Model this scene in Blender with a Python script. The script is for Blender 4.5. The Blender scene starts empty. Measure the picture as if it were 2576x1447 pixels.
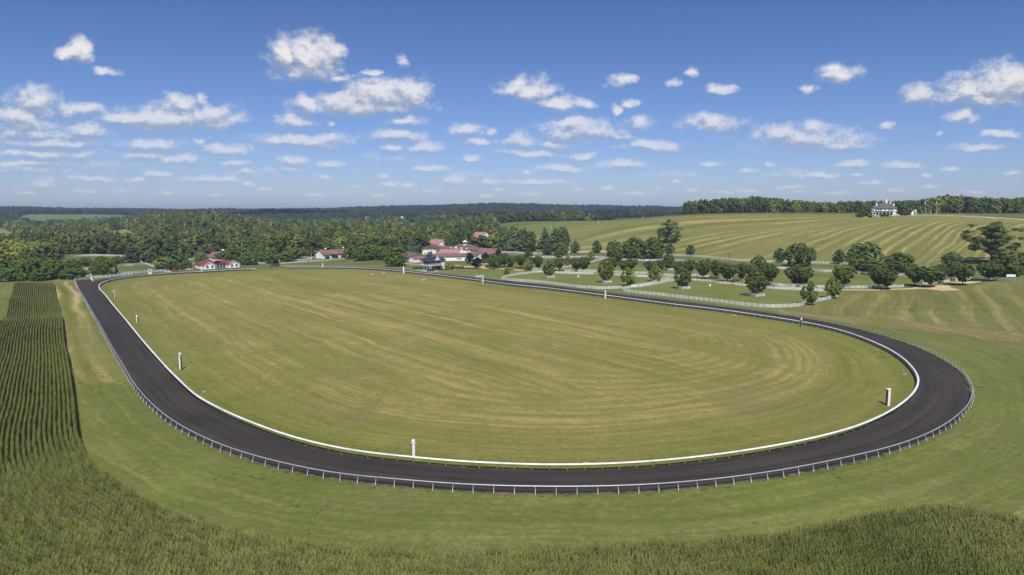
EXPO = 0.1
import bpy, math, random
import numpy as np
from mathutils import Vector, Matrix
from mathutils import noise as mnoise
random.seed(7); RNG = np.random.default_rng(7)
SC = bpy.context.scene
COL = SC.collection
R = math.radians
# ------------------------------------------------------------------ camera numbers (pixels of a 2576 x 1447 picture)
FOC, CX, CY, HC = 1717.0, 1288.0, 723.5, 40.0
PITCH = math.atan(193.5 / FOC)
cP, sP = math.cos(PITCH), math.sin(PITCH)

# ------------------------------------------------------------------ terrain: height control points per bearing (bearing given as picture column)
TCOL = {
 -60: [(0,0),(420,0),(480,-1),(700,-2),(1700,-2),(2050,8),(2350,25),(2900,36),(3600,20),(9000,0)],
 150: [(0,0),(430,0),(500,0),(620,0),(700,-2),(1700,-2),(2050,8),(2350,26),(2900,34),(3600,20),(9000,0)],
 330: [(0,0),(440,0),(620,0),(800,-3),(1300,2),(1700,2),(2050,8),(2300,20),(2900,32),(3600,20),(9000,0)],
 400: [(0,0),(470,-1),(800,-1),(950,2),(1200,11),(1450,18),(1750,4),(2600,12),(3000,33),(3800,20),(9000,0)],
 490: [(0,0),(470,-1),(800,0),(950,5),(1150,17),(1400,22),(1700,4),(2500,9),(3000,34),(3800,20),(9000,0)],
 590: [(0,0),(480,-1),(800,0),(1000,5),(1250,15),(1480,20),(1750,4),(2500,14),(3000,33),(3800,20),(9000,0)],
 660: [(0,0),(500,-1),(820,0),(1100,2),(1500,7),(1750,3),(2050,14),(2400,31),(2800,20),(3800,20),(9000,0)],
 740: [(0,0),(500,-1),(840,0),(1400,3),(1700,3),(2100,8),(2400,18),(3000,30),(3800,20),(9000,0)],
 860: [(0,0),(500,-1),(840,0),(1200,3),(1700,4),(2060,9),(2500,20),(3000,34),(3800,24),(9000,0)],
 1000:[(0,0),(520,0),(840,1),(1200,4),(1700,7),(2060,12),(2500,28),(3000,47),(3800,24),(9000,0)],
 1120:[(0,0),(520,0),(840,2),(1200,6),(1700,10),(2060,15),(2500,32),(3000,53),(3800,24),(9000,0)],
 1230:[(0,0),(520,0),(800,2),(1000,8),(1300,14),(1700,10),(2060,14),(2500,32),(3000,53),(3800,24),(9000,0)],
 1300:[(0,0),(560,0),(700,1),(860,9),(1000,17),(1250,22),(1600,12),(2060,15),(2500,31),(3000,51),(3800,24),(9000,0)],
 1440:[(0,0),(600,0),(690,2),(800,11),(910,18),(1150,25),(1500,14),(2060,17),(2500,31),(3000,47),(3800,24),(9000,0)],
 1600:[(0,0),(600,0),(670,2),(760,16),(850,27),(1000,30),(1300,22),(2060,20),(2500,31),(3000,45),(3800,24),(9000,0)],
 1720:[(0,0),(520,0),(620,2),(710,20),(800,33),(900,37),(1300,30),(2000,20),(3000,40),(3800,24),(9000,0)],
 1900:[(0,0),(420,0),(545,1),(640,19),(745,35),(850,38),(1300,30),(3000,30),(9000,0)],
 2150:[(0,0),(330,0),(430,1),(510,3),(600,20),(685,36.6),(800,38),(1300,30),(3000,30),(9000,0)],
 2400:[(0,0),(280,0),(400,3),(470,6),(560,22),(670,36.2),(800,38),(1300,30),(3000,30),(9000,0)],
 2640:[(0,0),(250,0),(343,5),(430,8),(520,21),(620,34.5),(740,37),(1300,30),(3000,30),(9000,0)],
}
_az0, _az1, _naz, _nr = R(-42), R(42), 337, 420
_lr0, _lr1 = math.log(80.0), math.log(9000.0)
_azs = np.linspace(_az0, _az1, _naz); _rs = np.exp(np.linspace(_lr0, _lr1, _nr))
_pxs = sorted(TCOL); _colaz = [math.atan((p - CX) / (FOC * cP)) for p in _pxs]
_M = np.array([np.interp(_rs * math.cos(a), [q[0] for q in TCOL[p]], [q[1] for q in TCOL[p]]) for p, a in zip(_pxs, _colaz)])
_Z = np.array([[0.0] * _nr] * _naz)
for _j in range(_nr):
    _Z[:, _j] = np.interp(_azs, _colaz, _M[:, _j])
def _blur(A, n, ax):
    for _ in range(n):
        B = np.concatenate([A.take([0], ax), A, A.take([-1], ax)], ax)
        m = A.shape[ax]
        A = 0.25 * B.take(range(0, m), ax) + 0.5 * B.take(range(1, m + 1), ax) + 0.25 * B.take(range(2, m + 2), ax)
    return A
_Z = _blur(_blur(_Z, 14, 1), 40, 0)

def hz(x, y):
    x = np.asarray(x, float); y = np.asarray(y, float)
    r = np.hypot(x, y) + 1e-6; az = np.arctan2(x, y)
    fa = np.clip((az - _az0) / (_az1 - _az0), 0, 1) * (_naz - 1.001)
    fr = np.clip((np.log(r) - _lr0) / (_lr1 - _lr0), 0, 1) * (_nr - 1.001)
    ia = fa.astype(int); ir = fr.astype(int); ta = fa - ia; tr = fr - ir
    z = (_Z[ia, ir] * (1 - ta) + _Z[ia + 1, ir] * ta) * (1 - tr) + (_Z[ia, ir + 1] * (1 - ta) + _Z[ia + 1, ir + 1] * ta) * tr
    z = z * np.clip((R(100) - np.abs(az)) / R(50), 0, 1)
    # corn field on the left rolls gently
    e = (-(x + 93) * 0.826 - (y - 143) * 0.564)
    m = np.clip((e + 4) / 10, 0, 1) * np.clip((y - 150) / 40, 0, 1) * np.clip((460 - y) / 60, 0, 1)
    z = z + m * (0.75 * np.sin(y / 9.5 + x / 60) + 0.55 * np.sin(y / 23.0 + 1.3 - x / 50) - 0.3)
    # far country rolls
    m2 = np.clip((r - 900) / 500, 0, 1)
    z = z + m2 * (3.0 * np.sin(x / 170 + 1.1) * np.sin(y / 210) + 2.0 * np.sin(x / 83 + y / 140))
    return z
def h1(x, y): return float(hz(x, y))

def ray(px, py):
    a, b = (px - CX) / FOC, (py - CY) / FOC
    return a, cP - b * sP, -sP - b * cP          # x, y, z components
def P(px, py, z=None):
    """world point seen at a picture position: on the plane z, or on the terrain (z is None)"""
    dx, dy, dz = ray(px, py)
    if z is not None:
        t = (z - HC) / dz
        return Vector((dx * t, dy * t, z))
    t = 40.0; prev = t
    while t < 8000:
        if HC + dz * t < h1(dx * t, dy * t): break
        prev = t; t *= 1.01
    lo, hi = prev, t
    for _ in range(24):
        m = (lo + hi) / 2
        if HC + dz * m < h1(dx * m, dy * m): hi = m
        else: lo = m
    return Vector((dx * hi, dy * hi, h1(dx * hi, dy * hi)))
def PD(px, d, dz=0.0):
    """ground point at forward distance d in the direction of a picture column"""
    x = (px - CX) / (FOC * cP) * d
    return Vector((x, d, h1(x, d) + dz))
def upx(d): return FOC / d                        # picture pixels per metre

# ------------------------------------------------------------------ objects
def tag(o, label=None, cat=None, group=None, kind=None):
    if label: o['label'] = label
    if cat: o['category'] = cat
    if group: o['group'] = group
    if kind: o['kind'] = kind
    return o
def empty(name, loc=(0, 0, 0), rz=0.0):
    o = bpy.data.objects.new(name, None); o.location = loc; o.rotation_euler = (0, 0, rz); o.empty_display_size = 0.5
    COL.objects.link(o); return o
def thing(name, label, cat, loc=(0, 0, 0), rz=0.0, group=None):
    return tag(empty(name, loc, rz), label, cat, group)
class MB:
    def __init__(s): s.v = []; s.f = []; s.m = []
    def add(s, vs, fs, mi=0):
        b = len(s.v); s.v += [tuple(v) for v in vs]; s.f += [tuple(b + i for i in f) for f in fs]; s.m += [mi] * len(fs); return s
    def box(s, a, b, mi=0):
        (x0, y0, z0), (x1, y1, z1) = a, b
        return s.add([(x0,y0,z0),(x1,y0,z0),(x1,y1,z0),(x0,y1,z0),(x0,y0,z1),(x1,y0,z1),(x1,y1,z1),(x0,y1,z1)],
                     [(0,3,2,1),(4,5,6,7),(0,1,5,4),(1,2,6,5),(2,3,7,6),(3,0,4,7)], mi)
    def obox(s, o, u, v, w, mi=0):
        o, u, v, w = map(Vector, (o, u, v, w))
        vs = [o, o+u, o+u+v, o+v, o+w, o+u+w, o+u+v+w, o+v+w]
        return s.add(vs, [(0,3,2,1),(4,5,6,7),(0,1,5,4),(1,2,6,5),(2,3,7,6),(3,0,4,7)], mi)
    def bar(s, a, b, w, h=None, mi=0):
        a, b = Vector(a), Vector(b); h = h or w; d = b - a
        if d.length < 1e-6: return s
        d.normalize(); up = Vector((0, 0, 1)) if abs(d.z) < 0.9 else Vector((0, 1, 0))
        sx = d.cross(up).normalized(); sy = sx.cross(d).normalized()
        c = [(-.5,-.5),(.5,-.5),(.5,.5),(-.5,.5)]
        vs = [a + sx*(p*w) + sy*(q*h) for p, q in c] + [b + sx*(p*w) + sy*(q*h) for p, q in c]
        return s.add(vs, [(0,1,2,3),(7,6,5,4),(0,4,5,1),(1,5,6,2),(2,6,7,3),(3,7,4,0)], mi)
    def tube(s, pts, rad, n=8, mi=0, cap=True):
        pts = [Vector(p) for p in pts]; rads = rad if isinstance(rad, (list, tuple)) else [rad] * len(pts)
        b = len(s.v); prev = None
        for i, p in enumerate(pts):
            d = (pts[min(i+1, len(pts)-1)] - pts[max(i-1, 0)]).normalized()
            ref = Vector((0, 0, 1)) if abs(d.z) < 0.9 else Vector((0, 1, 0))
            sx = d.cross(ref).normalized()
            if prev is not None and sx.dot(prev) < 0: sx = -sx
            prev = sx
            sy = sx.cross(d).normalized()
            for k in range(n):
                t = 2*math.pi*k/n; s.v.append(tuple(p + (sx*math.cos(t) + sy*math.sin(t))*rads[i]))
        for i in range(len(pts)-1):
            for k in range(n):
                s.f.append((b+i*n+k, b+i*n+(k+1) % n, b+(i+1)*n+(k+1) % n, b+(i+1)*n+k)); s.m.append(mi)
        if cap:
            s.f.append(tuple(b+k for k in range(n))); s.m.append(mi)
            e = b+(len(pts)-1)*n; s.f.append(tuple(e+k for k in reversed(range(n)))); s.m.append(mi)
        return s
    def lathe(s, prof, n=12, c=(0, 0, 0), mi=0):
        b = len(s.v)
        for r, z in prof:
            for k in range(n):
                t = 2*math.pi*k/n; s.v.append((c[0]+r*math.cos(t), c[1]+r*math.sin(t), c[2]+z))
        for i in range(len(prof)-1):
            for k in range(n):
                s.f.append((b+i*n+k, b+i*n+(k+1) % n, b+(i+1)*n+(k+1) % n, b+(i+1)*n+k)); s.m.append(mi)
        return s
    def build(s, name, mats, parent=None, smooth=False, loc=None):
        me = bpy.data.meshes.new(name); me.from_pydata(s.v, [], s.f)
        for m in (mats if isinstance(mats, (list, tuple)) else [mats]): me.materials.append(m)
        if any(s.m): me.polygons.foreach_set('material_index', s.m)
        if smooth: me.polygons.foreach_set('use_smooth', [True]*len(s.f))
        me.update()
        o = bpy.data.objects.new(name, me); COL.objects.link(o)
        if parent: o.parent = parent
        if loc: o.location = loc
        return o
def np_mesh(name, V, F, mats, mi=None, smooth=False, link=True, parent=None):
    me = bpy.data.meshes.new(name); V = np.asarray(V, np.float32); F = np.asarray(F, np.int32); k = F.shape[1]
    me.vertices.add(len(V)); me.vertices.foreach_set('co', V.ravel())
    me.loops.add(F.size); me.loops.foreach_set('vertex_index', F.ravel())
    me.polygons.add(len(F)); me.polygons.foreach_set('loop_start', np.arange(0, F.size, k, dtype=np.int32))
    me.update(calc_edges=True)
    for m in (mats if isinstance(mats, (list, tuple)) else [mats]): me.materials.append(m)
    if mi is not None: me.polygons.foreach_set('material_index', np.asarray(mi, np.int32))
    if smooth: me.polygons.foreach_set('use_smooth', [True]*len(F))
    me.update(); me.validate()
    if not link: return me
    o = bpy.data.objects.new(name, me); COL.objects.link(o)
    if parent: o.parent = parent
    return o
def copy_tree(o, parent=None):
    c = o.copy(); COL.objects.link(c); c.parent = parent
    for ch in o.children: copy_tree(ch, c)
    return c

# ------------------------------------------------------------------ curves
def smooth_curve(pts, step, closed=False):
    """Catmull-Rom through points then even resampling; pts: list of Vectors"""
    n = len(pts); out = []
    rng = range(n if closed else n-1)
    for i in rng:
        if closed: p0, p1, p2, p3 = pts[(i-1) % n], pts[i], pts[(i+1) % n], pts[(i+2) % n]
        else: p0, p1, p2, p3 = pts[max(i-1, 0)], pts[i], pts[i+1], pts[min(i+2, n-1)]
        m = max(2, int((p2-p1).length/0.5))
        for k in range(m):
            t = k/m
            out.append(0.5*((2*p1)+(p2-p0)*t+(2*p0-5*p1+4*p2-p3)*t*t+(3*p1-p0-3*p2+p3)*t*t*t))
    if not closed: out.append(pts[-1].copy())
    else: out.append(out[0].copy())
    L = [0.0]
    for i in range(1, len(out)): L.append(L[-1]+(out[i]-out[i-1]).length)
    A = np.array([tuple(p) for p in out]); N = max(2, int(round(L[-1]/step))+1)
    T = np.linspace(0, L[-1], N)
    Q = np.stack([np.interp(T, L, A[:, k]) for k in range(A.shape[1])], 1)
    return Q                                      # N x 3
def relax(Q, n, closed=False):
    Q = Q.copy()
    for _ in range(n):
        if closed:
            C = Q[:-1]; C = 0.25*np.roll(C, 1, 0)+0.5*C+0.25*np.roll(C, -1, 0); Q = np.vstack([C, C[:1]])
        else: Q[1:-1] = 0.25*Q[:-2]+0.5*Q[1:-1]+0.25*Q[2:]
    return Q
def seg_dist(X, Y, L):
    """distance of points to a polyline (M x 2), vectorised"""
    best = np.full(X.shape, 1e18)
    for i in range(len(L)-1):
        ax, ay = L[i][0], L[i][1]; bx, by = L[i+1][0]-ax, L[i+1][1]-ay; q = bx*bx+by*by+1e-12
        t = np.clip(((X-ax)*bx+(Y-ay)*by)/q, 0, 1)
        best = np.minimum(best, (X-ax-t*bx)**2+(Y-ay-t*by)**2)
    return np.sqrt(best)
def inside(X, Y, L):
    c = np.zeros(X.shape, bool); n = len(L)
    for i in range(n):
        x0, y0 = L[i][0], L[i][1]; x1, y1 = L[(i+1) % n][0], L[(i+1) % n][1]
        if y0 == y1: continue
        m = ((y0 > Y) != (y1 > Y)) & (X < (x1-x0)*(Y-y0)/(y1-y0)+x0)
        c ^= m
    return c
# ------------------------------------------------------------------ materials
def new_mat(name):
    m = bpy.data.materials.new(name); m.use_nodes = True; nt = m.node_tree
    b = nt.nodes['Principled BSDF']; return m, nt, b
def N(nt, t, **kw):
    n = nt.nodes.new(t)
    for k, v in kw.items():
        if k.startswith('i_'): n.inputs[int(k[2:])].default_value = v
        else: setattr(n, k, v)
    return n
def math_(nt, op, a, b=None, c=None, clamp=False):
    n = nt.nodes.new('ShaderNodeMath'); n.operation = op; n.use_clamp = clamp
    for i, v in enumerate((a, b, c)):
        if v is None: continue
        if isinstance(v, (int, float)): n.inputs[i].default_value = v
        else: nt.links.new(v, n.inputs[i])
    return n.outputs[0]
def vmath(nt, op, a, b=None, c=None, out=0):
    n = nt.nodes.new('ShaderNodeVectorMath'); n.operation = op
    for i, v in enumerate((a, b, c)):
        if v is None: continue
        if isinstance(v, (tuple, list)): n.inputs[i].default_value = v
        elif isinstance(v, (int, float)): n.inputs['Scale'].default_value = v
        else: nt.links.new(v, n.inputs[i])
    return n.outputs[out]
def noise_(nt, vec, scale, detail=3.0, rough=0.55, dist=0.0):
    n = nt.nodes.new('ShaderNodeTexNoise'); n.inputs['Scale'].default_value = scale; n.inputs['Detail'].default_value = detail
    n.inputs['Roughness'].default_value = rough; n.inputs['Distortion'].default_value = dist
    if vec is not None: nt.links.new(vec, n.inputs['Vector'])
    return n.outputs['Fac']
def ramp_(nt, fac, a, b, lo=0.0, hi=1.0, smooth=True):
    n = nt.nodes.new('ShaderNodeMapRange'); n.interpolation_type = 'SMOOTHSTEP' if smooth else 'LINEAR'
    n.inputs['From Min'].default_value = a; n.inputs['From Max'].default_value = b
    n.inputs['To Min'].default_value = lo; n.inputs['To Max'].default_value = hi
    nt.links.new(fac, n.inputs['Value']); return n.outputs[0]
def mix_(nt, fac, a, b, typ='MIX'):
    n = nt.nodes.new('ShaderNodeMix'); n.data_type = 'RGBA'; n.blend_type = typ
    for s, v in ((0, fac), (6, a), (7, b)):
        if isinstance(v, (int, float)): n.inputs[s].default_value = v
        elif isinstance(v, (tuple, list)): n.inputs[s].default_value = (*v[:3], 1.0)
        else: nt.links.new(v, n.inputs[s])
    return n.outputs[2]
def bump_(nt, h, strength, dist, b):
    n = nt.nodes.new('ShaderNodeBump'); n.inputs['Strength'].default_value = strength; n.inputs['Distance'].default_value = dist
    nt.links.new(h, n.inputs['Height']); nt.links.new(n.outputs[0], b.inputs['Normal'])
def paint(name, col, rough=0.6, var=0.12, scale=3.0, spec=0.3, metal=0.0, dirt=None):
    """plain painted / weathered surface with patchy variation"""
    m, nt, b = new_mat(name); tc = N(nt, 'ShaderNodeTexCoord').outputs['Object']
    n1 = noise_(nt, tc, scale, 5.0); n2 = noise_(nt, tc, scale*0.13, 3.0)
    f = math_(nt, 'ADD', math_(nt, 'MULTIPLY', n1, 0.6), math_(nt, 'MULTIPLY', n2, 0.4))
    dk = tuple(c*(1-2.2*var) for c in col) if dirt is None else dirt
    lt = tuple(min(1, c*(1+var)) for c in col)
    nt.links.new(mix_(nt, ramp_(nt, f, 0.33, 0.6), dk, lt), b.inputs['Base Color'])
    b.inputs['Roughness'].default_value = rough; b.inputs['Specular IOR Level'].default_value = spec; b.inputs['Metallic'].default_value = metal
    return m
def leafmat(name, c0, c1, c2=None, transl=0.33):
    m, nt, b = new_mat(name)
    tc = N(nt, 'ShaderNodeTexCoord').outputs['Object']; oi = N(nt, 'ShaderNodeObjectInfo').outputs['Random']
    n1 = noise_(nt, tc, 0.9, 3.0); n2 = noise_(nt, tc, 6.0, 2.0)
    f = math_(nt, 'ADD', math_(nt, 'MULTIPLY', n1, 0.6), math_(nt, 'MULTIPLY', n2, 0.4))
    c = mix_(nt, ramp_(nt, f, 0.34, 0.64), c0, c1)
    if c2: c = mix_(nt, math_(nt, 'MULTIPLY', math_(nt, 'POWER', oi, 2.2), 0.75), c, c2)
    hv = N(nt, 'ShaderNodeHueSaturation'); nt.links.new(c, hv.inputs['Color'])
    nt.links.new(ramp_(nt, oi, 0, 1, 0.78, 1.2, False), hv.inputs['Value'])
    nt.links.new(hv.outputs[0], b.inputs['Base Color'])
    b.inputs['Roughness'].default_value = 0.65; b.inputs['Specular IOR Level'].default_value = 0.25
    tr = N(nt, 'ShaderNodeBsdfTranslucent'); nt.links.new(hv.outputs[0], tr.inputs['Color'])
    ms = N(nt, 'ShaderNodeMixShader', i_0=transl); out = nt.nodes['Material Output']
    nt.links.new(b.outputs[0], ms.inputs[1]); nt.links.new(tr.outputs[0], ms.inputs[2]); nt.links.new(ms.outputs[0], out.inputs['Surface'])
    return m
M = {}
M['white'] = paint('white_paint', (0.86, 0.85, 0.82), 0.5, 0.04, 2.0)
M['white_fence'] = paint('white_fence_paint', (0.80, 0.79, 0.76), 0.55, 0.10, 1.2)
M['rail_white'] = paint('white_plastic_rail', (0.76, 0.76, 0.74), 0.45, 0.10, 0.5, 0.4)
M['galv'] = paint('galvanised_pipe', (0.50, 0.52, 0.55), 0.42, 0.08, 2.0, 0.5, 0.35)
M['steel_post'] = paint('painted_steel_post', (0.42, 0.43, 0.44), 0.5, 0.1, 2.0)
M['stucco'] = paint('white_wall', (0.90, 0.885, 0.85), 0.8, 0.04, 0.7)
M['red_metal'] = paint('red_metal_roof', (0.235, 0.055, 0.052), 0.45, 0.10, 0.6, 0.4)
M['salmon_roof'] = paint('faded_salmon_roof', (0.40, 0.215, 0.18), 0.55, 0.07, 0.35)
M['tile_roof'] = paint('weathered_orange_roof', (0.235, 0.122, 0.098), 0.8, 0.16, 0.30)
M['brown_roof'] = paint('weathered_red_brown_roof', (0.175, 0.108, 0.088), 0.85, 0.12, 0.35)
M['dark_brown_roof'] = paint('dark_brown_roof', (0.13, 0.062, 0.052), 0.85, 0.12, 0.4)
M['slate'] = paint('dark_slate_roof', (0.042, 0.045, 0.060), 0.6, 0.14, 1.5)
M['grey_roof'] = paint('grey_shingle_roof', (0.115, 0.110, 0.108), 0.8, 0.12, 1.0)
M['stone'] = paint('brown_fieldstone', (0.16, 0.13, 0.11), 0.9, 0.25, 2.5)
M['tan_stone'] = paint('tan_stone', (0.36, 0.28, 0.21), 0.9, 0.2, 2.0)
M['pale_stone'] = paint('pale_stone_wall', (0.48, 0.44, 0.37), 0.9, 0.12, 1.5)
M['concrete'] = paint('concrete_paving', (0.40, 0.37, 0.33), 0.9, 0.12, 0.8)
M['dark'] = paint('dark_opening', (0.025, 0.027, 0.032), 0.35, 0.1, 2.0, 0.5)
M['glass'] = paint('window_glass', (0.045, 0.052, 0.062), 0.12, 0.1, 1.0, 0.6)
M['wood_pole'] = paint('weathered_wood_pole', (0.19, 0.15, 0.11), 0.9, 0.2, 2.0)
M['pale_pole'] = paint('pale_metal_pole', (0.60, 0.60, 0.58), 0.5, 0.05, 2.0)
M['bark'] = paint('tree_bark', (0.085, 0.068, 0.052), 0.95, 0.25, 3.0)
M['pale_bark'] = paint('pale_bark', (0.36, 0.32, 0.26), 0.9, 0.15, 2.0)
M['green_paint'] = paint('dark_green_paint', (0.03, 0.10, 0.075), 0.5, 0.08, 2.0)
M['red_paint'] = paint('dark_red_paint', (0.22, 0.025, 0.022), 0.5, 0.08, 2.0)
M['black_paint'] = paint('black_paint', (0.03, 0.03, 0.032), 0.5, 0.08, 2.0)
M['tyre'] = paint('black_rubber', (0.02, 0.02, 0.02), 0.8, 0.05, 4.0)
M['car_red'] = paint('red_car_paint', (0.35, 0.02, 0.02), 0.25, 0.03, 1.0, 0.6)
M['car_white'] = paint('white_car_paint', (0.75, 0.76, 0.78), 0.25, 0.03, 1.0, 0.6)
M['car_silver'] = paint('silver_car_paint', (0.42, 0.44, 0.46), 0.3, 0.03, 1.0, 0.6)
M['soil'] = paint('tan_bare_soil', (0.42, 0.31, 0.20), 0.95, 0.12, 1.2)
M['flag_red'] = paint('red_flag_cloth', (0.40, 0.05, 0.06), 0.8, 0.05)
M['flag_blue'] = paint('pale_blue_flag_cloth', (0.40, 0.52, 0.66), 0.8, 0.05)
M['flag_navy'] = paint('navy_flag_cloth', (0.03, 0.04, 0.14), 0.8, 0.05)
# leaves: (deep tone, pale tone mixed in by noise, odd-one-out tone)
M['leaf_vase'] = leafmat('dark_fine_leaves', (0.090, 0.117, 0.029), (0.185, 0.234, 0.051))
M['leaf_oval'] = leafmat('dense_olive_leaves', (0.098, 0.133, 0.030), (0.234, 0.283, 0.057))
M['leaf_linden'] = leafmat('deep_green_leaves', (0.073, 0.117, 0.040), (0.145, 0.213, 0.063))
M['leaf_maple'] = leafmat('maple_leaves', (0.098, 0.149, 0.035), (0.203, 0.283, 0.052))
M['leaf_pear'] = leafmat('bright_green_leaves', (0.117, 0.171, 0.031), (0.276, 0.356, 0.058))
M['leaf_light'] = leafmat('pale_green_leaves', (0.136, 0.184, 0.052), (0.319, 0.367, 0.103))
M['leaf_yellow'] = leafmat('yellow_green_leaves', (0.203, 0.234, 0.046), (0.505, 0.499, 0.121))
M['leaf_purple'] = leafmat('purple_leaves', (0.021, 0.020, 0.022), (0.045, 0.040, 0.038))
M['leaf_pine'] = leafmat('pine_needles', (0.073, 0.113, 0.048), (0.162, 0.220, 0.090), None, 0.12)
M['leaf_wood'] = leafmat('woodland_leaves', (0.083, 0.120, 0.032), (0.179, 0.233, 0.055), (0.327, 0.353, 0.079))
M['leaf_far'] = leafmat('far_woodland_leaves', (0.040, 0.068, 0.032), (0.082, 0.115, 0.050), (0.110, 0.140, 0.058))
M['leaf_wood_light'] = leafmat('yellowish_woodland_leaves', (0.101, 0.128, 0.032), (0.202, 0.230, 0.055))  # lighter, yellowish green kind among the wood trees
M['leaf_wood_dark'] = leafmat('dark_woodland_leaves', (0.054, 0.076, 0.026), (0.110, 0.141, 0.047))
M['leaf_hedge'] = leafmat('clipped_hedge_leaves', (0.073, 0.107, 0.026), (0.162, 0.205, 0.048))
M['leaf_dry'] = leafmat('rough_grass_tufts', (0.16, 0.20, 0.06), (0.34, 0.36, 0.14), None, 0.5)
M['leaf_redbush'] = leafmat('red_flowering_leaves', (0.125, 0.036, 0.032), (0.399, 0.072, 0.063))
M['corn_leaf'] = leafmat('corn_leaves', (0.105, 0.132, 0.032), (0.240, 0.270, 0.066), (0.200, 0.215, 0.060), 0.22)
M['corn_tassel'] = leafmat('corn_tassels', (0.22, 0.23, 0.070), (0.41, 0.40, 0.14), None, 0.3)

def ground_material():
    m, nt, b = new_mat('grass_ground')
    pos = N(nt, 'ShaderNodeNewGeometry').outputs['Position']
    at = N(nt, 'ShaderNodeAttribute'); at.attribute_name = 'tint'
    am = N(nt, 'ShaderNodeAttribute'); am.attribute_name = 'mow'
    sp = N(nt, 'ShaderNodeSeparateXYZ'); nt.links.new(am.outputs['Vector'], sp.inputs[0])
    s, k, dry = sp.outputs[0], sp.outputs[1], sp.outputs[2]
    xp = N(nt, 'ShaderNodeSeparateXYZ'); nt.links.new(pos, xp.inputs[0])
    # wobble the streak coordinate so that the mown lines are never perfectly ruled
    wob = math_(nt, 'MULTIPLY', math_(nt, 'SUBTRACT', noise_(nt, pos, 0.02, 3.0), 0.5), 9.0)
    s2 = math_(nt, 'ADD', s, wob)
    aw = N(nt, 'ShaderNodeAttribute'); aw.attribute_name = 'diag'; ab = N(nt, 'ShaderNodeAttribute'); ab.attribute_name = 'band'
    sd2 = math_(nt, 'ADD', math_(nt, 'ADD', math_(nt, 'MULTIPLY', xp.outputs[0], 0.79), math_(nt, 'MULTIPLY', xp.outputs[1], 0.61)), math_(nt, 'MULTIPLY', wob, 1.3))
    def streak1(S, fs, fx, det):
        c = N(nt, 'ShaderNodeCombineXYZ')
        nt.links.new(math_(nt, 'MULTIPLY', S, fs), c.inputs[0]); nt.links.new(math_(nt, 'MULTIPLY', xp.outputs[0], fx), c.inputs[1]); nt.links.new(math_(nt, 'MULTIPLY', xp.outputs[1], fx), c.inputs[2])
        return noise_(nt, c.outputs[0], 1.0, det, 0.62)
    def lerp(a, b, t): return math_(nt, 'ADD', a, math_(nt, 'MULTIPLY', math_(nt, 'SUBTRACT', b, a), t))
    def streak(fs, fx, det): return lerp(streak1(s2, fs, fx, det), streak1(sd2, fs, fx, det), aw.outputs['Fac'])
    n1 = streak(0.075, 0.006, 3.0); n2 = streak(0.33, 0.013, 4.0); n3 = streak(1.5, 0.04, 3.0)
    big = noise_(nt, pos, 0.012, 4.0, 0.6); med = noise_(nt, pos, 0.085, 6.0, 0.66); fine = noise_(nt, pos, 0.9, 6.0, 0.72); tiny = noise_(nt, pos, 5.0, 4.0, 0.7)
    sb = lerp(s2, sd2, aw.outputs['Fac'])
    wave = math_(nt, 'MULTIPLY', math_(nt, 'SINE', math_(nt, 'ADD', math_(nt, 'MULTIPLY', sb, 0.60), math_(nt, 'MULTIPLY', n1, 7.0))), math_(nt, 'MULTIPLY', ramp_(nt, n1, 0.35, 0.6), ab.outputs['Fac']))
    n4 = streak(0.85, 0.010, 3.0)
    st = math_(nt, 'ADD', math_(nt, 'ADD', math_(nt, 'MULTIPLY', n1, 0.26), math_(nt, 'MULTIPLY', n2, 0.30)), math_(nt, 'ADD', math_(nt, 'MULTIPLY', n3, 0.18), math_(nt, 'MULTIPLY', n4, 0.26)))
    st = math_(nt, 'MULTIPLY', math_(nt, 'SUBTRACT', st, 0.5), k)
    med2 = noise_(nt, pos, 0.28, 6.0, 0.75)
    pt = math_(nt, 'ADD', math_(nt, 'MULTIPLY', math_(nt, 'SUBTRACT', big, 0.5), 0.75), math_(nt, 'ADD', math_(nt, 'MULTIPLY', math_(nt, 'SUBTRACT', med, 0.5), 0.7), math_(nt, 'MULTIPLY', math_(nt, 'SUBTRACT', med2, 0.5), 0.85)))
    f = math_(nt, 'ADD', math_(nt, 'ADD', math_(nt, 'MULTIPLY', st, 4.4), math_(nt, 'MULTIPLY', pt, 1.0)), dry)
    f = math_(nt, 'ADD', f, math_(nt, 'MULTIPLY', wave, 0.26))
    f = math_(nt, 'ADD', f, math_(nt, 'MULTIPLY', math_(nt, 'SUBTRACT', fine, 0.5), 0.75))
    base = at.outputs['Color']
    # one continuous scale from lush to dry turf
    cr = N(nt, 'ShaderNodeValToRGB'); nt.links.new(math_(nt, 'ADD', math_(nt, 'MULTIPLY', f, 0.62), 0.5, clamp=True), cr.inputs[0])
    el = cr.color_ramp.elements; el[0].position = 0.08; el[0].color = (0.58, 0.70, 0.42, 1); el[1].position = 0.95; el[1].color = (1.95, 1.62, 2.25, 1)
    for ps, c in ((0.34, (0.82, 0.90, 0.70, 1)), (0.52, (1.0, 1.0, 1.0, 1)), (0.70, (1.35, 1.27, 1.30, 1))):
        e_ = el.new(ps); e_.color = c
    c3 = mix_(nt, 1.0, base, cr.outputs[0], 'MULTIPLY')
    br = noise_(nt, pos, 0.034, 5.0, 0.6, 0.6)
    c3 = mix_(nt, ramp_(nt, br, 0.54, 0.74, 0.0, 0.45), c3, mix_(nt, 1.0, base, (1.05, 1.30, 0.72), 'MULTIPLY'))
    bn = noise_(nt, pos, 0.023, 6.0, 0.7, 1.0)
    c3 = mix_(nt, math_(nt, 'MULTIPLY', ramp_(nt, bn, 0.52, 0.72), math_(nt, 'MULTIPLY', k, 0.62), clamp=True), c3, (0.185, 0.158, 0.070))
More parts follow.
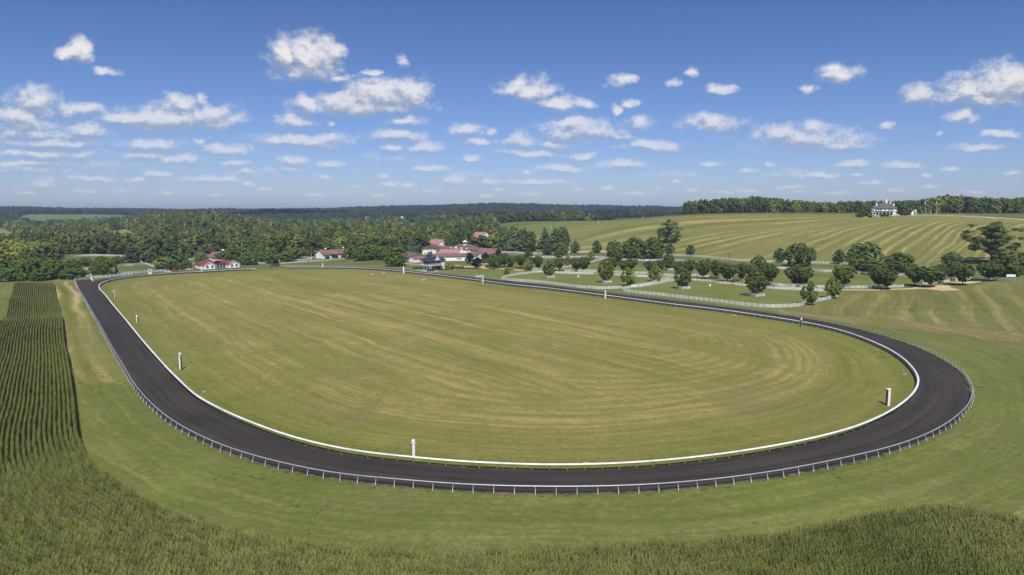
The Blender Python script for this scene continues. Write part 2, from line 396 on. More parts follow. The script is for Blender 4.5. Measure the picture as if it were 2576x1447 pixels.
    v = math_(nt, 'ADD', math_(nt, 'ADD', 0.34, math_(nt, 'MULTIPLY', fine, 0.70)), math_(nt, 'MULTIPLY', tiny, 0.64))
    hv = N(nt, 'ShaderNodeHueSaturation'); nt.links.new(c3, hv.inputs['Color']); nt.links.new(v, hv.inputs['Value'])
    nt.links.new(hv.outputs[0], b.inputs['Base Color'])
    b.inputs['Roughness'].default_value = 0.95; b.inputs['Specular IOR Level'].default_value = 0.1
    bump_(nt, math_(nt, 'ADD', fine, math_(nt, 'MULTIPLY', tiny, 0.5)), 0.7, 0.35, b)
    return m
M['ground'] = ground_material()

def track_material():
    m, nt, b = new_mat('dark_track_surface')
    pos = N(nt, 'ShaderNodeNewGeometry').outputs['Position']
    am = N(nt, 'ShaderNodeAttribute'); am.attribute_name = 'across'
    xp = N(nt, 'ShaderNodeSeparateXYZ'); nt.links.new(pos, xp.inputs[0])
    def streak(fs, fx):
        c = N(nt, 'ShaderNodeCombineXYZ')
        nt.links.new(math_(nt, 'MULTIPLY', am.outputs['Fac'], fs), c.inputs[0])
        nt.links.new(math_(nt, 'MULTIPLY', xp.outputs[0], fx), c.inputs[1]); nt.links.new(math_(nt, 'MULTIPLY', xp.outputs[1], fx), c.inputs[2])
        return noise_(nt, c.outputs[0], 1.0, 4.0, 0.6)
    a, a2 = streak(1.1, 0.012), streak(5.0, 0.06); pch = noise_(nt, pos, 0.06, 4.0); fn = noise_(nt, pos, 3.0, 6.0, 0.75)
    f = math_(nt, 'ADD', math_(nt, 'ADD', math_(nt, 'MULTIPLY', a, 0.45), math_(nt, 'MULTIPLY', a2, 0.2)), math_(nt, 'ADD', math_(nt, 'MULTIPLY', pch, 0.2), math_(nt, 'MULTIPLY', fn, 0.15)))
    c = mix_(nt, ramp_(nt, f, 0.38, 0.62), (0.030, 0.025, 0.0215), (0.060, 0.050, 0.042))
    # strewn clippings and sand creep in from the outer edge in places
    ae = N(nt, 'ShaderNodeAttribute'); ae.attribute_name = 'edge'
    spill = math_(nt, 'ADD', ae.outputs['Fac'], math_(nt, 'MULTIPLY', math_(nt, 'SUBTRACT', noise_(nt, pos, 0.5, 5.0, 0.7), 0.5), 1.1))
    c = mix_(nt, ramp_(nt, spill, 0.72, 1.12, 0.0, 0.85), c, (0.21, 0.165, 0.105))
    nt.links.new(c, b.inputs['Base Color']); b.inputs['Roughness'].default_value = 0.9; b.inputs['Specular IOR Level'].default_value = 0.2
    bump_(nt, math_(nt, 'ADD', fn, a2), 0.5, 0.06, b)
    return m
M['track'] = track_material()
def path_material(name, ca, cb, sc=0.4):
    m, nt, b = new_mat(name); pos = N(nt, 'ShaderNodeNewGeometry').outputs['Position']
    f = math_(nt, 'ADD', math_(nt, 'MULTIPLY', noise_(nt, pos, sc, 5.0, 0.65), 0.6), math_(nt, 'MULTIPLY', noise_(nt, pos, sc*7, 5.0, 0.7), 0.4))
    nt.links.new(mix_(nt, ramp_(nt, f, 0.38, 0.62), ca, cb), b.inputs['Base Color']); b.inputs['Roughness'].default_value = 0.95
    b.inputs['Specular IOR Level'].default_value = 0.15
    return m
M['sand'] = path_material('tan_sand_path', (0.46, 0.33, 0.20), (0.62, 0.47, 0.30))
M['road'] = path_material('pale_gravel_road', (0.36, 0.34, 0.31), (0.50, 0.48, 0.44))
M['asphalt'] = path_material('grey_asphalt', (0.16, 0.155, 0.15), (0.24, 0.235, 0.225))
# ------------------------------------------------------------------ the track: traced once on the picture, then laid out in metres
INNER = [(644,672.4),(575,675.2),(507.5,678.9),(475,680.2),(425,683.4),(370,688.4),(325,694.4),(295,699.7),(275,704),(260,709.4),(250.5,715),(249,721.5),(252.5,729),(265,741.4),
 (282.5,763.9),(312.5,798.9),(350,843.9),(375,872.7),(400,900),(425,927),(450,951),(475,975),(492.5,990.4),(520,1006),(560,1027),(600,1045),(650,1065),(700,1083.5),(750,1099),(800,1112),
 (850,1122),(943.4,1138.9),(1034.7,1148.6),(1112.9,1156.5),(1178,1161),(1256,1164.5),(1350,1168),(1450,1168),(1550,1165),(1650,1158.5),(1750,1149),(1850,1136),(1950,1120),(2050,1100),
 (2138,1077),(2173,1064.7),(2207.8,1049.1),(2246,1030),(2277.3,1007.4),(2294.7,991.7),(2307.8,972.6),(2311.5,955.2),(2307.8,941.3),(2294.7,922.2),(2273.9,901.4),(2242.6,880.5),
 (2219.5,868.9),(2182,852.7),(2144.5,838.9),(2107,827.7),(2057,815.9),(2015,808.4),(1982,802.7),(1932,795.2),(1863,785.2),(1788,775.2),(1688,763.9),(1613,753.9),(1520.5,741.9),
 (1388,725.2),(1288,715),(1219,706.2),(1169,699.7),(1094,690.4),(1019,682.2),(994,679.4),(931.5,673.2),(869,669.6),(811.5,668.4),(769,668.2),(719,668.9)]
OUTER = [(187.5,703.4),(193,715),(200,728.9),(217.5,756.4),(232.5,783.9),(250,812.7),(262.5,836.4),(275,860),(290,886.4),(307.5,913.9),(325,943.9),(342.5,971.4),(357.5,988.9),
 (385,1017),(420,1045),(460,1070),(505,1093),(550,1113),(600,1131),(650,1146),(700,1158.5),(750,1170),(800,1180),(850,1188),(943.4,1198.5),(1018.4,1207.6),(1073.8,1211.9),
 (1139,1217.1),(1204,1220.4),(1256.4,1221.7),(1350,1224),(1461,1224),(1550,1222.5),(1632,1219),(1740,1211),(1850,1199),(1944,1186),(2050,1167),(2115,1153),(2211.3,1131.6),
 (2277.3,1112.5),(2326,1094.3),(2364.2,1075.2),(2395.5,1056),(2419.9,1035.2),(2436.4,1016.9),(2445,998.7),(2447.7,984.8),(2446.8,969.1),(2440.7,955.2),(2430.3,939.6),
 (2416.4,924),(2395.5,908.3),(2372.9,894.4),(2346.9,880.5),(2302,861.4),(2244.5,842.7),(2182,825.2),(2107,807.7),(2032,793.9),(1982,786.4),(1932,779.7),(1863,770.4),
 (1788,761.2),(1688,749.4),(1613,740.7),(1538,732),(1438,720),(1363,711.2),(1288,703),(1201.8,694.6),(1136.6,687.8),(1091,682.9),(1012,675),(970.3,670.2),(893.8,665.8),(810,664.4),(754.7,664.3),(702.5,665.2)]
FAROUT = [(702.5,665.2),(638,668),(603,670.2),(540,673.4),(475,677.3),(420,680.6),(370,685),(320,690.6),(285,696),(262,699.8),(234,706.8)]   # far bend, outside edge
V2 = lambda p: Vector((p[0], p[1], 0.0))
inner_w = [V2(P(x, y, 1.1)) for x, y in INNER]
outer_w = [V2(P(x, y, 1.15)) for x, y in OUTER]
farout_w = [V2(P(x, y, 0.4)) for x, y in FAROUT]
IN = relax(smooth_curve(inner_w, 2.0), 10)
OUT = relax(smooth_curve(outer_w, 2.0), 10)
FOUT = relax(smooth_curve(farout_w, 2.0), 6)
INP = [(p[0], p[1]) for p in IN]; OUTP = [(p[0], p[1]) for p in OUT]
INS = INP[::2]; OUTS = OUTP[::2]

# ------------------------------------------------------------------ ground regions (picture outlines -> metres)
def W(pts, z=None): return [(lambda q: (q[0], q[1]))(P(x, y, z)) for x, y in pts]
HILL = W([(1240,600),(1340,592),(1436,573),(1500,563),(1600,553),(1700,545),(1900,540),(2100,539),(2230,541),(2400,539),(2576,553),(2640,560),(2640,640),(2560,668),(2440,682),(2300,676),(2132,668),
          (1947,661),(1833,656),(1764,648),(1700,644),(1600,638),(1527,635.5),(1456,636),(1422,637),(1380,630),(1330,615)])
FARM = W([(1240,598),(1280,574),(1340,566),(1440,556.5),(1600,552),(1640,552.5),(1640,556),(1580,558),(1500,563.5),(1436,573.5),(1380,590),(1340,593)])
RIGHTF = W([(2078,760),(2110,746),(2180,734),(2300,730),(2430,726),(2470,712),(2640,716),(2640,850),(2500,830),(2300,812),(2130,796),(2010,783),(2000,775)])
DRY = W([(1960,782),(2040,788),(2130,798),(2300,813),(2500,832),(2640,850),(2640,872),(2500,854),(2300,830),(2130,812),(2040,800),(1960,790)])
PADA = W([(1262,704),(1280,694),(1348,689),(1440,690),(1492,691),(1597,697),(1640,699),(1663,712),(1566,728),(1501,728),(1411,718),(1338,710)])
PADB = W([(1566.5,731),(1600,724),(1701,707),(1772,709),(1837,716),(1920,724),(2012,731),(2079,735),(2107,746),(2016,770),(1960,775),(1901,772),(1800,760),(1710,750),(1628,741)])
LSTRIP = W([(112,716),(186,706),(240,800),(330,955),(300,965),(200,960),(172,880),(140,760)])
WESTEND = W([(-80,705),(200,700),(195,712),(40,716),(-80,740)])
FIELDS = [(-90, 52, 790, 1700, (0.20, 0.205, 0.085)), (280, 352, 780, 1300, (0.22, 0.215, 0.095)), (424, 448, 760, 1000, (0.16, 0.19, 0.07)), (890, 965, 1480, 2110, (0.17, 0.20, 0.07)), (1002, 1056, 1440, 2110, (0.19, 0.20, 0.08)),
 (1078, 1140, 1750, 2110, (0.17, 0.20, 0.07)), (1335, 1448, 1330, 2160, (0.25, 0.24, 0.11)), (1480, 1630, 2050, 2750, (0.17, 0.215, 0.075)), (1186, 1226, 820, 1080, (0.15, 0.20, 0.06)), (50, 420, 1640, 2450, (0.135, 0.18, 0.06))]
def cut(px0, px1, d0, d1):
    c0, c1 = (px0-CX)/(FOC*cP), (px1-CX)/(FOC*cP); o = (c1-c0)*.12
    return [((c0+o)*d0, d0), ((c1-o*.6)*d0*1.0, d0*1.02), (c1*(d0+d1)/2, (d0+d1)/2), ((c1-o)*d1, d1*.985), ((c0+c1)/2*d1, d1*1.01), ((c0+o*1.4)*d1, d1*.98), (c0*(d0*.4+d1*.6), d0*.4+d1*.6)]
CORN_EDGE = [(133,712),(139,740),(146,770),(155,800),(158,840),(165,880),(172,920),(178,960),(183,1000),(186,1040),(190,1080),(202,1120),(226,1158),(268,1193),(330,1232),(420,1278),(500,1310),
 (600,1337),(700,1354),(850,1370),(1000,1378),(1200,1382),(1400,1379),(1600,1371),(1800,1356),(1950,1340),(2060,1325),(2130,1310),(2170,1293),(2220,1280),(2300,1272),(2380,1268),(2450,1274),(2520,1290),(2600,1312),(2700,1345)]
def build_ground():
    az = np.concatenate([np.arange(-180, -46, 4.0), np.arange(-46, 46.01, 0.2), np.arange(50, 180, 4.0)])
    r = np.concatenate([[3.0, 12.0, 25.0], np.exp(np.arange(math.log(40), math.log(9000), 0.0145))])
    A, RR = np.meshgrid(np.radians(az), r, indexing='ij'); X, Y = RR*np.sin(A), RR*np.cos(A); Z = hz(X, Y)
    na, nr = A.shape; idx = np.arange(na*nr).reshape(na, nr)
    a, b_, c, d = idx, np.roll(idx, -1, 0), None, None
    F = np.stack([idx[:, :-1], idx[:, 1:], np.roll(idx, -1, 0)[:, 1:], np.roll(idx, -1, 0)[:, :-1]], -1).reshape(-1, 4)
    x, y, z = X.ravel(), Y.ravel(), Z.ravel()
    V = np.stack([x, y, z], 1)
    n0 = len(V); V = np.vstack([V, [[0, 0, 0]]])
    o = np_mesh('ground', V, F[:, ::-1], M['ground'], smooth=True)
    me = o.data
    # ---- per-vertex colour of the turf and mowing coordinate
    rr = np.hypot(x, y); px = CX + FOC*cP*x/np.maximum(y, 1)
    tint = np.tile(np.array([0.150, 0.170, 0.048]), (len(x), 1)); s = seg_dist(x, y, OUTS[::2]); k = np.full(len(x), 0.8); dry = np.zeros(len(x))
    din = seg_dist(x, y, INS[::1]); inn = inside(x, y, INP[::3])
    def setc(m, c): tint[m] = c
    far = rr > 520; setc(far, (0.128, 0.147, 0.048)); k[far] = 0.15
    setc(inn, (0.222, 0.213, 0.068)); s[inn] = din[inn]
    e = np.clip((din-4)/16, 0, 1); k[inn] = (0.45+0.50*e)[inn]; dry[inn] = (-0.30+0.34*e)[inn]
    # concentric mowing near the rails, long diagonal passes in the middle
    dg = np.where(inn, np.clip((din-16)/45, 0, 1), 0); band = np.where(inn, .55, .25)
    bank = (~inn) & (rr < 330) & (y < 330); k[bank] = 0.7; dry[bank] = 0.06; band[bank] = 0.1
    def region(poly, tc, kk, dd, sv=None, bd=.3):
        m = inside(x, y, poly); tint[m] = tc; k[m] = kk; dry[m] = dd; band[m] = bd
        if sv is not None: s[m] = sv[m]
        return m
    G = [[(290,245),(480,200),(700,165),(850,150),(1000,143)],[(870,250),(1000,225),(1130,207),(1300,195),(1480,180),(1620,160)],[(900,305),(1080,265),(1250,225),(1400,200),(1600,175),(1720,155)],
         [(1060,340),(1300,290),(1450,250),(1580,210),(1700,180),(1900,155)],[(1440,365),(1600,300),(1720,240),(1850,190),(1950,165),(2100,145)],[(1700,375),(1850,290),(1960,225),(2060,175),(2150,155),(2300,143)],
         [(1940,375),(2060,290),(2150,220),(2220,180),(2330,155),(2450,148)],[(2095,380),(2170,320),(2240,260),(2290,200),(2380,170),(2500,155)],[(2250,370),(2290,310),(2340,260),(2420,200),(2520,170),(2620,160)],[(2420,370),(2450,310),(2500,260),(2570,215),(2660,185)]]
    hm = inside(x, y, HILL); hx, hy = x[hm], y[hm]; GW = [W([(1288+a*.5, 478+b*.5) for a, b in g]) for g in G]
    SP = 27.0; GS = []
    for g in GW:
        C = smooth_curve([Vector((q[0], q[1], 0)) for q in g], 8.0)[:, :2]; C = np.vstack([C[0]-(C[1]-C[0])*30, C, C[-1]+(C[-1]-C[-2])*30]); best = np.full(len(hx), 1e18); sg = np.zeros(len(hx))
        for i in range(len(C)-1):
            dx_, dy_ = C[i+1]-C[i]; t = np.clip(((hx-C[i, 0])*dx_+(hy-C[i, 1])*dy_)/(dx_*dx_+dy_*dy_), 0, 1); ex_, ey_ = hx-C[i, 0]-t*dx_, hy-C[i, 1]-t*dy_; d_ = np.hypot(ex_, ey_); m_ = d_ < best
            best[m_] = d_[m_]; sg[m_] = np.sign(dx_*ey_-dy_*ex_)[m_]
        GS.append(-best*sg)
    GS = np.array(GS); j0 = np.clip((GS > 0).sum(0)-1, 0, len(G)-2); ar = np.arange(len(hx)); da, db = GS[j0, ar], GS[j0+1, ar]
    sh = np.where(GS[0] < 0, GS[0], np.where(GS[-1] > 0, (len(G)-1)*SP+GS[-1], (j0+np.clip(da/(da-db+1e-6), 0, 1))*SP)); S_hill = np.zeros(len(x)); S_hill[hm] = sh
    a1, a2 = P(1760, 632), P(2130, 572); d1 = (a2-a1).normalized(); a3, a4 = P(2235, 655), P(2400, 565); d2 = (a4-a3).normalized()
    w = np.clip((px-1750)/700, 0, 1)
    s1 = (x-a1[0])*d1[1]-(y-a1[1])*d1[0]
    region(HILL, (0.200, 0.200, 0.066), 0.5, -0.02, S_hill, 1.9)
    region(FARM, (0.165, 0.202, 0.060), 0.25, -0.1, s1)
    b1, b2 = P(2200, 725), P(2170, 790); e1 = (b2-b1).normalized()
    region(RIGHTF, (0.183, 0.183, 0.062), 0.95, 0.0, (x-b1[0])*e1[1]-(y-b1[1])*e1[0], 1.0)
    region(DRY, (0.205, 0.180, 0.074), 0.8, 0.08)
    region(PADA, (0.171, 0.191, 0.058), 0.2, -0.05); region(PADB, (0.171, 0.194, 0.058), 0.2, -0.08)
    c1, c2 = P(160, 720), P(235, 930); g1 = (c2-c1).normalized()
    region(LSTRIP, (0.207, 0.202, 0.070), 0.6, 0.0, ((x-c1[0])*g1[1]-(y-c1[1])*g1[0])*1.6, 2.6)
    CE = smooth_curve([V2(P(a, b, 1.5)) for a, b in CORN_EDGE], 4.0); cd = seg_dist(x, y, CE[:, :2])
    j = np.array([np.hypot(CE[:, 0]-a, CE[:, 1]-b).argmin() for a, b in zip(x[cd < 18], y[cd < 18])]); T_ = np.gradient(CE[:, :2], axis=0); cm = np.zeros(len(x), bool)
    xs_, ys_ = x[cd < 18], y[cd < 18]; side = (T_[j, 0]*(ys_-CE[j, 1])-T_[j, 1]*(xs_-CE[j, 0])) < -0.3*np.hypot(T_[j, 0], T_[j, 1]); cm[np.where(cd < 18)[0]] = side
    cm |= (rr > 30) & (rr < 74) & (y > 0); tint[cm] = (0.150, 0.150, 0.062); k[cm] = 0.1
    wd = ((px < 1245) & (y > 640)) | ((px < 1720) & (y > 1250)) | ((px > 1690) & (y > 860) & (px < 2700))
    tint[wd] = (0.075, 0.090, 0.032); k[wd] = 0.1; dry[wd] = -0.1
    for q in FIELDS:
        m = inside(x, y, cut(*q[:4])); tint[m] = q[4]; dry[m] = 0.0; k[m] = .4
    tint *= np.array([1.0, 0.95, 0.93])
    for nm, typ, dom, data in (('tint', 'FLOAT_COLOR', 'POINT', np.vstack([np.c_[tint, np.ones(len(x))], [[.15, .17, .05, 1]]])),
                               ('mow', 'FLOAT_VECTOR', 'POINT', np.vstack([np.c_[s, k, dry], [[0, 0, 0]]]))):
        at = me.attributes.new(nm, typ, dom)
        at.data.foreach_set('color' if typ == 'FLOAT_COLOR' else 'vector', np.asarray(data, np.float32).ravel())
    for nm, dt in (('diag', dg), ('band', band)):
        at = me.attributes.new(nm, 'FLOAT', 'POINT'); at.data.foreach_set('value', np.r_[dt, 0].astype(np.float32))
    tag(o, kind='structure'); return o
build_ground()

def drape(name, pts, zoff, m, step=2.0, kind='structure'):
    """flat outline in metres -> sheet lying zoff above the terrain"""
    import bmesh
    bm = bmesh.new(); vs = [bm.verts.new((p[0], p[1], 0)) for p in pts]; f = bm.faces.new(vs)
    xs = [p[0] for p in pts]; ys = [p[1] for p in pts]
    for ax, lo, hi in ((0, min(xs), max(xs)), (1, min(ys), max(ys))):
        t = lo+step
        while t < hi:
            co = (t, 0, 0) if ax == 0 else (0, t, 0); no = (1, 0, 0) if ax == 0 else (0, 1, 0)
            bmesh.ops.bisect_plane(bm, geom=bm.verts[:]+bm.edges[:]+bm.faces[:], plane_co=co, plane_no=no); t += step
    bmesh.ops.triangulate(bm, faces=bm.faces[:])
    for v in bm.verts: v.co.z = h1(v.co.x, v.co.y)+zoff
    for f in bm.faces:
        f.normal_update()
        if f.normal.z < 0: f.normal_flip()
    me = bpy.data.meshes.new(name); bm.to_mesh(me); bm.free(); me.materials.append(m)
    o = bpy.data.objects.new(name, me); COL.objects.link(o); return tag(o, kind=kind)
def ribbon(name, pts, width, zoff, m, step=3.0):
    Q = smooth_curve([Vector((p[0], p[1], 0)) for p in pts], step); T = np.gradient(Q, axis=0); T /= np.linalg.norm(T, axis=1)[:, None]+1e-9
    Nn = np.stack([-T[:, 1], T[:, 0]], 1); V = []; F = []
    for i, q in enumerate(Q):
        for k in (-.5, -.17, .17, .5):
            x, y = q[0]+Nn[i, 0]*width*k, q[1]+Nn[i, 1]*width*k; V.append((x, y, h1(x, y)+zoff))
    for i in range(len(Q)-1):
        for k in range(3): F.append((i*4+k, (i+1)*4+k, (i+1)*4+k+1, i*4+k+1))
    o = np_mesh(name, V, F, m, smooth=True); return tag(o, kind='structure')

# ------------------------------------------------------------------ dark racing surface
def build_track():
    full_out = np.vstack([OUT, FOUT[1:]])
    # for each point of the inner curve find the partner on the outer curve (monotone)
    Q = np.vstack([IN]); n = len(Q); T = np.gradient(Q, axis=0)[:, :2]; T /= np.linalg.norm(T, axis=1)[:, None]
    nrm = np.stack([T[:, 1], -T[:, 0]], 1)                  # try both signs: pick the one pointing out of the infield
    c = Q[:, :2].mean(0)
    if ((Q[:, :2]+nrm-c)**2).sum() < ((Q[:, :2]-nrm-c)**2).sum(): nrm = -nrm
    V = []; ac = []; ed = []; K = 12
    d = np.array([np.hypot(full_out[:, 0]-q[0], full_out[:, 1]-q[1]).min() for q in Q])
    part = np.array([full_out[np.hypot(full_out[:, 0]-q[0], full_out[:, 1]-q[1]).argmin(), :2] for q in Q])
    for _ in range(12): part[1:-1] = .25*part[:-2]+.5*part[1:-1]+.25*part[2:]
    rn = np.random.default_rng(3); jit = np.convolve(rn.normal(0, .10, n+8), np.ones(3)/3, 'same')[4:4+n]; jit2 = np.convolve(rn.normal(0, .22, n+8), np.ones(3)/3, 'same')[4:4+n]
    for i in range(n):
        a = Q[i, :2]-nrm[i]*(0.25+jit[i]); b = part[i]+(part[i]-Q[i, :2])/max(d[i], 1)*(0.35+jit2[i]); w = np.linalg.norm(b-a)
        for k in range(K+1):
            p = a+(b-a)*k/K; V.append((p[0], p[1], h1(p[0], p[1])+0.045)); ac.append(w*k/K); ed.append(1.0-min(1, w*(1-k/K)/2.6) if w < 30 else 0)
    F = [(i*(K+1)+k, i*(K+1)+k+1, (i+1)*(K+1)+k+1, (i+1)*(K+1)+k) for i in range(n-1) for k in range(K)]
    o = np_mesh('race_track', V, F, M['track'], smooth=True)
    me = o.data
    if me.polygons[0].normal.z < 0: me.flip_normals()
    for nm, dt in (('across', ac), ('edge', ed)):
        at = me.attributes.new(nm, 'FLOAT', 'POINT'); at.data.foreach_set('value', np.array(dt, np.float32))
    tag(o, kind='structure')
    g = [P(x, y, 0.0) for x, y in [(188.5,706.5),(193,718),(208,744),(232,784),(258,760),(252,738),(250,728),(250,714),(262,707),(290,701.5),(262,700.5),(234,707.2),(228,703),(200,705.2)]]
    drape('track_chute', [(p[0], p[1]) for p in g], 0.03, M['track'])
build_track()

# ------------------------------------------------------------------ running rails
def sweep(Q, prof, name, m, parent, smooth=True, closed_prof=True):
    """profile (list of (sideways, up)) swept along Q (N x 3)"""
    T = np.gradient(Q[:, :2], axis=0); T /= np.linalg.norm(T, axis=1)[:, None]+1e-9; S = np.stack([-T[:, 1], T[:, 0]], 1); k = len(prof)
    V = np.array([[q[0]+S[i, 0]*a, q[1]+S[i, 1]*a, q[2]+b] for i, q in enumerate(Q) for a, b in prof])
    F = [(i*k+j, i*k+(j+1) % k, (i+1)*k+(j+1) % k, (i+1)*k+j) for i in range(len(Q)-1) for j in range(k if closed_prof else k-1)]
    return np_mesh(name, V, F, m, smooth=smooth, parent=parent)
def running_rail(name, label, Q2, side, cover, top, rad, spacing, post_m, postr, lean, split=True):
    root = thing(name, label, 'rail', (0, 0, 0))
    Q = np.array([[q[0], q[1], h1(q[0], q[1])+top] for q in Q2])
    if cover:
        prof = [(0.25, -0.10), (0.22, -0.02), (0.14, 0.045), (0.0, 0.07), (-0.14, 0.045), (-0.22, -0.02), (-0.25, -0.10), (-0.22, -0.10), (-0.12, -0.01), (0.0, 0.02), (0.12, -0.01), (0.22, -0.10)]
        sweep(Q, prof, 'rail_cover', M['rail_white'], root)
    else:
        prof = [(rad*math.cos(t*math.pi/4), rad*math.sin(t*math.pi/4)) for t in range(8)]
        sweep(Q, prof, 'rail_pipe', M['galv'], root)
    T = np.gradient(Q[:, :2], axis=0); T /= np.linalg.norm(T, axis=1)[:, None]; S = np.stack([-T[:, 1], T[:, 0]], 1)
    st = max(1, int(round(spacing/2.0*1))); L = np.r_[0, np.cumsum(np.linalg.norm(np.diff(Q[:, :2], axis=0), axis=1))]
    posts = []
    for t in np.arange(0.3, L[-1], spacing):
        q = np.array([np.interp(t, L, Q[:, j]) for j in range(3)]); sv = np.array([np.interp(t, L, S[:, j]) for j in range(2)])
        g = (q[0]+sv[0]*side*lean, q[1]+sv[1]*side*lean); z = h1(*g)
        posts.append((math.hypot(*g), [(g[0], g[1], z-0.1), (g[0]*.35+q[0]*.65, g[1]*.35+q[1]*.65, z+(q[2]-z)*.72), (q[0], q[1], q[2]-0.02)]))
    posts.sort(key=lambda p: p[0])
    for d, pp in posts[:100]: MB().tube(pp, postr, 6).build('post', post_m, root, True)
    rest = MB()
    for d, pp in posts[100:]: rest.tube(pp, postr, 5)
    if posts[100:]: tag(rest.build('posts', post_m, root, True), kind='stuff')
    return root
def away(Q, side): return Q
# sign of 'side': which side the foot stands on
def side_sign(Q, toward):
    T = np.gradient(Q[:, :2], axis=0); T /= np.linalg.norm(T, axis=1)[:, None]; S = np.stack([-T[:, 1], T[:, 0]], 1); i = len(Q)//2
    return 1 if (S[i]*(np.array(toward)-Q[i, :2])).sum() > 0 else -1
cen = IN[:, :2].mean(0)
si = side_sign(IN, cen); so = -side_sign(OUT, cen)
running_rail('inner_running_rail', 'wide white plastic running rail on thin posts round the grass infield', IN, si, True, 1.1, 0, 2.75, M['steel_post'], 0.035, 0.32)
running_rail('outer_running_rail', 'slim grey pipe rail on leaning posts along the outside of the dark track', OUT, so, False, 1.15, 0.085, 2.95, M['galv'], 0.045, 0.42)

# ------------------------------------------------------------------ corn
def corn_piece(seed, length=1.5, h=2.2):
    rn = random.Random(seed); mb = MB(); n = 7
    for i in range(n):
        x = -length/2+length*(i+.5)/n+rn.uniform(-.05, .05); y = rn.gauss(0, .05); hh = h*rn.uniform(.86, 1.08); a0 = rn.uniform(-.9, .9)
        mb.bar((x, y, 0), (x+rn.uniform(-.05, .05), y+rn.uniform(-.05, .05), hh*.92), .035, mi=0)
        nl = rn.randint(12, 14)
        for j in range(nl):
            z0 = hh*(.28+.62*j/nl); a = math.pi/2+a0+j*math.pi+rn.uniform(-.5, .5); L = rn.uniform(.34, .50)*(1.10-.55*j/nl); up = rn.uniform(.45, .85); w = rn.uniform(.05, .08)
            ca, sa = math.cos(a), math.sin(a); pr = [(0, 0, .5), (.35, up*.85, 1.0), (.72, up*.75, .85), (1.0, -.02+up*.1, .12)]
            b = len(mb.v)
            for t, dz, ww in pr:
                cx, cy = x+ca*L*t, y+sa*L*t; mb.v += [(cx-sa*w*ww/1.2, cy+ca*w*ww/1.2, z0+dz*L), (cx+sa*w*ww/1.2, cy-ca*w*ww/1.2, z0+dz*L+.015)]
            for q in range(3): mb.f.append((b+q*2, b+q*2+1, b+q*2+3, b+q*2+2)); mb.m.append(0)
        for j in range(9):
            a = rn.uniform(0, 6.28); t = rn.uniform(.03, .16); z1 = hh+rn.uniform(.12, .36); b = len(mb.v)
            mb.v += [(x-.03, y-.01, hh*.88), (x+.03, y+.012, hh*.88), (x+math.cos(a)*t, y+math.sin(a)*t, z1)]; mb.f.append((b, b+1, b+2)); mb.m.append(1)
    me = bpy.data.meshes.new('corn_row_piece'); me.from_pydata(mb.v, [], mb.f); me.materials.append(M['corn_leaf']); me.materials.append(M['corn_tassel'])
    me.polygons.foreach_set('material_index', mb.m); me.update()
    return bpy.data.objects.new('corn_row_piece', me)
def scatter(name, pts, rot, scl, idx, sources, kind='stuff', label=None, cat=None):
    """one object: instances of the source objects (not in the scene themselves) on points, by geometry nodes"""
    me = bpy.data.meshes.new(name); me.from_pydata([tuple(p) for p in pts], [], [])
    a = me.attributes.new('rot', 'FLOAT_VECTOR', 'POINT'); a.data.foreach_set('vector', np.asarray(rot, np.float32).ravel())
    a = me.attributes.new('scl', 'FLOAT_VECTOR', 'POINT'); a.data.foreach_set('vector', np.asarray(scl, np.float32).ravel())
    a = me.attributes.new('idx', 'INT', 'POINT'); a.data.foreach_set('value', np.asarray(idx, np.int32))
    o = bpy.data.objects.new(name, me); COL.objects.link(o)
    ng = bpy.data.node_groups.new(name, 'GeometryNodeTree')
    ng.interface.new_socket('Geometry', in_out='INPUT', socket_type='NodeSocketGeometry'); ng.interface.new_socket('Geometry', in_out='OUTPUT', socket_type='NodeSocketGeometry')
    gi = ng.nodes.new('NodeGroupInput'); go = ng.nodes.new('NodeGroupOutput'); g2 = ng.nodes.new('GeometryNodeGeometryToInstance')
    for s_ in reversed(sources):
        oi = ng.nodes.new('GeometryNodeObjectInfo'); oi.inputs['Object'].default_value = s_; oi.inputs['As Instance'].default_value = True
        ng.links.new(oi.outputs['Geometry'], g2.inputs[0])
    ip = ng.nodes.new('GeometryNodeInstanceOnPoints'); ng.links.new(gi.outputs[0], ip.inputs['Points']); ng.links.new(g2.outputs[0], ip.inputs['Instance'])
    ip.inputs['Pick Instance'].default_value = True
    def na(nm, dt):
        n = ng.nodes.new('GeometryNodeInputNamedAttribute'); n.data_type = dt; n.inputs['Name'].default_value = nm; return n.outputs[0]
    ng.links.new(na('idx', 'INT'), ip.inputs['Instance Index']); ng.links.new(na('rot', 'FLOAT_VECTOR'), ip.inputs['Rotation']); ng.links.new(na('scl', 'FLOAT_VECTOR'), ip.inputs['Scale'])
    ng.links.new(ip.outputs[0], go.inputs[0])
    md = o.modifiers.new('scatter', 'NODES'); md.node_group = ng
    return tag(o, label, cat, kind=kind)
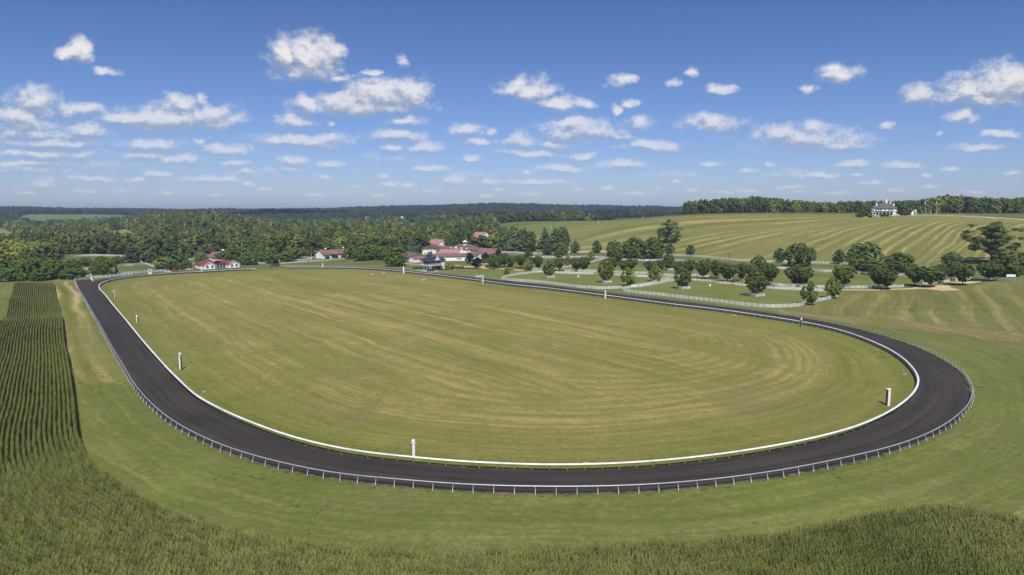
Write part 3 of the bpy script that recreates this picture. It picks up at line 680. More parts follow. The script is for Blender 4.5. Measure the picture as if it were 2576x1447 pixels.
def build_corn():
    E = relax(smooth_curve([V2(P(x, y, 2.0+h1(P(x, y, 0)[0], P(x, y, 0)[1]))) for x, y in CORN_EDGE], 1.0), 4)
    T = np.gradient(E[:, :2], axis=0); T /= np.linalg.norm(T, axis=1)[:, None]; Nn = np.stack([T[:, 1], -T[:, 0]], 1)
    j = len(E)//2
    if (Nn[j]*(-E[j, :2])).sum() < 0: Nn = -Nn                    # towards the camera side, away from the track
    rn = np.random.default_rng(11); pts, rot, scl, idx = [], [], [], []
    EP = E[::3, :2]; sp = 0.75
    left = np.array([PD(52, 378)[:2], PD(30, 300)[:2], PD(0, 213)[:2]])
    k = 0; C = relax(E, 20)[:, :2]; sgn = 1 if ((C[j+1]-C[j-1])[1]*(-C[j, 0])-(C[j+1]-C[j-1])[0]*(-C[j, 1])) > 0 else -1
    while k*sp < 46:
        if k:                              # each row is laid beside the one before it
            T = np.gradient(C, axis=0); T /= np.linalg.norm(T, axis=1)[:, None]; C = C+sgn*np.stack([T[:, 1], -T[:, 0]], 1)*sp; C = relax(C, 4)
            L = np.r_[0, np.cumsum(np.linalg.norm(np.diff(C, axis=0), axis=1))]; q_ = np.linspace(0, L[-1], int(L[-1])+1); C = np.stack([np.interp(q_, L, C[:, 0]), np.interp(q_, L, C[:, 1])], 1)
        T = np.gradient(C, axis=0); T /= np.linalg.norm(T, axis=1)[:, None]; L = np.r_[0, np.cumsum(np.linalg.norm(np.diff(C, axis=0), axis=1))]
        ts = np.arange(rn.uniform(0, 1), L[-1], 1.45)
        x = np.interp(ts, L, C[:, 0]); y = np.interp(ts, L, C[:, 1])
        tx = np.interp(ts, L, T[:, 0]); ty = np.interp(ts, L, T[:, 1])
        d = seg_dist(x, y, EP); ok = d > -1
        # the far part of the field is a narrow block
        yy = y; lim = np.interp(yy, [150, 185, 200, 216, 260, 400], [60, 40, 30, 18.5, 17, 16.5]); ok &= (k*sp < lim) | (x > -60)
        ok &= (y > 34) & (np.hypot(x, y) > 36)
        x, y, tx, ty = x[ok], y[ok], tx[ok], ty[ok]
        if len(x) == 0: k += 1; continue
        x = x+rn.normal(0, .05, len(x)); z = hz(x, y)
        pts.append(np.stack([x, y, z], 1)); n = len(x)
        a = np.arctan2(ty, tx)+rn.normal(0, .03, n)+np.where(rn.random(n) < .5, math.pi, 0)
        rot.append(np.stack([np.zeros(n), np.zeros(n), a], 1))
        vig = 1.0+0.10*np.sin(x/7.0+y/11.0)*np.sin(y/5.0)+rn.normal(0, .05, n)
        scl.append(np.stack([np.ones(n), np.ones(n)*1.0, vig], 1)); idx.append(rn.integers(0, 8, n)); k += 1
    pts = np.vstack(pts); print('corn pieces', len(pts))
    src = [corn_piece(100+i) for i in range(8)]
    scatter('corn_field', pts, np.vstack(rot), np.vstack(scl), np.concatenate(idx), src, 'stuff', 'field of tall tasselled green corn in curving rows outside the track', 'corn')
build_corn()
# ------------------------------------------------------------------ trees
def env_radius(kind, t):
    """crown outline: relative radius at relative crown height t"""
    if kind == 'oval': return math.sin(math.pi*min(1, (t*0.92+0.06)))**0.62
    if kind == 'egg': return (math.sin(math.pi*min(1, t**0.78*0.93+0.06)))**0.75
    if kind == 'vase': return min(1.0, (0.30+1.25*t)) if t < .55 else max(0.0, 1-((t-.55)/.47)**2.2)**.55
    if kind == 'dome': return (0.80+0.55*t if t < .3 else max(0.0, 1-((t-.3)/.72)**2.4)**.5)
    if kind == 'cone': return max(0.03, (1-t)**0.8)*(1 if t > .06 else .7)
    if kind == 'spread': return (0.55+0.9*t if t < .45 else max(0.0, 1-((t-.45)/.57)**2.5)**.5)
    return max(0.0, 1-(2*t-1)**2)**.5
def crown_arrays(kind, h, w, base, nclump, nleaf, leaf, seed, core=True, clump=0.26, flat=1.0, holes=0.0):
    """leaf-sized quads spread over many overlapping bough clumps; returns verts, faces"""
    rn = np.random.default_rng(seed); ch = h*(1-base); z0 = h*base; R0 = w/2; V = []; F = []
    C = []
    k = 0; lob = rn.uniform(0, 6.28, 6)
    while len(C) < nclump and k < nclump*40:
        k += 1; t = (k*0.6180339887+rn.uniform(-.03, .03)) % 1.0*.97+.015; r = env_radius(kind, t)
        if rn.random() > r+0.12: continue
        a = len(C)*2.399963+rn.uniform(-.5, .5); q = rn.uniform(0.80, 1.0) if rn.random() < .82 else rn.uniform(0.1, .6)
        rc = clump*R0*rn.uniform(.7, 1.25)*(0.55+0.45*r)
        irr = 1+0.07*math.sin(3*a+lob[0]+t*5)+0.05*math.sin(5*a+lob[1]-t*9)
        rad = max(0, R0*r*irr*q-rc*.55)
        if holes and math.sin(a*2+lob[2]+t*7)*math.sin(t*11+lob[3]) > 1-holes: continue
        C.append((rad*math.cos(a), rad*math.sin(a), z0+ch*t, rc, r))
    C = np.array(C)
    if core:
        # dark inner boughs: small lumpy cores inside each clump so that the sky does not show through everywhere
        oct_v = np.array([(1,0,0),(-1,0,0),(0,1,0),(0,-1,0),(0,0,1),(0,0,-1)], float); oct_f = [(0,2,4),(2,1,4),(1,3,4),(3,0,4),(2,0,5),(1,2,5),(3,1,5),(0,3,5)]
    V4 = []; 
    n = len(C)*nleaf; ci = np.repeat(np.arange(len(C)), nleaf)
    d = rn.normal(0, 1, (n, 3)); d /= np.linalg.norm(d, axis=1)[:, None]
    out = np.c_[C[ci, 0], C[ci, 1], (C[ci, 2]-(z0+ch*.35))*.8]; out /= np.linalg.norm(out, axis=1)[:, None]+1e-6
    d = d+out*.55+np.array([0, 0, .28]); d /= np.linalg.norm(d, axis=1)[:, None]
    rr = C[ci, 3]*rn.uniform(.72, 1.06, n)
    p = C[ci, :3]+d*rr[:, None]*np.array([1, 1, flat])
    nr = d+np.array([0, 0, .25])+rn.normal(0, .36, (n, 3)); nr /= np.linalg.norm(nr, axis=1)[:, None]
    up = np.cross(nr, rn.normal(0, 1, (n, 3))); up /= np.linalg.norm(up, axis=1)[:, None]+1e-9; sd_ = np.cross(nr, up)
    s = leaf*rn.uniform(.6, 1.25, n)
    a_, b_ = up*(s*.62)[:, None], sd_*(s*.42)[:, None]
    V = np.stack([p-a_, p-b_*1.0+a_*.1, p+a_, p+b_*1.0+a_*.1], 1).reshape(-1, 3)
    F = np.arange(n*4).reshape(n, 4)
    if core:
        cv = []; cf = []
        for c in C:
            b = len(V)+len(cv); r = c[3]*.72
            cv += [tuple(np.array(c[:3])+v*r*rn.uniform(.8, 1.15)*np.array([1, 1, flat])) for v in oct_v]
            cf += [(b+f[0], b+f[1], b+f[2], b+f[2]) for f in oct_f]
        # plus a central body
        for t in np.linspace(.12, .82, 5):
            r = env_radius(kind, t)*R0*.52; b = len(V)+len(cv)
            cv += [(v[0]*r, v[1]*r, z0+ch*t+v[2]*ch*.16) for v in oct_v]; cf += [(b+f[0], b+f[1], b+f[2], b+f[2]) for f in oct_f]
        V = np.vstack([V, cv]); tri = np.array(cf)
    else: tri = None
    return V, F, tri
def crown_mesh(name, m, **kw):
    V, F, tri = crown_arrays(**kw)
    me = bpy.data.meshes.new(name); nq = len(F); nt_ = 0 if tri is None else len(tri)
    loops = F.ravel() if tri is None else np.concatenate([F.ravel(), tri[:, :3].ravel()])
    me.vertices.add(len(V)); me.vertices.foreach_set('co', np.asarray(V, np.float32).ravel())
    me.loops.add(len(loops)); me.loops.foreach_set('vertex_index', loops.astype(np.int32))
    me.polygons.add(nq+nt_); me.polygons.foreach_set('loop_start', np.concatenate([np.arange(nq)*4, nq*4+np.arange(nt_)*3]).astype(np.int32))
    me.materials.append(m); me.update(calc_edges=True); return me
def trunk_mesh(h, w, base, rad, seed, kind='std', m=None):
    rn = random.Random(seed); mb = MB(); top = h*(base+(1-base)*.5)
    if kind == 'vase':
        zf = h*base*.75; mb.tube([(0, 0, -.4), (0, 0, zf*.5), (0, 0, zf)], [rad*1.25, rad, rad*.95], 7)
        for i in range(6):
            a = i*1.047+rn.uniform(-.3, .3); l = w*.34
            mb.tube([(0, 0, zf*.92), (math.cos(a)*l*.35, math.sin(a)*l*.35, zf+h*.14), (math.cos(a)*l, math.sin(a)*l, zf+h*.38)], [rad*.6, rad*.42, rad*.12], 5)
    else:
        mb.tube([(0, 0, -.4), (0, 0, h*base), (rn.uniform(-.2, .2), 0, top), (0, rn.uniform(-.2, .2), h*.85)], [rad*1.3, rad, rad*.7, rad*.15], 7)
        for i in range(5):
            a = i*1.257+rn.uniform(-.4, .4); z = h*(base+.06+.1*i); l = w*.32
            mb.tube([(0, 0, z), (math.cos(a)*l*.5, math.sin(a)*l*.5, z+h*.06), (math.cos(a)*l, math.sin(a)*l, z+h*.13)], [rad*.5, rad*.32, rad*.1], 5)
    me = bpy.data.meshes.new('trunk'); me.from_pydata(mb.v, [], mb.f); me.materials.append(m or M['bark']); me.polygons.foreach_set('use_smooth', [True]*len(mb.f)); me.update(); return me
# kind: object name, leaf material, h, w, outline, bare trunk share, clumps, leaves per clump, leaf size, clump size, trunk radius, trunk type
KINDS = {
 'vase': ('shade_tree', 'leaf_vase', 11.0, 10.0, 'vase', .20, 130, 32, .52, .175, .20, 'vase'),
 'oval': ('shade_tree', 'leaf_oval', 11.0, 9.0, 'oval', .14, 140, 32, .50, .165, .22, 'std'),
 'linden': ('linden_tree', 'leaf_linden', 11.0, 9.0, 'egg', .06, 140, 32, .45, .155, .24, 'std'),
 'maple': ('maple_tree', 'leaf_maple', 15.0, 16.0, 'dome', .045, 190, 34, .70, .155, .38, 'std'),
 'pear': ('young_tree', 'leaf_pear', 9.0, 6.5, 'egg', .10, 100, 30, .42, .18, .14, 'std'),
 'light': ('tall_pale_tree', 'leaf_light', 20.0, 17.0, 'oval', .03, 60, 60, .72, .21, .45, 'std'),
 'yellow': ('ornamental_tree', 'leaf_yellow', 7.0, 9.0, 'dome', .03, 70, 34, .48, .22, .15, 'std'),
 'purple': ('purple_leaf_tree', 'leaf_purple', 8.0, 6.5, 'egg', .12, 60, 34, .50, .26, .16, 'std'),
 'pine': ('pine_tree', 'leaf_pine', 16.0, 12.0, 'cone', .04, 120, 34, .75, .20, .32, 'std'),
 'cypress': ('spreading_pine_tree', 'leaf_vase', 21.0, 26.0, 'spread', .20, 62, 60, .85, .17, .55, 'std'),
 'broad': ('broadleaf_tree', 'leaf_wood', 15.0, 13.0, 'dome', .05, 95, 28, 1.0, .22, .35, 'std'),
 'tall': ('tall_wood_tree', 'leaf_wood', 20.0, 11.0, 'spread', .38, 60, 34, .95, .25, .28, 'std'),
 'shrub': ('shrub', 'leaf_hedge', 2.2, 3.6, 'dome', .0, 30, 24, .35, .30, .05, 'std'),
}
_pool = {}
def pool(kind, var):
    key = (kind, var)
    if key not in _pool:
        nm, ml, h, w, env, base, nc, nl, leaf, cl, tr, tk = KINDS[kind]; sd_ = sum(map(ord, kind))*17+var*131
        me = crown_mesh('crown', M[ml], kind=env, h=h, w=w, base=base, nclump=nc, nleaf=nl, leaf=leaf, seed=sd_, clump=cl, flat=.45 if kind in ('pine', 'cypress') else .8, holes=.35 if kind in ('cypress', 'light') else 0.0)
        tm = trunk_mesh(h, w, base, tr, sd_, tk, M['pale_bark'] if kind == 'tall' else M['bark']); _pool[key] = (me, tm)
    return _pool[key]
NVAR = {'vase': 4, 'oval': 3, 'linden': 3, 'maple': 4, 'pear': 3, 'pine': 3, 'broad': 6, 'purple': 2, 'tall': 3}
_tc = {}
_rt = random.Random(5)
def tree(kind, x, y, h, w, label, group=None, cat='tree', name=None, var=None, z=None):
    nm = name or KINDS[kind][0]; _tc[kind] = _tc.get(kind, -1)+1; v = _tc[kind] % NVAR.get(kind, 1) if var is None else var
    cm, tm = pool(kind, v); H0, W0 = KINDS[kind][2], KINDS[kind][3]
    r = thing(nm, label, cat, (x, y, h1(x, y) if z is None else z), _rt.uniform(0, 6.28), group)
    g_ = {'vase': 1.04, 'oval': 1.05, 'linden': 1.06, 'pear': 1.06, 'maple': 1.08, 'yellow': .98, 'cypress': 1.08, 'light': 1.12}.get(kind, 1.17); s = (w*g_/W0, w*g_/W0, h*1.03/H0)
    c = bpy.data.objects.new('crown', cm); COL.objects.link(c); c.parent = r; c.scale = s
    if kind != 'shrub':
        t = bpy.data.objects.new('trunk', tm); COL.objects.link(t); t.parent = r; t.scale = s
    return r
def tpx(kind, px, py, top, wpx, label, group=None, **kw):
    """a tree whose foot, top and width were read off the picture"""
    p = P(px, py); k = upx(p.y*cP+(HC-p.z)*sP); h = (py-top)/k; w = wpx/k
    return tree(kind, p.x, p.y, h, w, label, group, **kw)
c3 = lambda c, d: (1257.8+c*.1739, 534.6+d*.1739)
def T5(kind, c, b, t, w, label, g=None, **kw):            # coordinates of an enlarged detail of the photograph
    x, y = 1257.8+c*.1739, 534.6+b*.1739; return tpx(kind, x, y, 534.6+t*.1739, w*.1739, label, g, **kw)
def T6(kind, c, b, t, w, label, g=None, **kw):
    x, y = 1572.3+c*.1739, 534.6+b*.1739; return tpx(kind, x, y, 534.6+t*.1739, w*.1739, label, g, **kw)
def T7(kind, c, b, t, w, label, g=None, **kw):
    x, y = 1949.6+c*.1739, 534.6+b*.1739; return tpx(kind, x, y, 534.6+t*.1739, w*.1739, label, g, **kw)
def T8(kind, c, b, t, w, label, g=None, **kw):
    x, y = 2264+c*.2174, 471.7+b*.2174; return tpx(kind, x, y, 471.7+t*.2174, w*.2174, label, g, **kw)
def T1(kind, c, b, t, w, label, g=None, **kw):
    x, y = c*.1956, 471.7+b*.1956; return tpx(kind, x, y, 471.7+t*.1956, w*.1956, label, g, **kw)
def T2(kind, c, b, t, w, label, g=None, **kw):
    x, y = 377.3+c*.1739, 503.1+b*.1739; return tpx(kind, x, y, 503.1+t*.1739, w*.1739, label, g, **kw)
def T3(kind, c, b, t, w, label, g=None, **kw):
    x, y = 754.7+c*.1391, 503.1+b*.1391; return tpx(kind, x, y, 503.1+t*.1391, w*.1391, label, g, **kw)
def T4(kind, c, b, t, w, label, g=None, **kw):
    x, y = 1006.2+c*.1304, 534.6+b*.1304; return tpx(kind, x, y, 534.6+t*.1304, w*.1304, label, g, **kw)
GL, GF, GH, GB, GP = 'shade trees lining the sandy lane', 'fenced trees standing in the paddocks', 'trees along the foot of the mown hill', 'young bright trees by the paddock fences', 'trees of the western pasture'
# lane trees, from the white stables to the right edge
T5('vase', 5, 800, 625, 110, 'small vase shaped lane tree beside the sand turning place', GL)
T5('vase', 65, 790, 612, 150, 'slim dark lane tree behind the white horse post', GL)
T5('vase', 150, 830, 632, 170, 'dark lane tree left of the bright pointed young tree', GL)
T5('vase', 300, 805, 622, 170, 'dark lane tree right behind the pointed pale green tree', GL)
T5('vase', 440, 800, 650, 120, 'half hidden lane tree between pointed green tree and its dark neighbour', GL)
T5('vase', 550, 835, 637, 160, 'dark forked lane tree just left of the first boxed paddock tree', GL)
T5('vase', 855, 850, 655, 165, 'dark forked lane tree touching the first boxed paddock tree', GL)
T5('vase', 1105, 860, 660, 200, 'broad dark lane tree before the low white fence, left of a pair', GL)
T5('vase', 1210, 860, 652, 200, 'broad dark lane tree before the low white fence, right of a pair', GL)
T5('oval', 1590, 835, 655, 210, 'lane tree whose top shows above the second boxed tree', GL)
T5('oval', 1690, 735, 552, 175, 'rounded olive tree beside the corner of two white fences', GL)
T5('vase', 1785, 860, 700, 160, 'dark lane tree behind the pointed green tree, left half of a pair', GL)
T5('vase', 1900, 850, 668, 190, 'dark lane tree behind the pointed green tree, right half of a pair', GL)
T6('vase', 365, 880, 700, 200, 'dark lane tree behind the third pointed green tree', GL)
T6('vase', 500, 862, 697, 190, 'dark lane tree touching the boxed tree of the upper paddock', GL)
T6('vase', 770, 905, 708, 190, 'dark lane tree just behind the third boxed tree, left side', GL)
T6('vase', 925, 905, 690, 200, 'dark lane tree just behind the third boxed tree, right side', GL)
T6('vase', 1128, 965, 700, 240, 'wide lane tree left of the twin white waterer in the paddock', GL)
T6('vase', 1312, 960, 708, 190, 'narrower lane tree between two wide ones above the gateway', GL)
T6('vase', 1482, 1008, 745, 300, 'widest lane tree, standing over the dark gateway end', GL)
T6('vase', 1685, 998, 735, 190, 'lane tree just right of the dark gateway end', GL)
T6('vase', 1830, 985, 755, 190, 'lane tree hidden behind the fourth boxed paddock tree', GL)
T6('oval', 1930, 870, 630, 215, 'rounded tree rising above the fourth boxed paddock tree', GL)
T6('vase', 2068, 1052, 755, 300, 'spreading lane tree right of the fourth boxed paddock tree', GL)
T7('vase', 285, 1075, 790, 270, 'dark lane tree at the end of the gravel, left of a close pair', GL)
T7('vase', 385, 1080, 795, 330, 'dark lane tree at the end of the gravel, right of a close pair', GL)
T7('vase', 990, 1095, 768, 340, 'large dark lane tree behind the last pointed green tree', GL)
T7('oval', 1455, 900, 668, 270, 'olive tree in front of the big hill maple', GL)
T7('vase', 1492, 1095, 790, 290, 'lane tree at the sandy strip, left of a close pair', GL)
T7('vase', 1612, 1118, 825, 290, 'lane tree at the sandy strip, right and nearer of a close pair', GL)
T8('vase', 172, 1142, 902, 230, 'lane tree left of the wide patch of tan sand', GL)
T8('vase', 340, 1158, 915, 270, 'lane tree standing at the tip of the tan sand patch', GL)
T8('vase', 465, 1110, 905, 170, 'lane tree on the tan sand patch, behind its neighbours', GL)
T8('vase', 585, 1075, 858, 200, 'lane tree behind the gap in the white fence by the sand', GL)
T8('vase', 723, 1132, 888, 240, 'lane tree with clear trunk right of the tan sand patch', GL)
T8('vase', 1027, 1082, 868, 280, 'dark lane tree where the sand path meets the last fence', GL)
# boxed trees
BOX = [(T5, 712, 945, 690, 185, 1.0, 'smallest boxed paddock tree, in the far left paddock'), (T5, 1530, 1018, 690, 225, 1.0, 'boxed oval tree left of the paddock division'),
       (T6, 630, 838, 597, 165, .9, 'boxed oval tree of the upper paddock below the double fence'), (T6, 838, 1105, 795, 245, 1.1, 'boxed oval tree in the middle of the front paddock'),
       (T6, 1893, 1210, 845, 285, 1.2, 'largest boxed tree, near the right end of the front paddock')]
for fn, c, b, t, w, bs, lb in BOX:
    r = fn('oval', c, b, t, w, lb, GF)
    s = 2.3*bs; g = thing('tree_guard', 'low square white guard round the '+lb.split(',')[0].replace('boxed ', ''), 'tree guard', r.location, R(28), 'square guards round the paddock trees')
    mb = MB()
    for z in (.35, .68, 1.0, 1.32):
        for i in range(4):
            a = [(-s, -s), (s, -s), (s, s), (-s, s)]; p, q = a[i], a[(i+1) % 4]; mb.bar((*p, z), (*q, z), .05, .16)
    mb.build('rails', M['white_fence'], g)
    for p in ((-s, -s), (s, -s), (s, s), (-s, s)): MB().box((p[0]-.09, p[1]-.09, -.2), (p[0]+.09, p[1]+.09, 1.5)).build('post', M['white_fence'], g)
# young bright trees
for fn, c, b, t, w, lb in [(T5, 97, 912, 797, 92, 'tiny bright young tree alone on the lawn west of the paddocks'), (T5, 408, 858, 678, 150, 'pointed pale green tree before the lane at the far paddock corner'),
    (T5, 980, 775, 625, 95, 'thin pale green tree behind the lane beside a diagonal fence'), (T5, 1310, 715, 560, 110, 'pale green tree at the bend of the upper white fences'),
    (T5, 1855, 1065, 803, 215, 'bright green tree where the two front paddocks meet'), (T6, 435, 1003, 768, 205, 'bright green tree at the top of the diagonal double fence'),
    (T6, 1200, 800, 660, 90, 'pale treetop poking out above the lane trees'), (T7, 492, 1335, 1000, 230, 'bright green tree at the bottom corner of the front paddock'), (T7, 832, 1243, 935, 230, 'bright green tree at the upper right end of the front paddock fence')]:
    fn('pear', c, b, t, w, lb, GB)
# foot of the hill
for fn, k, c, b, t, w, lb in [(T5, 'linden', 1085, 592, 412, 135, 'egg shaped dark tree before the hill, left of two alone'), (T5, 'linden', 1400, 587, 402, 138, 'egg shaped dark tree before the hill, right of two alone'),
    (T5, 'linden', 412, 655, 508, 130, 'small round dark tree by the break in the far fence'), (T5, 'linden', 700, 612, 452, 185, 'flat round dark tree at the pine grove edge'),
    (T5, 'oval', 850, 672, 540, 150, 'light olive round tree before the far fence'), (T5, 'broad', 875, 612, 440, 190, 'bright bushy tree right of the pine grove'),
    (T5, 'maple', 1660, 640, 418, 250, 'big dense hill maple, leftmost of the three in a row'), (T5, 'maple', 1930, 660, 362, 315, 'big dense hill maple, tallest in the middle of three'),
    (T6, 'maple', 410, 670, 372, 305, 'big dense hill maple, rightmost of the three in a row'), (T6, 'linden', 640, 608, 442, 145, 'oval dark tree tucked beside the row of three maples'),
    (T6, 'linden', 945, 632, 463, 128, 'pointed dark tree standing alone on the upper fence line'), (T6, 'linden', 2237, 722, 512, 172, 'egg shaped dark tree left of the lone big maple'),
    (T7, 'maple', 340, 778, 462, 350, 'big bright maple between two egg shaped dark trees'), (T7, 'linden', 530, 716, 510, 135, 'dark tree half hidden by the big bright maple'),
    (T7, 'linden', 920, 748, 533, 170, 'lone egg shaped dark tree right of the big bright maple'), (T7, 'maple', 1295, 842, 446, 460, 'largest dark maple at the foot of the hill'),
    (T7, 'maple', 1792, 862, 584, 385, 'low wide dark maple before the steep hill'), (T8, 'linden', 590, 905, 744, 210, 'round dark tree with a bird house on the hill foot'),
    (T8, 'broad', 1230, 1025, 715, 310, 'big light green rounded tree by the white sign'), (T8, 'broad', 1450, 985, 760, 190, 'dark tree cut by the right picture edge')]:
    fn(k, c, b, t, w, lb, GH)
T6('light', 630, 440, 118, 330, 'tall loose pale green tree on the hillside', GH)
T8('cypress', 1058, 872, 418, 620, 'wide old tree with spreading tiers and bare trunk on the right hillside', GH)
T8('yellow', 1405, 1015, 955, 100, 'yellow flowering shrub near the right picture edge', None, cat='shrub', name='flowering_shrub')
# around the pavilion and the stables
for k, c, b, t, w, lb in [('purple', 1345, 988, 783, 150, 'purple leaved tree left of three before the stable wall'), ('purple', 1482, 1078, 868, 180, 'purple leaved tree nearest the sand path'),
    ('purple', 1652, 950, 778, 145, 'purple leaved tree before the stable gable'), ('purple', 1775, 860, 768, 100, 'small purple leaved tree against the stable roof'),
    ('oval', 1812, 1088, 818, 250, 'round dark lawn tree right of the purple trees'), ('vase', 2010, 1055, 808, 200, 'dark tree on the lawn, leaning over the sand path'),
    ('yellow', 950, 1098, 950, 200, 'spreading yellow green tree beside the pavilion'), ('pine', 232, 800, 535, 330, 'blue green pine between the stable roofs'),
    ('maple', 1000, 690, 465, 290, 'dense dark tree behind the curved roof barn'), ('pine', 1262, 690, 385, 140, 'thin dark pine with bare trunk behind the cupola'),
    ('broad', 1440, 735, 480, 270, 'wide leafy tree behind the cupola roof'), ('broad', 1620, 735, 470, 300, 'wide leafy tree behind the right stable wing'), ('broad', 1800, 740, 440, 260, 'leafy tree at the end of the stable roofs'),
    ('pine', 2100, 740, 365, 280, 'tall blue green pine at the lamp post'), ('pine', 1960, 745, 300, 170, 'narrow dark pine among the stable trees'), ('purple', 1905, 850, 700, 110, 'sparse brownish tree by the stable corner')]:
    T4(k, c, b, t, w, lb, 'trees round the stables')
for k, c, b, t, w, lb in [('pine', 50, 560, 215, 190, 'dark pine at the left end of the grove'), ('pine', 200, 568, 225, 250, 'broad pine in the grove over the parked vehicles'), ('pine', 360, 560, 228, 190, 'tall pine with flat top in the grove'),
    ('broad', 440, 560, 290, 170, 'rusty green tree beside the small white house'), ('pine', 650, 530, 222, 230, 'tall pine right of the small white house'), ('pine', 790, 560, 228, 260, 'dense tree in the middle of the right hand grove'),
    ('maple', 905, 570, 228, 190, 'leafy tree closing the grove on the right'), ('broad', 610, 530, 415, 170, 'low dark tree hiding the end of the small white house')]:
    T5(k, c, b, t, w, lb, 'pine grove at the small white house')
for k, c, b, t, w, lb in [('maple', 930, 1065, 820, 260, 'maple at the left end of the dark row by the road'), ('maple', 1110, 1100, 848, 300, 'second maple of the dark row by the road'), ('maple', 1290, 1085, 815, 330, 'third maple of the dark row by the road'),
    ('maple', 1470, 1085, 850, 300, 'fourth maple of the dark row by the road'), ('maple', 1730, 1200, 848, 390, 'nearest and largest maple of the dark row by the road')]:
    T3(k, c, b, t, w, lb, 'row of dark maples by the farm road')
for k, c, b, t, w, lb in [('maple', 235, 1012, 890, 160, 'low dark tree beside the silver truck'), ('maple', 345, 1005, 880, 150, 'low dark tree left of the white car'), ('maple', 520, 1003, 875, 155, 'round dark tree in front of the office car park'),
    ('maple', 745, 960, 778, 190, 'dark tree at the back left corner of the office'), ('broad', 280, 900, 670, 220, 'bushy tree left of the car park'), ('broad', 450, 905, 700, 190, 'bushy tree on the bank behind the car park'),
    ('pine', 590, 850, 650, 190, 'blue green pine above the car park'), ('broad', 870, 770, 640, 260, 'dark wide tree above the parking rows'), ('maple', 1195, 905, 680, 220, 'dark tree right behind the office cupola'), ('broad', 1085, 895, 755, 230, 'bright leafy tree right behind the office ridge'),
    ('maple', 1430, 940, 755, 260, 'dark tree right of the office'), ('maple', 1560, 870, 645, 250, 'tall dark tree behind the office lane'), ('maple', 1715, 915, 690, 290, 'wide dark tree before the gate lane'), ('maple', 1985, 890, 745, 220, 'dark tree right of the gate lane'),
    ('broad', 2130, 850, 690, 210, 'dark tree behind the white corner fence'), ('maple', 2262, 820, 715, 140, 'small round tree by the barn corner')]:
    T2(k, c, b, t, w, lb, 'trees round the red roofed office')
for k, c, b, t, w, lb in [('maple', 140, 1200, 1040, 280, 'low wide tree at the left edge of the field row'), ('maple', 290, 1195, 930, 240, 'tall dark tree, third in the field row'), ('maple', 60, 1150, 930, 260, 'tall dark tree cut by the left picture edge'),
    ('maple', 560, 1190, 1050, 280, 'low wide tree in the middle of the field row'), ('maple', 680, 1178, 920, 260, 'tall dark tree right of the middle of the field row'), ('maple', 450, 1140, 905, 260, 'tall dark tree behind the middle of the field row'),
    ('maple', 945, 1172, 1040, 320, 'low spreading tree at the right end of the field row'), ('maple', 930, 1080, 928, 210, 'round dark tree behind the right end of the field row'), ('oval', 1107, 1035, 897, 150, 'ball shaped tree alone in the west paddock'),
    ('oval', 1300, 985, 883, 150, 'ball shaped tree behind the pair by the tall pole'), ('oval', 1507, 1002, 880, 125, 'ball shaped tree at the right of the west paddock'), ('maple', 1275, 1138, 935, 200, 'dark tree left of the tall pale pole, left of a pair'), ('maple', 1395, 1132, 928, 210, 'dark tree left of the tall pale pole, right of a pair'),
    ('pine', 1700, 965, 720, 260, 'blue green pine at the paddock corner, left of two'), ('pine', 1860, 960, 715, 250, 'blue green pine at the paddock corner, right of two'), ('broad', 2000, 990, 760, 160, 'slim tree right of the two blue green pines'),
    ('broad', 2120, 1055, 900, 240, 'bushy tree beside the drive end'), ('broad', 2190, 930, 730, 230, 'bushy tree behind the drive end')]:
    T1(k, c, b, t, w, lb, GP)
# ------------------------------------------------------------------ woodland: the 240 nearest trees are things, the rest of each wood one mass
KINDS['wood_a'] = ('x', 'leaf_far', 16.0, 13.0, 'dome', .03, 34, 15, 1.75, .30, .3, 'std')
def wood_src(i, m, kind='dome', h=16.0, w=13.0, nc=44, nl=18, leaf=1.25, flat=.8):
    me = crown_mesh('wood_crown', M[m], kind=kind, h=h, w=w, base=.03, nclump=nc, nleaf=nl, leaf=leaf, seed=900+i, clump=.30, flat=flat)
    return bpy.data.objects.new('wood_crown', me)
WSRC = [wood_src(0, 'leaf_wood'), wood_src(1, 'leaf_wood'), wood_src(2, 'leaf_wood_light'), wood_src(3, 'leaf_wood_dark')]+[wood_src(4, 'leaf_pine', 'cone', 17, 9, 44, 16, 1.1, .5), wood_src(5, 'leaf_wood', 'egg', 17, 11)]
FSRC = [wood_src(10, 'leaf_far'), wood_src(11, 'leaf_far'), wood_src(12, 'leaf_wood_light'), wood_src(13, 'leaf_wood_dark')]+[wood_src(14, 'leaf_far', 'egg', 17, 11)]
rw = np.random.default_rng(21)
CLEAR = [cut(*q[:4]) for q in FIELDS]
CLEAR += [HILL, FARM]
def wood_points(fn, n, seed, sp):
    """jittered grid points for which fn(px, y) is true"""
def grid_region(pxa, pxb, ya, yb, sp, grow=0.0, seed=1):
    rn = np.random.default_rng(seed); out = []
    y = ya
    while y < yb:
        s_ = sp*(1+grow*(y-ya)/1000); xa = (pxa-CX)/(FOC*cP)*y; xb = (pxb-CX)/(FOC*cP)*y
        n = max(1, int((xb-xa)/s_)); x = xa+(np.arange(n)+.5)*(xb-xa)/n+rn.uniform(-.45, .45, n)*s_; out.append(np.stack([x, y+rn.uniform(-.45, .45, n)*s_], 1)); y += s_*.9
    return np.vstack(out)
def keep(pts, extra=()):
    x, y = pts[:, 0], pts[:, 1]; m = np.ones(len(pts), bool)
    for c in CLEAR: m &= ~inside(x, y, c)
    for c in extra: m &= ~inside(x, y, c)
    return pts[m]
WOODS = []
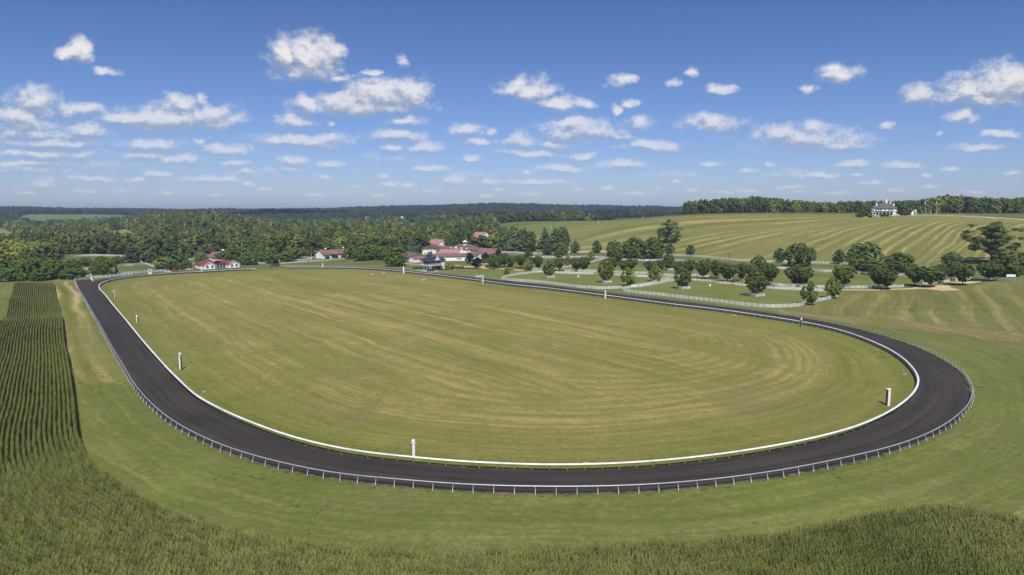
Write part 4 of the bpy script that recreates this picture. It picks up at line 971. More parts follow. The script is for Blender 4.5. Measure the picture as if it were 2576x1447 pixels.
# (picture columns, distances, spacing, height range)
near = []
for pxa, pxb, ya, yb, sp in [(-60, 145, 445, 560, 12), (-60, 150, 560, 640, 11), (-60, 330, 640, 900, 11.5), (330, 480, 660, 900, 11), (480, 600, 700, 900, 11), (600, 700, 640, 900, 11),
                             (700, 870, 610, 930, 11), (870, 1010, 600, 930, 11), (1010, 1070, 660, 930, 11), (1070, 1185, 800, 960, 11), (1185, 1250, 770, 1000, 11), (1250, 1330, 690, 900, 12)]:
    near.append(grid_region(pxa, pxb, ya, yb, sp, 0, len(near)+3))
near = keep(np.vstack(near)); dist = np.hypot(near[:, 0], near[:, 1]); near = near[np.argsort(dist)]
print('near wood', len(near))
heights = rw.uniform(11, 18, len(near))
WLAB = ['leafy green tree in the wood beyond the western pasture', 'leafy green tree in the wood behind the red roofed office', 'leafy green tree in the wood behind the white stables']
NT = 230
for i, (x, y) in enumerate(near[:NT]):
    px = CX+FOC*cP*x/y; g = 0 if px < 380 else 1 if px < 860 else 2; kd = 'pine' if rw.random() < .09 else ('tall' if (690 < px < 880 and rw.random() < .3) else 'broad')
    lab = WLAB[g] if kd == 'broad' else WLAB[g].replace('leafy green tree', 'conical blue green pine' if kd == 'pine' else 'tall tree on a bare pale trunk')
    r_ = tree(kd, x, y, heights[i]*(1.0 if kd != 'tall' else 1.2), rw.uniform(11, 15)*(1 if kd == 'broad' else .75), lab, lab.replace('tree in', 'trees in').replace('pine in', 'pines in').replace('tree on', 'trees on'))
def wood(name, pts, hlo, hhi, src, label, wf=(.9, 1.2), zoff=0, hfun=None):
    n = len(pts); z = hz(pts[:, 0], pts[:, 1])+zoff; hh = rw.uniform(hlo, hhi, n)/16.0; ww = rw.uniform(wf[0], wf[1], n)
    # trees of a kind stand in drifts
    pxx = CX+FOC*cP*pts[:, 0]/pts[:, 1]; lthr = np.where((pxx > 350) & (pxx < 760) & (pts[:, 1] > 930) & (pts[:, 1] < 1550), .12, .42) if 'ridge' not in name else np.full(n, .75)
    nz = np.array([mnoise.noise(Vector((a/95, b/120, 3.1)))+.6*mnoise.noise(Vector((a/38, b/45, 9.7))) for a, b in pts])+rw.normal(0, .22, n)
    idx = np.where(nz > lthr, 2, np.where(nz < -.30, 3, np.where(rw.random(n) < .06, 4, np.where(rw.random(n) < .25, len(src)-1, rw.integers(0, 2, n)))))
    hh = hh*(1+.18*np.array([mnoise.noise(Vector((a/60, b/60, 1.3))) for a, b in pts]))
    return scatter(name, np.c_[pts, z], np.c_[np.zeros((n, 2)), rw.uniform(0, 6.28, n)], np.c_[ww, ww, hh], idx, src, 'stuff', label, 'woodland')
# one mass per wood
ex = near[NT:]
wood('near_woodland', ex, 10, 20, WSRC, 'dense mixed wood filling the valley behind the buildings')
mid = keep(np.vstack([grid_region(-70, 1075, 900, 1650, 11.5, .3, 51), grid_region(1075, 1250, 960, 1650, 11.5, .3, 52), grid_region(1250, 1460, 1260, 1700, 12, .3, 53)]))
wood('hill_woodland', mid, 11, 21, WSRC, 'wooded hills rising beyond the valley', (.9, 1.25))
far = keep(np.vstack([grid_region(-80, 1250, 1650, 2150, 14, .4, 61), grid_region(1250, 1730, 1700, 2150, 14, .4, 64), grid_region(-90, 1760, 2150, 3250, 15, .4, 62)]))
wood('ridge_woodland', far, 13, 22, FSRC, 'long wooded ridge along the horizon', (1.1, 1.6))
top = grid_region(1716, 2150, 880, 1010, 9.5, 0, 71)
top2 = grid_region(2296, 2660, 745, 900, 9.5, 0, 72); top3 = grid_region(2100, 2330, 800, 900, 9.5, 0, 73)
allt = np.vstack([top, top2, top3]); print('hilltop', len(top), len(top2), len(top3), 'mid', len(mid), 'far', len(far))
allt = allt[np.argsort(allt[:, 1])]
def hh_top(x, y):
    px = CX+FOC*cP*x/y; return np.interp(px, [1716, 1800, 1900, 2000, 2100, 2160, 2300, 2370, 2420, 2500, 2660], [15, 18.5, 21, 16, 13, 13, 14, 19, 17, 16, 18])
NTOP = 60
front = np.array([i for i in range(len(allt))]); 
for i in range(len(allt)):
    pass
n = len(allt); H = hh_top(allt[:, 0], allt[:, 1])*rw.uniform(.82, 1.1, n)
o = scatter('hilltop_woodland', np.c_[allt, hz(allt[:, 0], allt[:, 1])], np.c_[np.zeros((n, 2)), rw.uniform(0, 6.28, n)], np.c_[np.full(n, .85), np.full(n, .85), H/16], rw.integers(0, 4, n), [wood_src(20+i, 'leaf_wood', 'dome', 16, 12, 46, 22, 1.25) for i in range(4)], 'stuff', 'belt of trees along the crest of the mown hill', 'woodland')

# a hedgerow and single trees between the far fields
rr_ = np.array([tuple(PD(a, d)[:2]) for a, d in [(q, 1190+8*math.sin(q)) for q in range(1450, 1540, 5)]+[(q, 1900+20*math.sin(q*.7)) for q in range(1395, 1600, 6)]+[(q, 2000+15*math.sin(q)) for q in range(895, 960, 9)]])
wood('field_hedgerow', rr_, 6, 12, WSRC, 'hedgerow trees between the far fields')
# dead pale tree in the wood
def dead_tree():
    p = PD(928, 730); t = thing('dead_tree', 'bare pale dead tree spreading its limbs in the wood', 'tree', p); rn = random.Random(4); mb = MB()
    for i in range(11):
        a = -2.9+i*.27+rn.uniform(-.08, .08); L = rn.uniform(10, 15); q = Vector((math.cos(a+1.5)*.4, -.3, 0))
        e = Vector((math.sin(a+1.55)*L*.9, rn.uniform(-3, 1), L*(.55+.45*math.cos(a+1.55))*1.15)); mb.tube([(0, 0, 0), tuple(e*.5+Vector((0, 0, 1.2))), tuple(e)], [.5, .3, .1], 6)
        for k in range(3):
            b0 = e*rn.uniform(.45, .85); mb.tube([tuple(b0+Vector((0, 0, .6))), tuple(b0+Vector((rn.uniform(-3, 3), rn.uniform(-2, 2), rn.uniform(1, 4))))], [.16, .05], 5)
    mb.build('limbs', M['pale_bark'], t)
dead_tree()
# rough weeds and tufts on the banks
def tufts():
    rn = np.random.default_rng(77); src = []
    for i in range(3):
        mb = MB(); r2 = random.Random(50+i)
        for j in range(26):
            a = r2.uniform(0, 6.28); q = r2.uniform(0, .35); l = r2.uniform(.14, .34); c = Vector((math.cos(a)*q, math.sin(a)*q, 0)); b = c+Vector((math.cos(a)*l*.6, math.sin(a)*l*.6, l)); w = Vector((-math.sin(a), math.cos(a), 0))*.035
            mb.add([c-w, c+w, b], [(0, 1, 2)])
        me = bpy.data.meshes.new('tuft'); me.from_pydata(mb.v, [], mb.f); me.materials.append(M['leaf_dry']); src.append(bpy.data.objects.new('tuft', me))
    pts = []
    for (x, y) in OUTP:                       # unmown grass round the rail posts
        for _ in range(3 if math.hypot(x, y) < 260 else 0): pts.append((x+rn.normal(0, .35), y+rn.normal(0, .35)-.6*(y < 130)))
    for (x, y) in INP:
        if math.hypot(x, y) < 230 and rn.random() < .8: pts.append((x+rn.normal(0, .3), y+rn.normal(0, .3)))
    c = np.c_[rn.uniform(-110, 190, 26000), rn.uniform(72, 330, 26000)]
    nz = np.array([mnoise.noise(Vector((a/14, b/14, 5.5)))+.5*mnoise.noise(Vector((a/4, b/4, 2.5))) for a, b in c])
    m = (nz > .42) & ~inside(c[:, 0], c[:, 1], OUTP[::3]) & (seg_dist(c[:, 0], c[:, 1], OUTS) > 1.0) & (np.abs(c[:, 0]) < c[:, 1]*.8) & (seg_dist(c[:, 0], c[:, 1], OUTS) < 60)
    pts = np.vstack([pts, c[m]]); n = len(pts); print('tufts', n); s_ = rn.uniform(.4, 1.1, n)
    scatter('rough_grass', np.c_[pts, hz(pts[:, 0], pts[:, 1])], np.c_[np.zeros((n, 2)), rn.uniform(0, 6.28, n)], np.c_[s_, s_, s_*rn.uniform(.4, .9, n)], rn.integers(0, 3, n), src, 'stuff')
tufts()
# ------------------------------------------------------------------ white board fences, each run a thing
A5 = lambda L: [(1257.8+a*.1739, 534.6+b*.1739) for a, b in L]
A6 = lambda L: [(1572.3+a*.1739, 534.6+b*.1739) for a, b in L]
A7 = lambda L: [(1949.6+a*.1739, 534.6+b*.1739) for a, b in L]
A8 = lambda L: [(2264+a*.2174, 471.7+b*.2174) for a, b in L]
A1 = lambda L: [(a*.1956, 471.7+b*.1956) for a, b in L]
A2 = lambda L: [(377.3+a*.1739, 503.1+b*.1739) for a, b in L]
A3 = lambda L: [(754.7+a*.1391, 503.1+b*.1391) for a, b in L]
A4 = lambda L: [(1006.2+a*.1304, 534.6+b*.1304) for a, b in L]
def fence(label, pts, h=1.45, rails=4, sp=2.6, split=True, group='white board fences of the paddocks', m=None, smooth=True):
    W3 = [P(x, y) for x, y in pts]; W2 = [Vector((p.x, p.y, 0)) for p in W3]
    Q = smooth_curve(W2, sp) if smooth and len(W2) > 2 else smooth_curve(W2, sp)
    Q = np.array([[q[0], q[1], h1(q[0], q[1])] for q in Q]); n = len(Q); m = m or M['white_fence']
    root = thing('board_fence', label, 'fence', (0, 0, 0), 0, group); mb = MB(); rn = random.Random(n)
    bh = min(.17, h/rails*.46)
    for i in range(n-1):
        a, b = Q[i], Q[i+1]
        for k in range(rails):
            z = h*(k+.72)/rails-.03+rn.uniform(-.012, .012); mb.bar((a[0], a[1], a[2]+z), (b[0], b[1], b[2]+z), .05, bh)
    mb.build('rails', m, root)
    posts = sorted(range(n), key=lambda i: Q[i][0]**2+Q[i][1]**2); rest = MB()
    for j, i in enumerate(posts):
        q = Q[i]; box = ((q[0]-.085, q[1]-.085, q[2]-.3), (q[0]+.085, q[1]+.085, q[2]+h+.08))
        if split and j < 100: MB().box(*box).build('post', m, root)
        else: rest.box(*box)
    if rest.v: tag(rest.build('posts', m, root), kind='stuff')
    return root
F_ = [
 ('four board fence along the track side of the far left paddock, rounding its tip', A5([(1345,898),(1050,893),(800,884),(640,872),(520,874),(400,888),(250,908),(130,930),(60,950),(28,972),(60,985),(130,990),(300,1003),(460,1012),(680,1033),(880,1058),(1080,1085),(1230,1100),(1400,1110),(1550,1111),(1680,1106),(1755,1100)]), True),
 ('short board fence behind the trees at the back of the far left paddock', A5([(1640,912),(1750,920),(1950,935),(2170,942)])+A6([(350,945)]), True),
 ('board fence climbing diagonally between the two front paddocks, upper line', A5([(1905,1085),(1960,1080),(2100,1055)])+A6([(350,1045),(480,1005),(640,968)]), True),
 ('long board fence along the track side of the near front paddock', A6([(740,992),(620,1005),(525,1028),(440,1045),(250,1078),(100,1088)])+A5([(1900,1095),(1820,1105),(1780,1120),(1775,1138),(1800,1147),(1910,1162),(2020,1177)])+A6([(320,1187),(550,1210),(790,1238),(1040,1268),(1310,1298),(1590,1333),(1890,1367),(2050,1378),(2230,1378),(2420,1370),(2530,1358)])+A7([(385,1352)]), True),
 ('board fence stepping uphill from the bottom corner tree of the near paddock', A7([(400,1345),(520,1315),(660,1282),(740,1268)]), True),
 ('short leaning board fence behind the last pointed green tree', A7([(760,1262),(850,1240),(905,1215)]), True),
 ('board fence behind the lane trees, back of the near front paddock', A6([(960,985),(1150,1003),(1340,1028),(1520,1043)]), True),
 ('board fence right of the dark gateway, along the gravel lane', A6([(1605,1055),(1800,1077),(2000,1095),(2150,1112),(2350,1122),(2530,1130)])+A7([(420,1132),(590,1142),(745,1150)]), True),
 ('low board fence on the far lane side, left part', A5([(475,835),(560,840),(640,850)]), False),
 ('low board fence on the far lane side, behind two dark lane trees', A5([(940,858),(1100,862),(1290,864),(1425,866)]), False),
 ('low board fence on the far lane side, in the middle', A5([(1640,870),(1780,877),(1970,887),(2150,892)])+A6([(340,895),(550,918),(730,925),(970,925),(1040,917)]), True),
 ('dark shaded board fence on the far lane side under the wide trees', A6([(1060,930),(1250,940),(1440,965),(1770,1012),(2070,1048),(2230,1067),(2380,1072)]), True),
 ('board fence on the far lane side before the long grass strip', A7([(40,1068),(200,1078),(400,1088),(590,1094),(760,1094),(1110,1100),(1290,1100),(1450,1098),(1640,1092),(1860,1084)]), True),
 ('board fence behind the tan sand, before the last paddock', A7([(2110,1057),(2170,1052)])+A8([(240,1132),(420,1112),(575,1094)]), True),
 ('board fence running to the right picture edge from the sand path', A8([(1090,1077),(1220,1092),(1350,1105),(1500,1118),(1700,1135)]), True),
 ('board fence between the sand path and the big hillside pine', A8([(645,1087),(860,1062),(1000,1062),(1080,1070)]), False),
 ('diagonal board fence rising to the corner of the upper paddocks', A5([(810,836),(900,812),(1030,790)]), False),
 ('diagonal board fence with the steep slope above the lane', A5([(1300,737),(1400,706),(1470,686),(1540,668)]), False),
 ('board fence on the near side of the upper road, left part', A5([(400,657),(600,660),(780,660),(920,662),(1240,657),(1380,658),(1480,662),(1560,668)]), False),
 ('board fence on the near side of the upper road, before the three maples', A5([(1760,692),(1950,702),(2170,710)])+A6([(290,707),(545,702),(720,707),(850,714),(1000,737),(1080,757)]), False),
 ('board fence on the near side of the upper road, right half', A6([(2190,817),(2330,824)])+A7([(40,817),(250,824),(500,847),(700,864),(865,864),(1120,882),(1340,894),(1750,917),(1890,924)])+A8([(65,1032)]), False),
 ('board fence at the foot of the mown hill, left of the gate', A5([(40,580),(180,588),(350,598),(550,606)]), False),
 ('board fence at the foot of the mown hill, right of the gate', A5([(580,607),(760,600),(945,586),(1140,583),(1340,580),(1550,579)]), False),
 ('board fence at the foot of the mown hill, right half', A6([(555,622),(720,630),(900,636),(1100,649),(1300,668),(1500,690),(1830,713),(2040,723),(2155,724),(2320,726)])+A7([(560,737),(840,747),(1050,760)]), False),
 ('last stretch of hill foot fence behind the low wide maple', A7([(1600,784),(1800,795),(1940,802)])+A8([(380,935)]), False),
 ('short bright fence in the shade of the big hillside pine', A8([(835,962),(880,958),(925,970)]), False),
 ('curved fence round the back of the west paddock', A1([(720,935),(850,908),(985,892),(1160,884),(1320,884),(1480,888)]), False),
 ('fence sloping down beside the two blue green pines', A1([(1480,888),(1560,896),(1650,925),(1740,948),(1830,976)]), False),
 ('fence across the middle of the west paddock', A1([(1480,1028),(1600,1015),(1718,1008)]), False),
 ('short fence left of the drive', A1([(1745,998),(1820,992),(1885,988)]), False),
 ('long fence behind the white sign frame', A1([(1500,1127),(1700,1112),(1900,1096),(2110,1080)]), False),
 ('short fence between the ball shaped tree and the pair', A1([(1080,1060),(1195,1054)]), False),
 ('tall pale fence behind the track chute', A1([(1180,1170),(1350,1158),(1520,1145),(1700,1130)]), False),
 ('pale fence behind the right end of the field row', A1([(1070,1155),(1180,1146),(1300,1138)]), False),
 ('pale fence under the trees at the left picture edge', A1([(-60,1203),(40,1203),(140,1206)]), False),
 ('white corner fence beside the farm road', A2([(1870,892),(1980,890),(2080,887),(2210,878),(2330,862),(2230,835),(2080,815)]), False),
 ('fence behind the lane right of the office', A2([(1290,945),(1330,942),(1600,930),(1760,918)]), False),
 ('white fence at the barn lawn', A3([(205,1060),(290,1045)]), False),
 ('short white jump standing on the lawn beside the track', A4([(1466,1262),(1614,1256)]), True),
 ('lowest of the white parking fences behind the office', A2([(540,870),(600,868),(700,860)]), False),
 ('middle of the white parking fences behind the office', A2([(655,832),(700,830)]), False),
 ('highest of the white parking fences behind the office', A2([(660,805),(760,782),(870,768)]), False),
 ('white fence left of the office corner', A2([(600,935),(680,925)]), False),
 ('pale fence arc before the far house on the ridge', [(902,556.5),(925,554.8),(946,555.4),(965,557)], False),
 ('pale fence arc on the far clearing', [(1000,560),(1012,556),(1030,554.6),(1048,556.5)], False),
]
for lb, pts, sp in F_: fence(lb, pts, split=sp, h=1.5 if sp else 1.6, sp=2.6 if 'far ' not in lb or sp else 3.2)
fence('pale pipe gate closing the end of the dark track chute', [(188.5,704.5),(208,702.5),(227.8,700.6)], 1.2, 2, 3.0, True, 'gates at the track chute')
fence('short leaning pipe gate beside the track chute', [(227.8,701.2),(231,704.5),(233.7,708.6)], 1.2, 2, 2.2, True, 'gates at the track chute')

# ------------------------------------------------------------------ lanes and roads
def WP(L): return [(lambda q: (q[0], q[1]))(P(x, y)) for x, y in L]
ribbon('sand_path', WP(A5([(-140,800),(0,812),(180,826),(340,845),(650,857),(1000,868),(1345,880),(1640,893),(1800,900),(2000,908)])+A6([(340,925),(550,937),(740,942),(960,967),(1150,980),(1300,992),(1560,1028),(1800,1052),(2000,1078),(2350,1098)])+A7([(200,1092),(400,1100),(740,1117),(1000,1120),(1400,1122),(1700,1112),(2000,1102)])+A8([(250,1150)])), 4.2, .03, M['sand'])
drape('sand_patch', WP(A8([(175,1172),(330,1150),(430,1133),(555,1130),(600,1152),(575,1158),(712,1185),(640,1193),(480,1197),(400,1185),(300,1176)])), .045, M['sand'], 4)
drape('sand_path_end', WP(A8([(560,1096),(700,1092),(850,1084),(905,1075),(985,1054),(1085,1056),(1088,1068),(985,1080),(915,1098),(850,1110),(740,1120),(640,1112)])), .045, M['sand'], 4)
ribbon('farm_road', WP([(690,664.0),(735,660.6),(780,657.2),(817,654.6),(887,649.6),(960,645),(1010,642)]), 6.5, .03, M['road'])
ribbon('hill_drive', [tuple(PD(a, b)[:2]) for a, b in ((2190, 683), (2300, 679), (2360, 673), (2420, 657), (2480, 639), (2540, 620), (2600, 600))], 5.5, .05, M['road'])
ribbon('office_drive', WP(A1([(1830,980),(1900,984),(1990,1012),(2110,1062),(2170,1090)])), 4.5, .03, M['road'])
ribbon('upper_road', WP(A5([(60,600),(400,622),(800,628),(1240,625),(1550,640),(1760,668),(2170,688)])+A6([(400,690),(850,690),(1100,730),(1500,762),(1900,785)])+A7([(100,790),(500,818),(900,838),(1300,855),(1800,888)])), 4.5, .03, M['asphalt'])
drape('crossing', [(lambda q: (q[0], q[1]))(P(x, y, 0)) for x, y in [(676,667.5),(706,667.8),(703,660.5),(699,658),(690,658.5),(684,662)]], .06, M['track'], 3)
drape('pavilion_walk', WP(A4([(100,980),(250,990),(460,1003),(470,1015),(250,1003),(100,992)])), .035, M['sand'], 3)
drape('sand_yard', WP(A4([(1010,1018),(1140,1040),(1150,1065),(1280,1065),(1400,1070),(1560,1080),(1700,1092),(1900,1095),(2160,1090),(2160,1075),(1950,1078),(1760,1080),(1640,1065),(1640,1045),(1440,1035),(1200,1040),(1100,1020)])), .04, M['sand'], 3)
drape('pavilion_terrace', WP(A4([(350,1105),(560,1108),(700,1118),(1100,1105),(1095,1112),(900,1130),(690,1145),(640,1160),(560,1158),(420,1140),(350,1128)])), .05, M['concrete'], 3)
drape('barn_drive', WP(A3([(500,1046),(560,1046),(590,1062),(530,1066)])), .035, M['road'], 3)
for nm, q in (('drain_mound', A3([(1462,1330),(1500,1305),(1558,1303),(1530,1322),(1490,1336)])), ('drain_mound', A4([(395,1310),(450,1270),(515,1272),(480,1300),(430,1315)])),
              ('bare_spot', [(508,980.5),(517,980),(518,983),(509,984)]), ('bare_spot', [(2271,939.5),(2282,940),(2281,943),(2271,942)]), ('bare_spot', [(1472,736.5),(1484,736.5),(1482,738.5),(1473,738.5)]), ('bare_spot', [(1840,791.5),(1852,792),(1850,794),(1842,794)]),
              ('bare_spot', [(1466,1162.5),(1484,1163),(1483,1166),(1467,1166)]), ('bare_spot', [(931,687.5),(940,686.5),(938,690),(929,690)])):
    drape(nm, [(lambda q2: (q2[0], q2[1]))(P(x, y, 0)) for x, y in q], .03, M['soil'], 3)
# ------------------------------------------------------------------ buildings
def xy(p): return Vector((p[0], p[1], 0))
class Frame:
    """local axes of a building: u along the front (left to right), v away from the viewer, origin front left foot"""
    def __init__(s, pL, pR, z=0.0):
        s.o = Vector((pL[0], pL[1], z)); d = xy(pR)-xy(pL); s.L = d.length; s.u = d.normalized(); s.v = Vector((-s.u.y, s.u.x, 0))
        if s.v.dot(xy(pL)) < 0: s.v = -s.v
    def p(s, a, b, c=0.0): return s.o+s.u*a+s.v*b+Vector((0, 0, c))
    def box(s, mb, a0, b0, c0, a1, b1, c1, mi=0):
        return mb.obox(s.p(a0, b0, c0), s.u*(a1-a0), s.v*(b1-b0), Vector((0, 0, c1-c0)), mi)
def gable(root, f, a0, a1, b0, b1, he, rise, wm, rm, axis='u', over=.5, curve=0.0, base=-.5, thick=.16, wall=True, name_w='wall', name_r='roof', hip=0.0, gable_m=None):
    """walls with gable ends and a two sided roof; ridge along u or v; curve bends the slope like a gambrel"""
    def q(s, t, c): return f.p(s, t, c) if axis == 'u' else f.p(t, s, c)
    (s0, s1), (t0, t1) = ((a0, a1), (b0, b1)) if axis == 'u' else ((b0, b1), (a0, a1))
    tm = (t0+t1)/2; hw = (t1-t0)/2
    if wall:
        mb = MB()
        prof = [(t0, base), (t0, he)]
        K = 4 if curve else 1
        for k in range(1, K*2):
            x = k/K-1; prof.append((tm+hw*x, he+rise*((1-abs(x))**(1-curve) if curve else 1-abs(x))-.03))
        prof += [(t1, he), (t1, base)]
        if hip: prof = [(t0, base), (t0, he), (t1, he), (t1, base)]
        n = len(prof); V = [q(s0, t, c) for t, c in prof]+[q(s1, t, c) for t, c in prof]
        Fs = [tuple(range(n)), tuple(range(2*n-1, n-1, -1))]+[(i, i+1, n+i+1, n+i) for i in range(n-1)]
        mb.add(V, Fs); mb.build(name_w, wm, root)
    r = MB()
    if hip:
        o = over; e = he-.05; V = [q(s0-o, t0-o, e), q(s1+o, t0-o, e), q(s1+o, t1+o, e), q(s0-o, t1+o, e), q(s0+hip, tm, he+rise), q(s1-hip, tm, he+rise)]
        V += [v-Vector((0, 0, .18)) for v in V[:4]]
        r.add(V, [(0, 1, 5, 4), (1, 2, 5), (2, 3, 4, 5), (3, 0, 4), (6, 7, 1, 0), (7, 8, 2, 1), (8, 9, 3, 2), (9, 6, 0, 3), (9, 8, 7, 6)])
    else:
        K = 6 if curve else 1; sl = rise/hw
        top = []
        for k in range(-K, K+1):
            x = k/K; c = he+rise*((1-abs(x))**(1-curve) if curve else 1-abs(x)); top.append((tm+hw*x, c))
        if not curve: top = [(t0-over, he-over*sl), (tm, he+rise), (t1+over, he-over*sl)]
        else: top = [(t0-over, he-.15)]+top[1:-1]+[(t1+over, he-.15)]
        n = len(top); V = []
        for s_ in (s0-over*.6, s1+over*.6):
            V += [q(s_, t, c+thick) for t, c in top]+[q(s_, t, c) for t, c in top]
        Fs = []
        for i in range(n-1):
            Fs += [(i, i+1, 2*n+i+1, 2*n+i), (n+i+1, n+i, 3*n+i, 3*n+i+1), (n+i, n+i+1, i+1, i), (2*n+i, 2*n+i+1, 3*n+i+1, 3*n+i)]
        Fs += [(0, 2*n, 3*n, n), (n-1, 2*n-1, 4*n-1, 3*n-1)]
        r.add(V, Fs)
    return r.build(name_r, rm, root)
def win(root, f, a, c, w, h, b=0.0, out=-1, side='u', m='glass', name='window', frame=True, fm='white'):
    """window on the front (side u, at depth b) or on a side wall (side v, at position a)"""
    e = .06*out
    if side == 'u':
        o = MB(); f.box(o, a-w/2, b+e, c, a+w/2, b+e*.1, c+h); wi = o.build(name, M[m], root)
        if frame:
            fr = MB(); t = .12
            for x0, x1, z0, z1 in ((a-w/2-t, a+w/2+t, c-t, c), (a-w/2-t, a+w/2+t, c+h, c+h+t), (a-w/2-t, a-w/2, c, c+h), (a+w/2, a+w/2+t, c, c+h), (a-.03, a+.03, c, c+h)): f.box(fr, x0, b+e*1.6, z0, x1, b+e*.1, z1)
            fr.build('frame', M[fm], wi)
    else:
        o = MB(); f.box(o, a-e*.1, b-w/2, c, a+e*(-1), b+w/2, c+h); wi = o.build(name, M[m], root)
    return wi
def cupola(root, p, s, h, rm, wm=None, name='cupola'):
    mb = MB(); x, y, z = p; mb.box((x-s, y-s, z-.6), (x+s, y+s, z+h*.6)); c = mb.build(name, wm or M['white'], root)
    m2 = MB(); e = s*1.4; m2.add([(x-e, y-e, z+h*.6), (x+e, y-e, z+h*.6), (x+e, y+e, z+h*.6), (x-e, y+e, z+h*.6), (x, y, z+h)], [(0,1,4),(1,2,4),(2,3,4),(3,0,4),(3,2,1,0)]); m2.build('cupola_roof', rm, c)
    m3 = MB(); m3.box((x-s*1.02, y-s*1.02, z+h*.12), (x+s*1.02, y+s*1.02, z+h*.42)); m3.build('louvre', M['dark'], c); return c
def PZ(x, y, z=0.0): return P(x, y, z)

def office():
    f = Frame(P(513.5, 677.0, -0.6), P(602.5, 671.6, -0.6), -1.2); L = f.L; D = 19.0
    t = thing('office_building', 'white single storey office with red metal roof, two front gables and a small cupola', 'building')
    k = L/26.0; wl = L*.31
    gable(t, f, L*.04, L*.96, 7.5, 18, 3.3, 2.6, M['stucco'], M['red_metal'], 'u', .5, hip=5.0, name_w='main_wall', name_r='main_roof')
    for a0, a1 in ((0, wl), (L-wl, L)):
        gable(t, f, a0, a1, 0, 11, 3.15, 2.0, M['stucco'], M['red_metal'], 'v', .5, name_w='wing_wall', name_r='wing_roof')
        tr = MB()
        am = (a0+a1)/2
        for s in (-1, 1): tr.bar(f.p(am+s*(wl/2+.5), -.34, 2.75), f.p(am, -.34, 5.30), .1, .28)
        tr.build('barge_board', M['white'], t)
        for a in (am-wl*.22, am+wl*.22):
            w_ = win(t, f, a, .95, 1.0, 1.25); aw = MB(); aw.add([f.p(a-.75, 0, 2.75), f.p(a+.75, 0, 2.75), f.p(a+.75, -.55, 2.25), f.p(a-.75, -.55, 2.25)], [(0,1,2,3),(3,2,1,0)]); aw.build('awning', M['red_metal'], t)
        win(t, f, am, 3.5, .5, .6, name='vent', m='dark', frame=False)
    for b in np.arange(1.2, 10.5, 1.75): win(t, f, 0, 1.0, 1.25, 1.5, b=b, side='v', name='window')
    # recessed porch
    fl = MB(); f.box(fl, wl+.05, 4.2, -.3, L-wl-.05, 7.45, .25); fl.build('porch_floor', M['concrete'], t)
    pr = MB(); pr.add([f.p(wl-.2, 3.7, 3.05), f.p(L-wl+.2, 3.7, 3.05), f.p(L-wl+.2, 8.2, 3.75), f.p(wl-.2, 8.2, 3.75)], [(0,1,2,3),(3,2,1,0)]); pr.build('porch_roof', M['red_metal'], t)
    for a in np.linspace(wl+.6, L-wl-.6, 5): c = MB(); f.box(c, a-.12, 3.95, 0, a+.12, 4.19, 3.05); c.build('column', M['white'], t)
    for a in np.linspace(wl+1.3, L-wl-1.3, 4): win(t, f, a, .7, 1.1, 2.0, b=7.5, name='window')
    d = MB(); f.box(d, L*.42, 7.3, 5.0, L*.58, 9.9, 5.9); dd = d.build('dormer', M['white'], t); g = MB(); f.box(g, L*.43, 7.2, 5.15, L*.57, 7.28, 5.7); g.build('dormer_window', M['glass'], dd)
    cupola(t, f.p(L*.47, 12.75, 6.0), .9, 2.3, M['red_metal'])
office()

def annex_behind_office():
    f = Frame(PD(525, 560, 0), PD(560, 548, 0), h1(-240, 555)); t = thing('stable_building', 'red roofed stable with white cupola hidden among the trees behind the office', 'building')
    gable(t, f, 0, f.L, 0, 10, 3.4, 3.6, M['stucco'], M['tile_roof'], 'u', .6); cupola(t, f.p(f.L*.75, 5, 7.3), .8, 2.4, M['white'])
    f = Frame(PD(602, 545, 0), PD(618, 540, 0), h1(-215, 542)); t = thing('shed', 'small white gabled shed half hidden behind the dark office trees', 'building')
    gable(t, f, 0, f.L, 0, 8, 4.2, 2.2, M['stucco'], M['white'], 'v', .5)
annex_behind_office()

def west_barn():
    f = Frame(P(811.5, 649.2, 0.3), P(885, 644.5, 0.3), 0); L = f.L
    t = thing('horse_barn', 'long white barn with weathered orange roof and two white cupolas behind clipped hedges', 'building')
    gable(t, f, 0, L+22, 0, 9.5, 3.5, 3.0, M['stucco'], M['tile_roof'], 'u', .7)
    for a in np.arange(8, L+14, 2.6):
        if abs(a-10.5) > 2.2: win(t, f, a, 1.6, .9, 1.0)
    d = MB(); f.box(d, 9.0, -.08, 0, 12.2, -.01, 2.7); d.build('door', M['dark'], t)
    cupola(t, f.p(6.5, 4.75, 6.4), .65, 2.1, M['white']); cupola(t, f.p(25, 4.75, 6.4), .65, 2.1, M['white'])
    f2 = Frame(P(779, 641.5, 0.3), P(812, 642.5, 0.3), 0); t = thing('open_shelter', 'open sided shelter with faded red roof behind the orange roofed barn', 'building')
    gable(t, f2, 0, f2.L+16, 0, 9, 3.6, 1.5, M['white'], M['salmon_roof'], 'u', .5, wall=False)
    for a in np.arange(.2, f2.L+15, 3.4):
        for b in (.2, 8.8): c = MB(); f2.box(c, a-.12, b-.12, 0, a+.12, b+.12, 3.6); c.build('post', M['white'], t)
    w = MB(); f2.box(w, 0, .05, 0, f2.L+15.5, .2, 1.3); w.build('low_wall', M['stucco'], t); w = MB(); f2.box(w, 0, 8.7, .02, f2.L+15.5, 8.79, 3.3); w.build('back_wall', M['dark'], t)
    for i, (a, w_) in enumerate(((3.6, 3.2), (12.6, 2.9), (20.5, 3.8))):
        hb = hedge(f.p(a, -1.6), f.u, f.v, w_*1.15, 1.3, 1.7, 'clipped hedge block at the orange roofed barn, number %s from its gable' % ('one', 'two', 'three')[i], 'clipped hedges before the orange roofed barn')
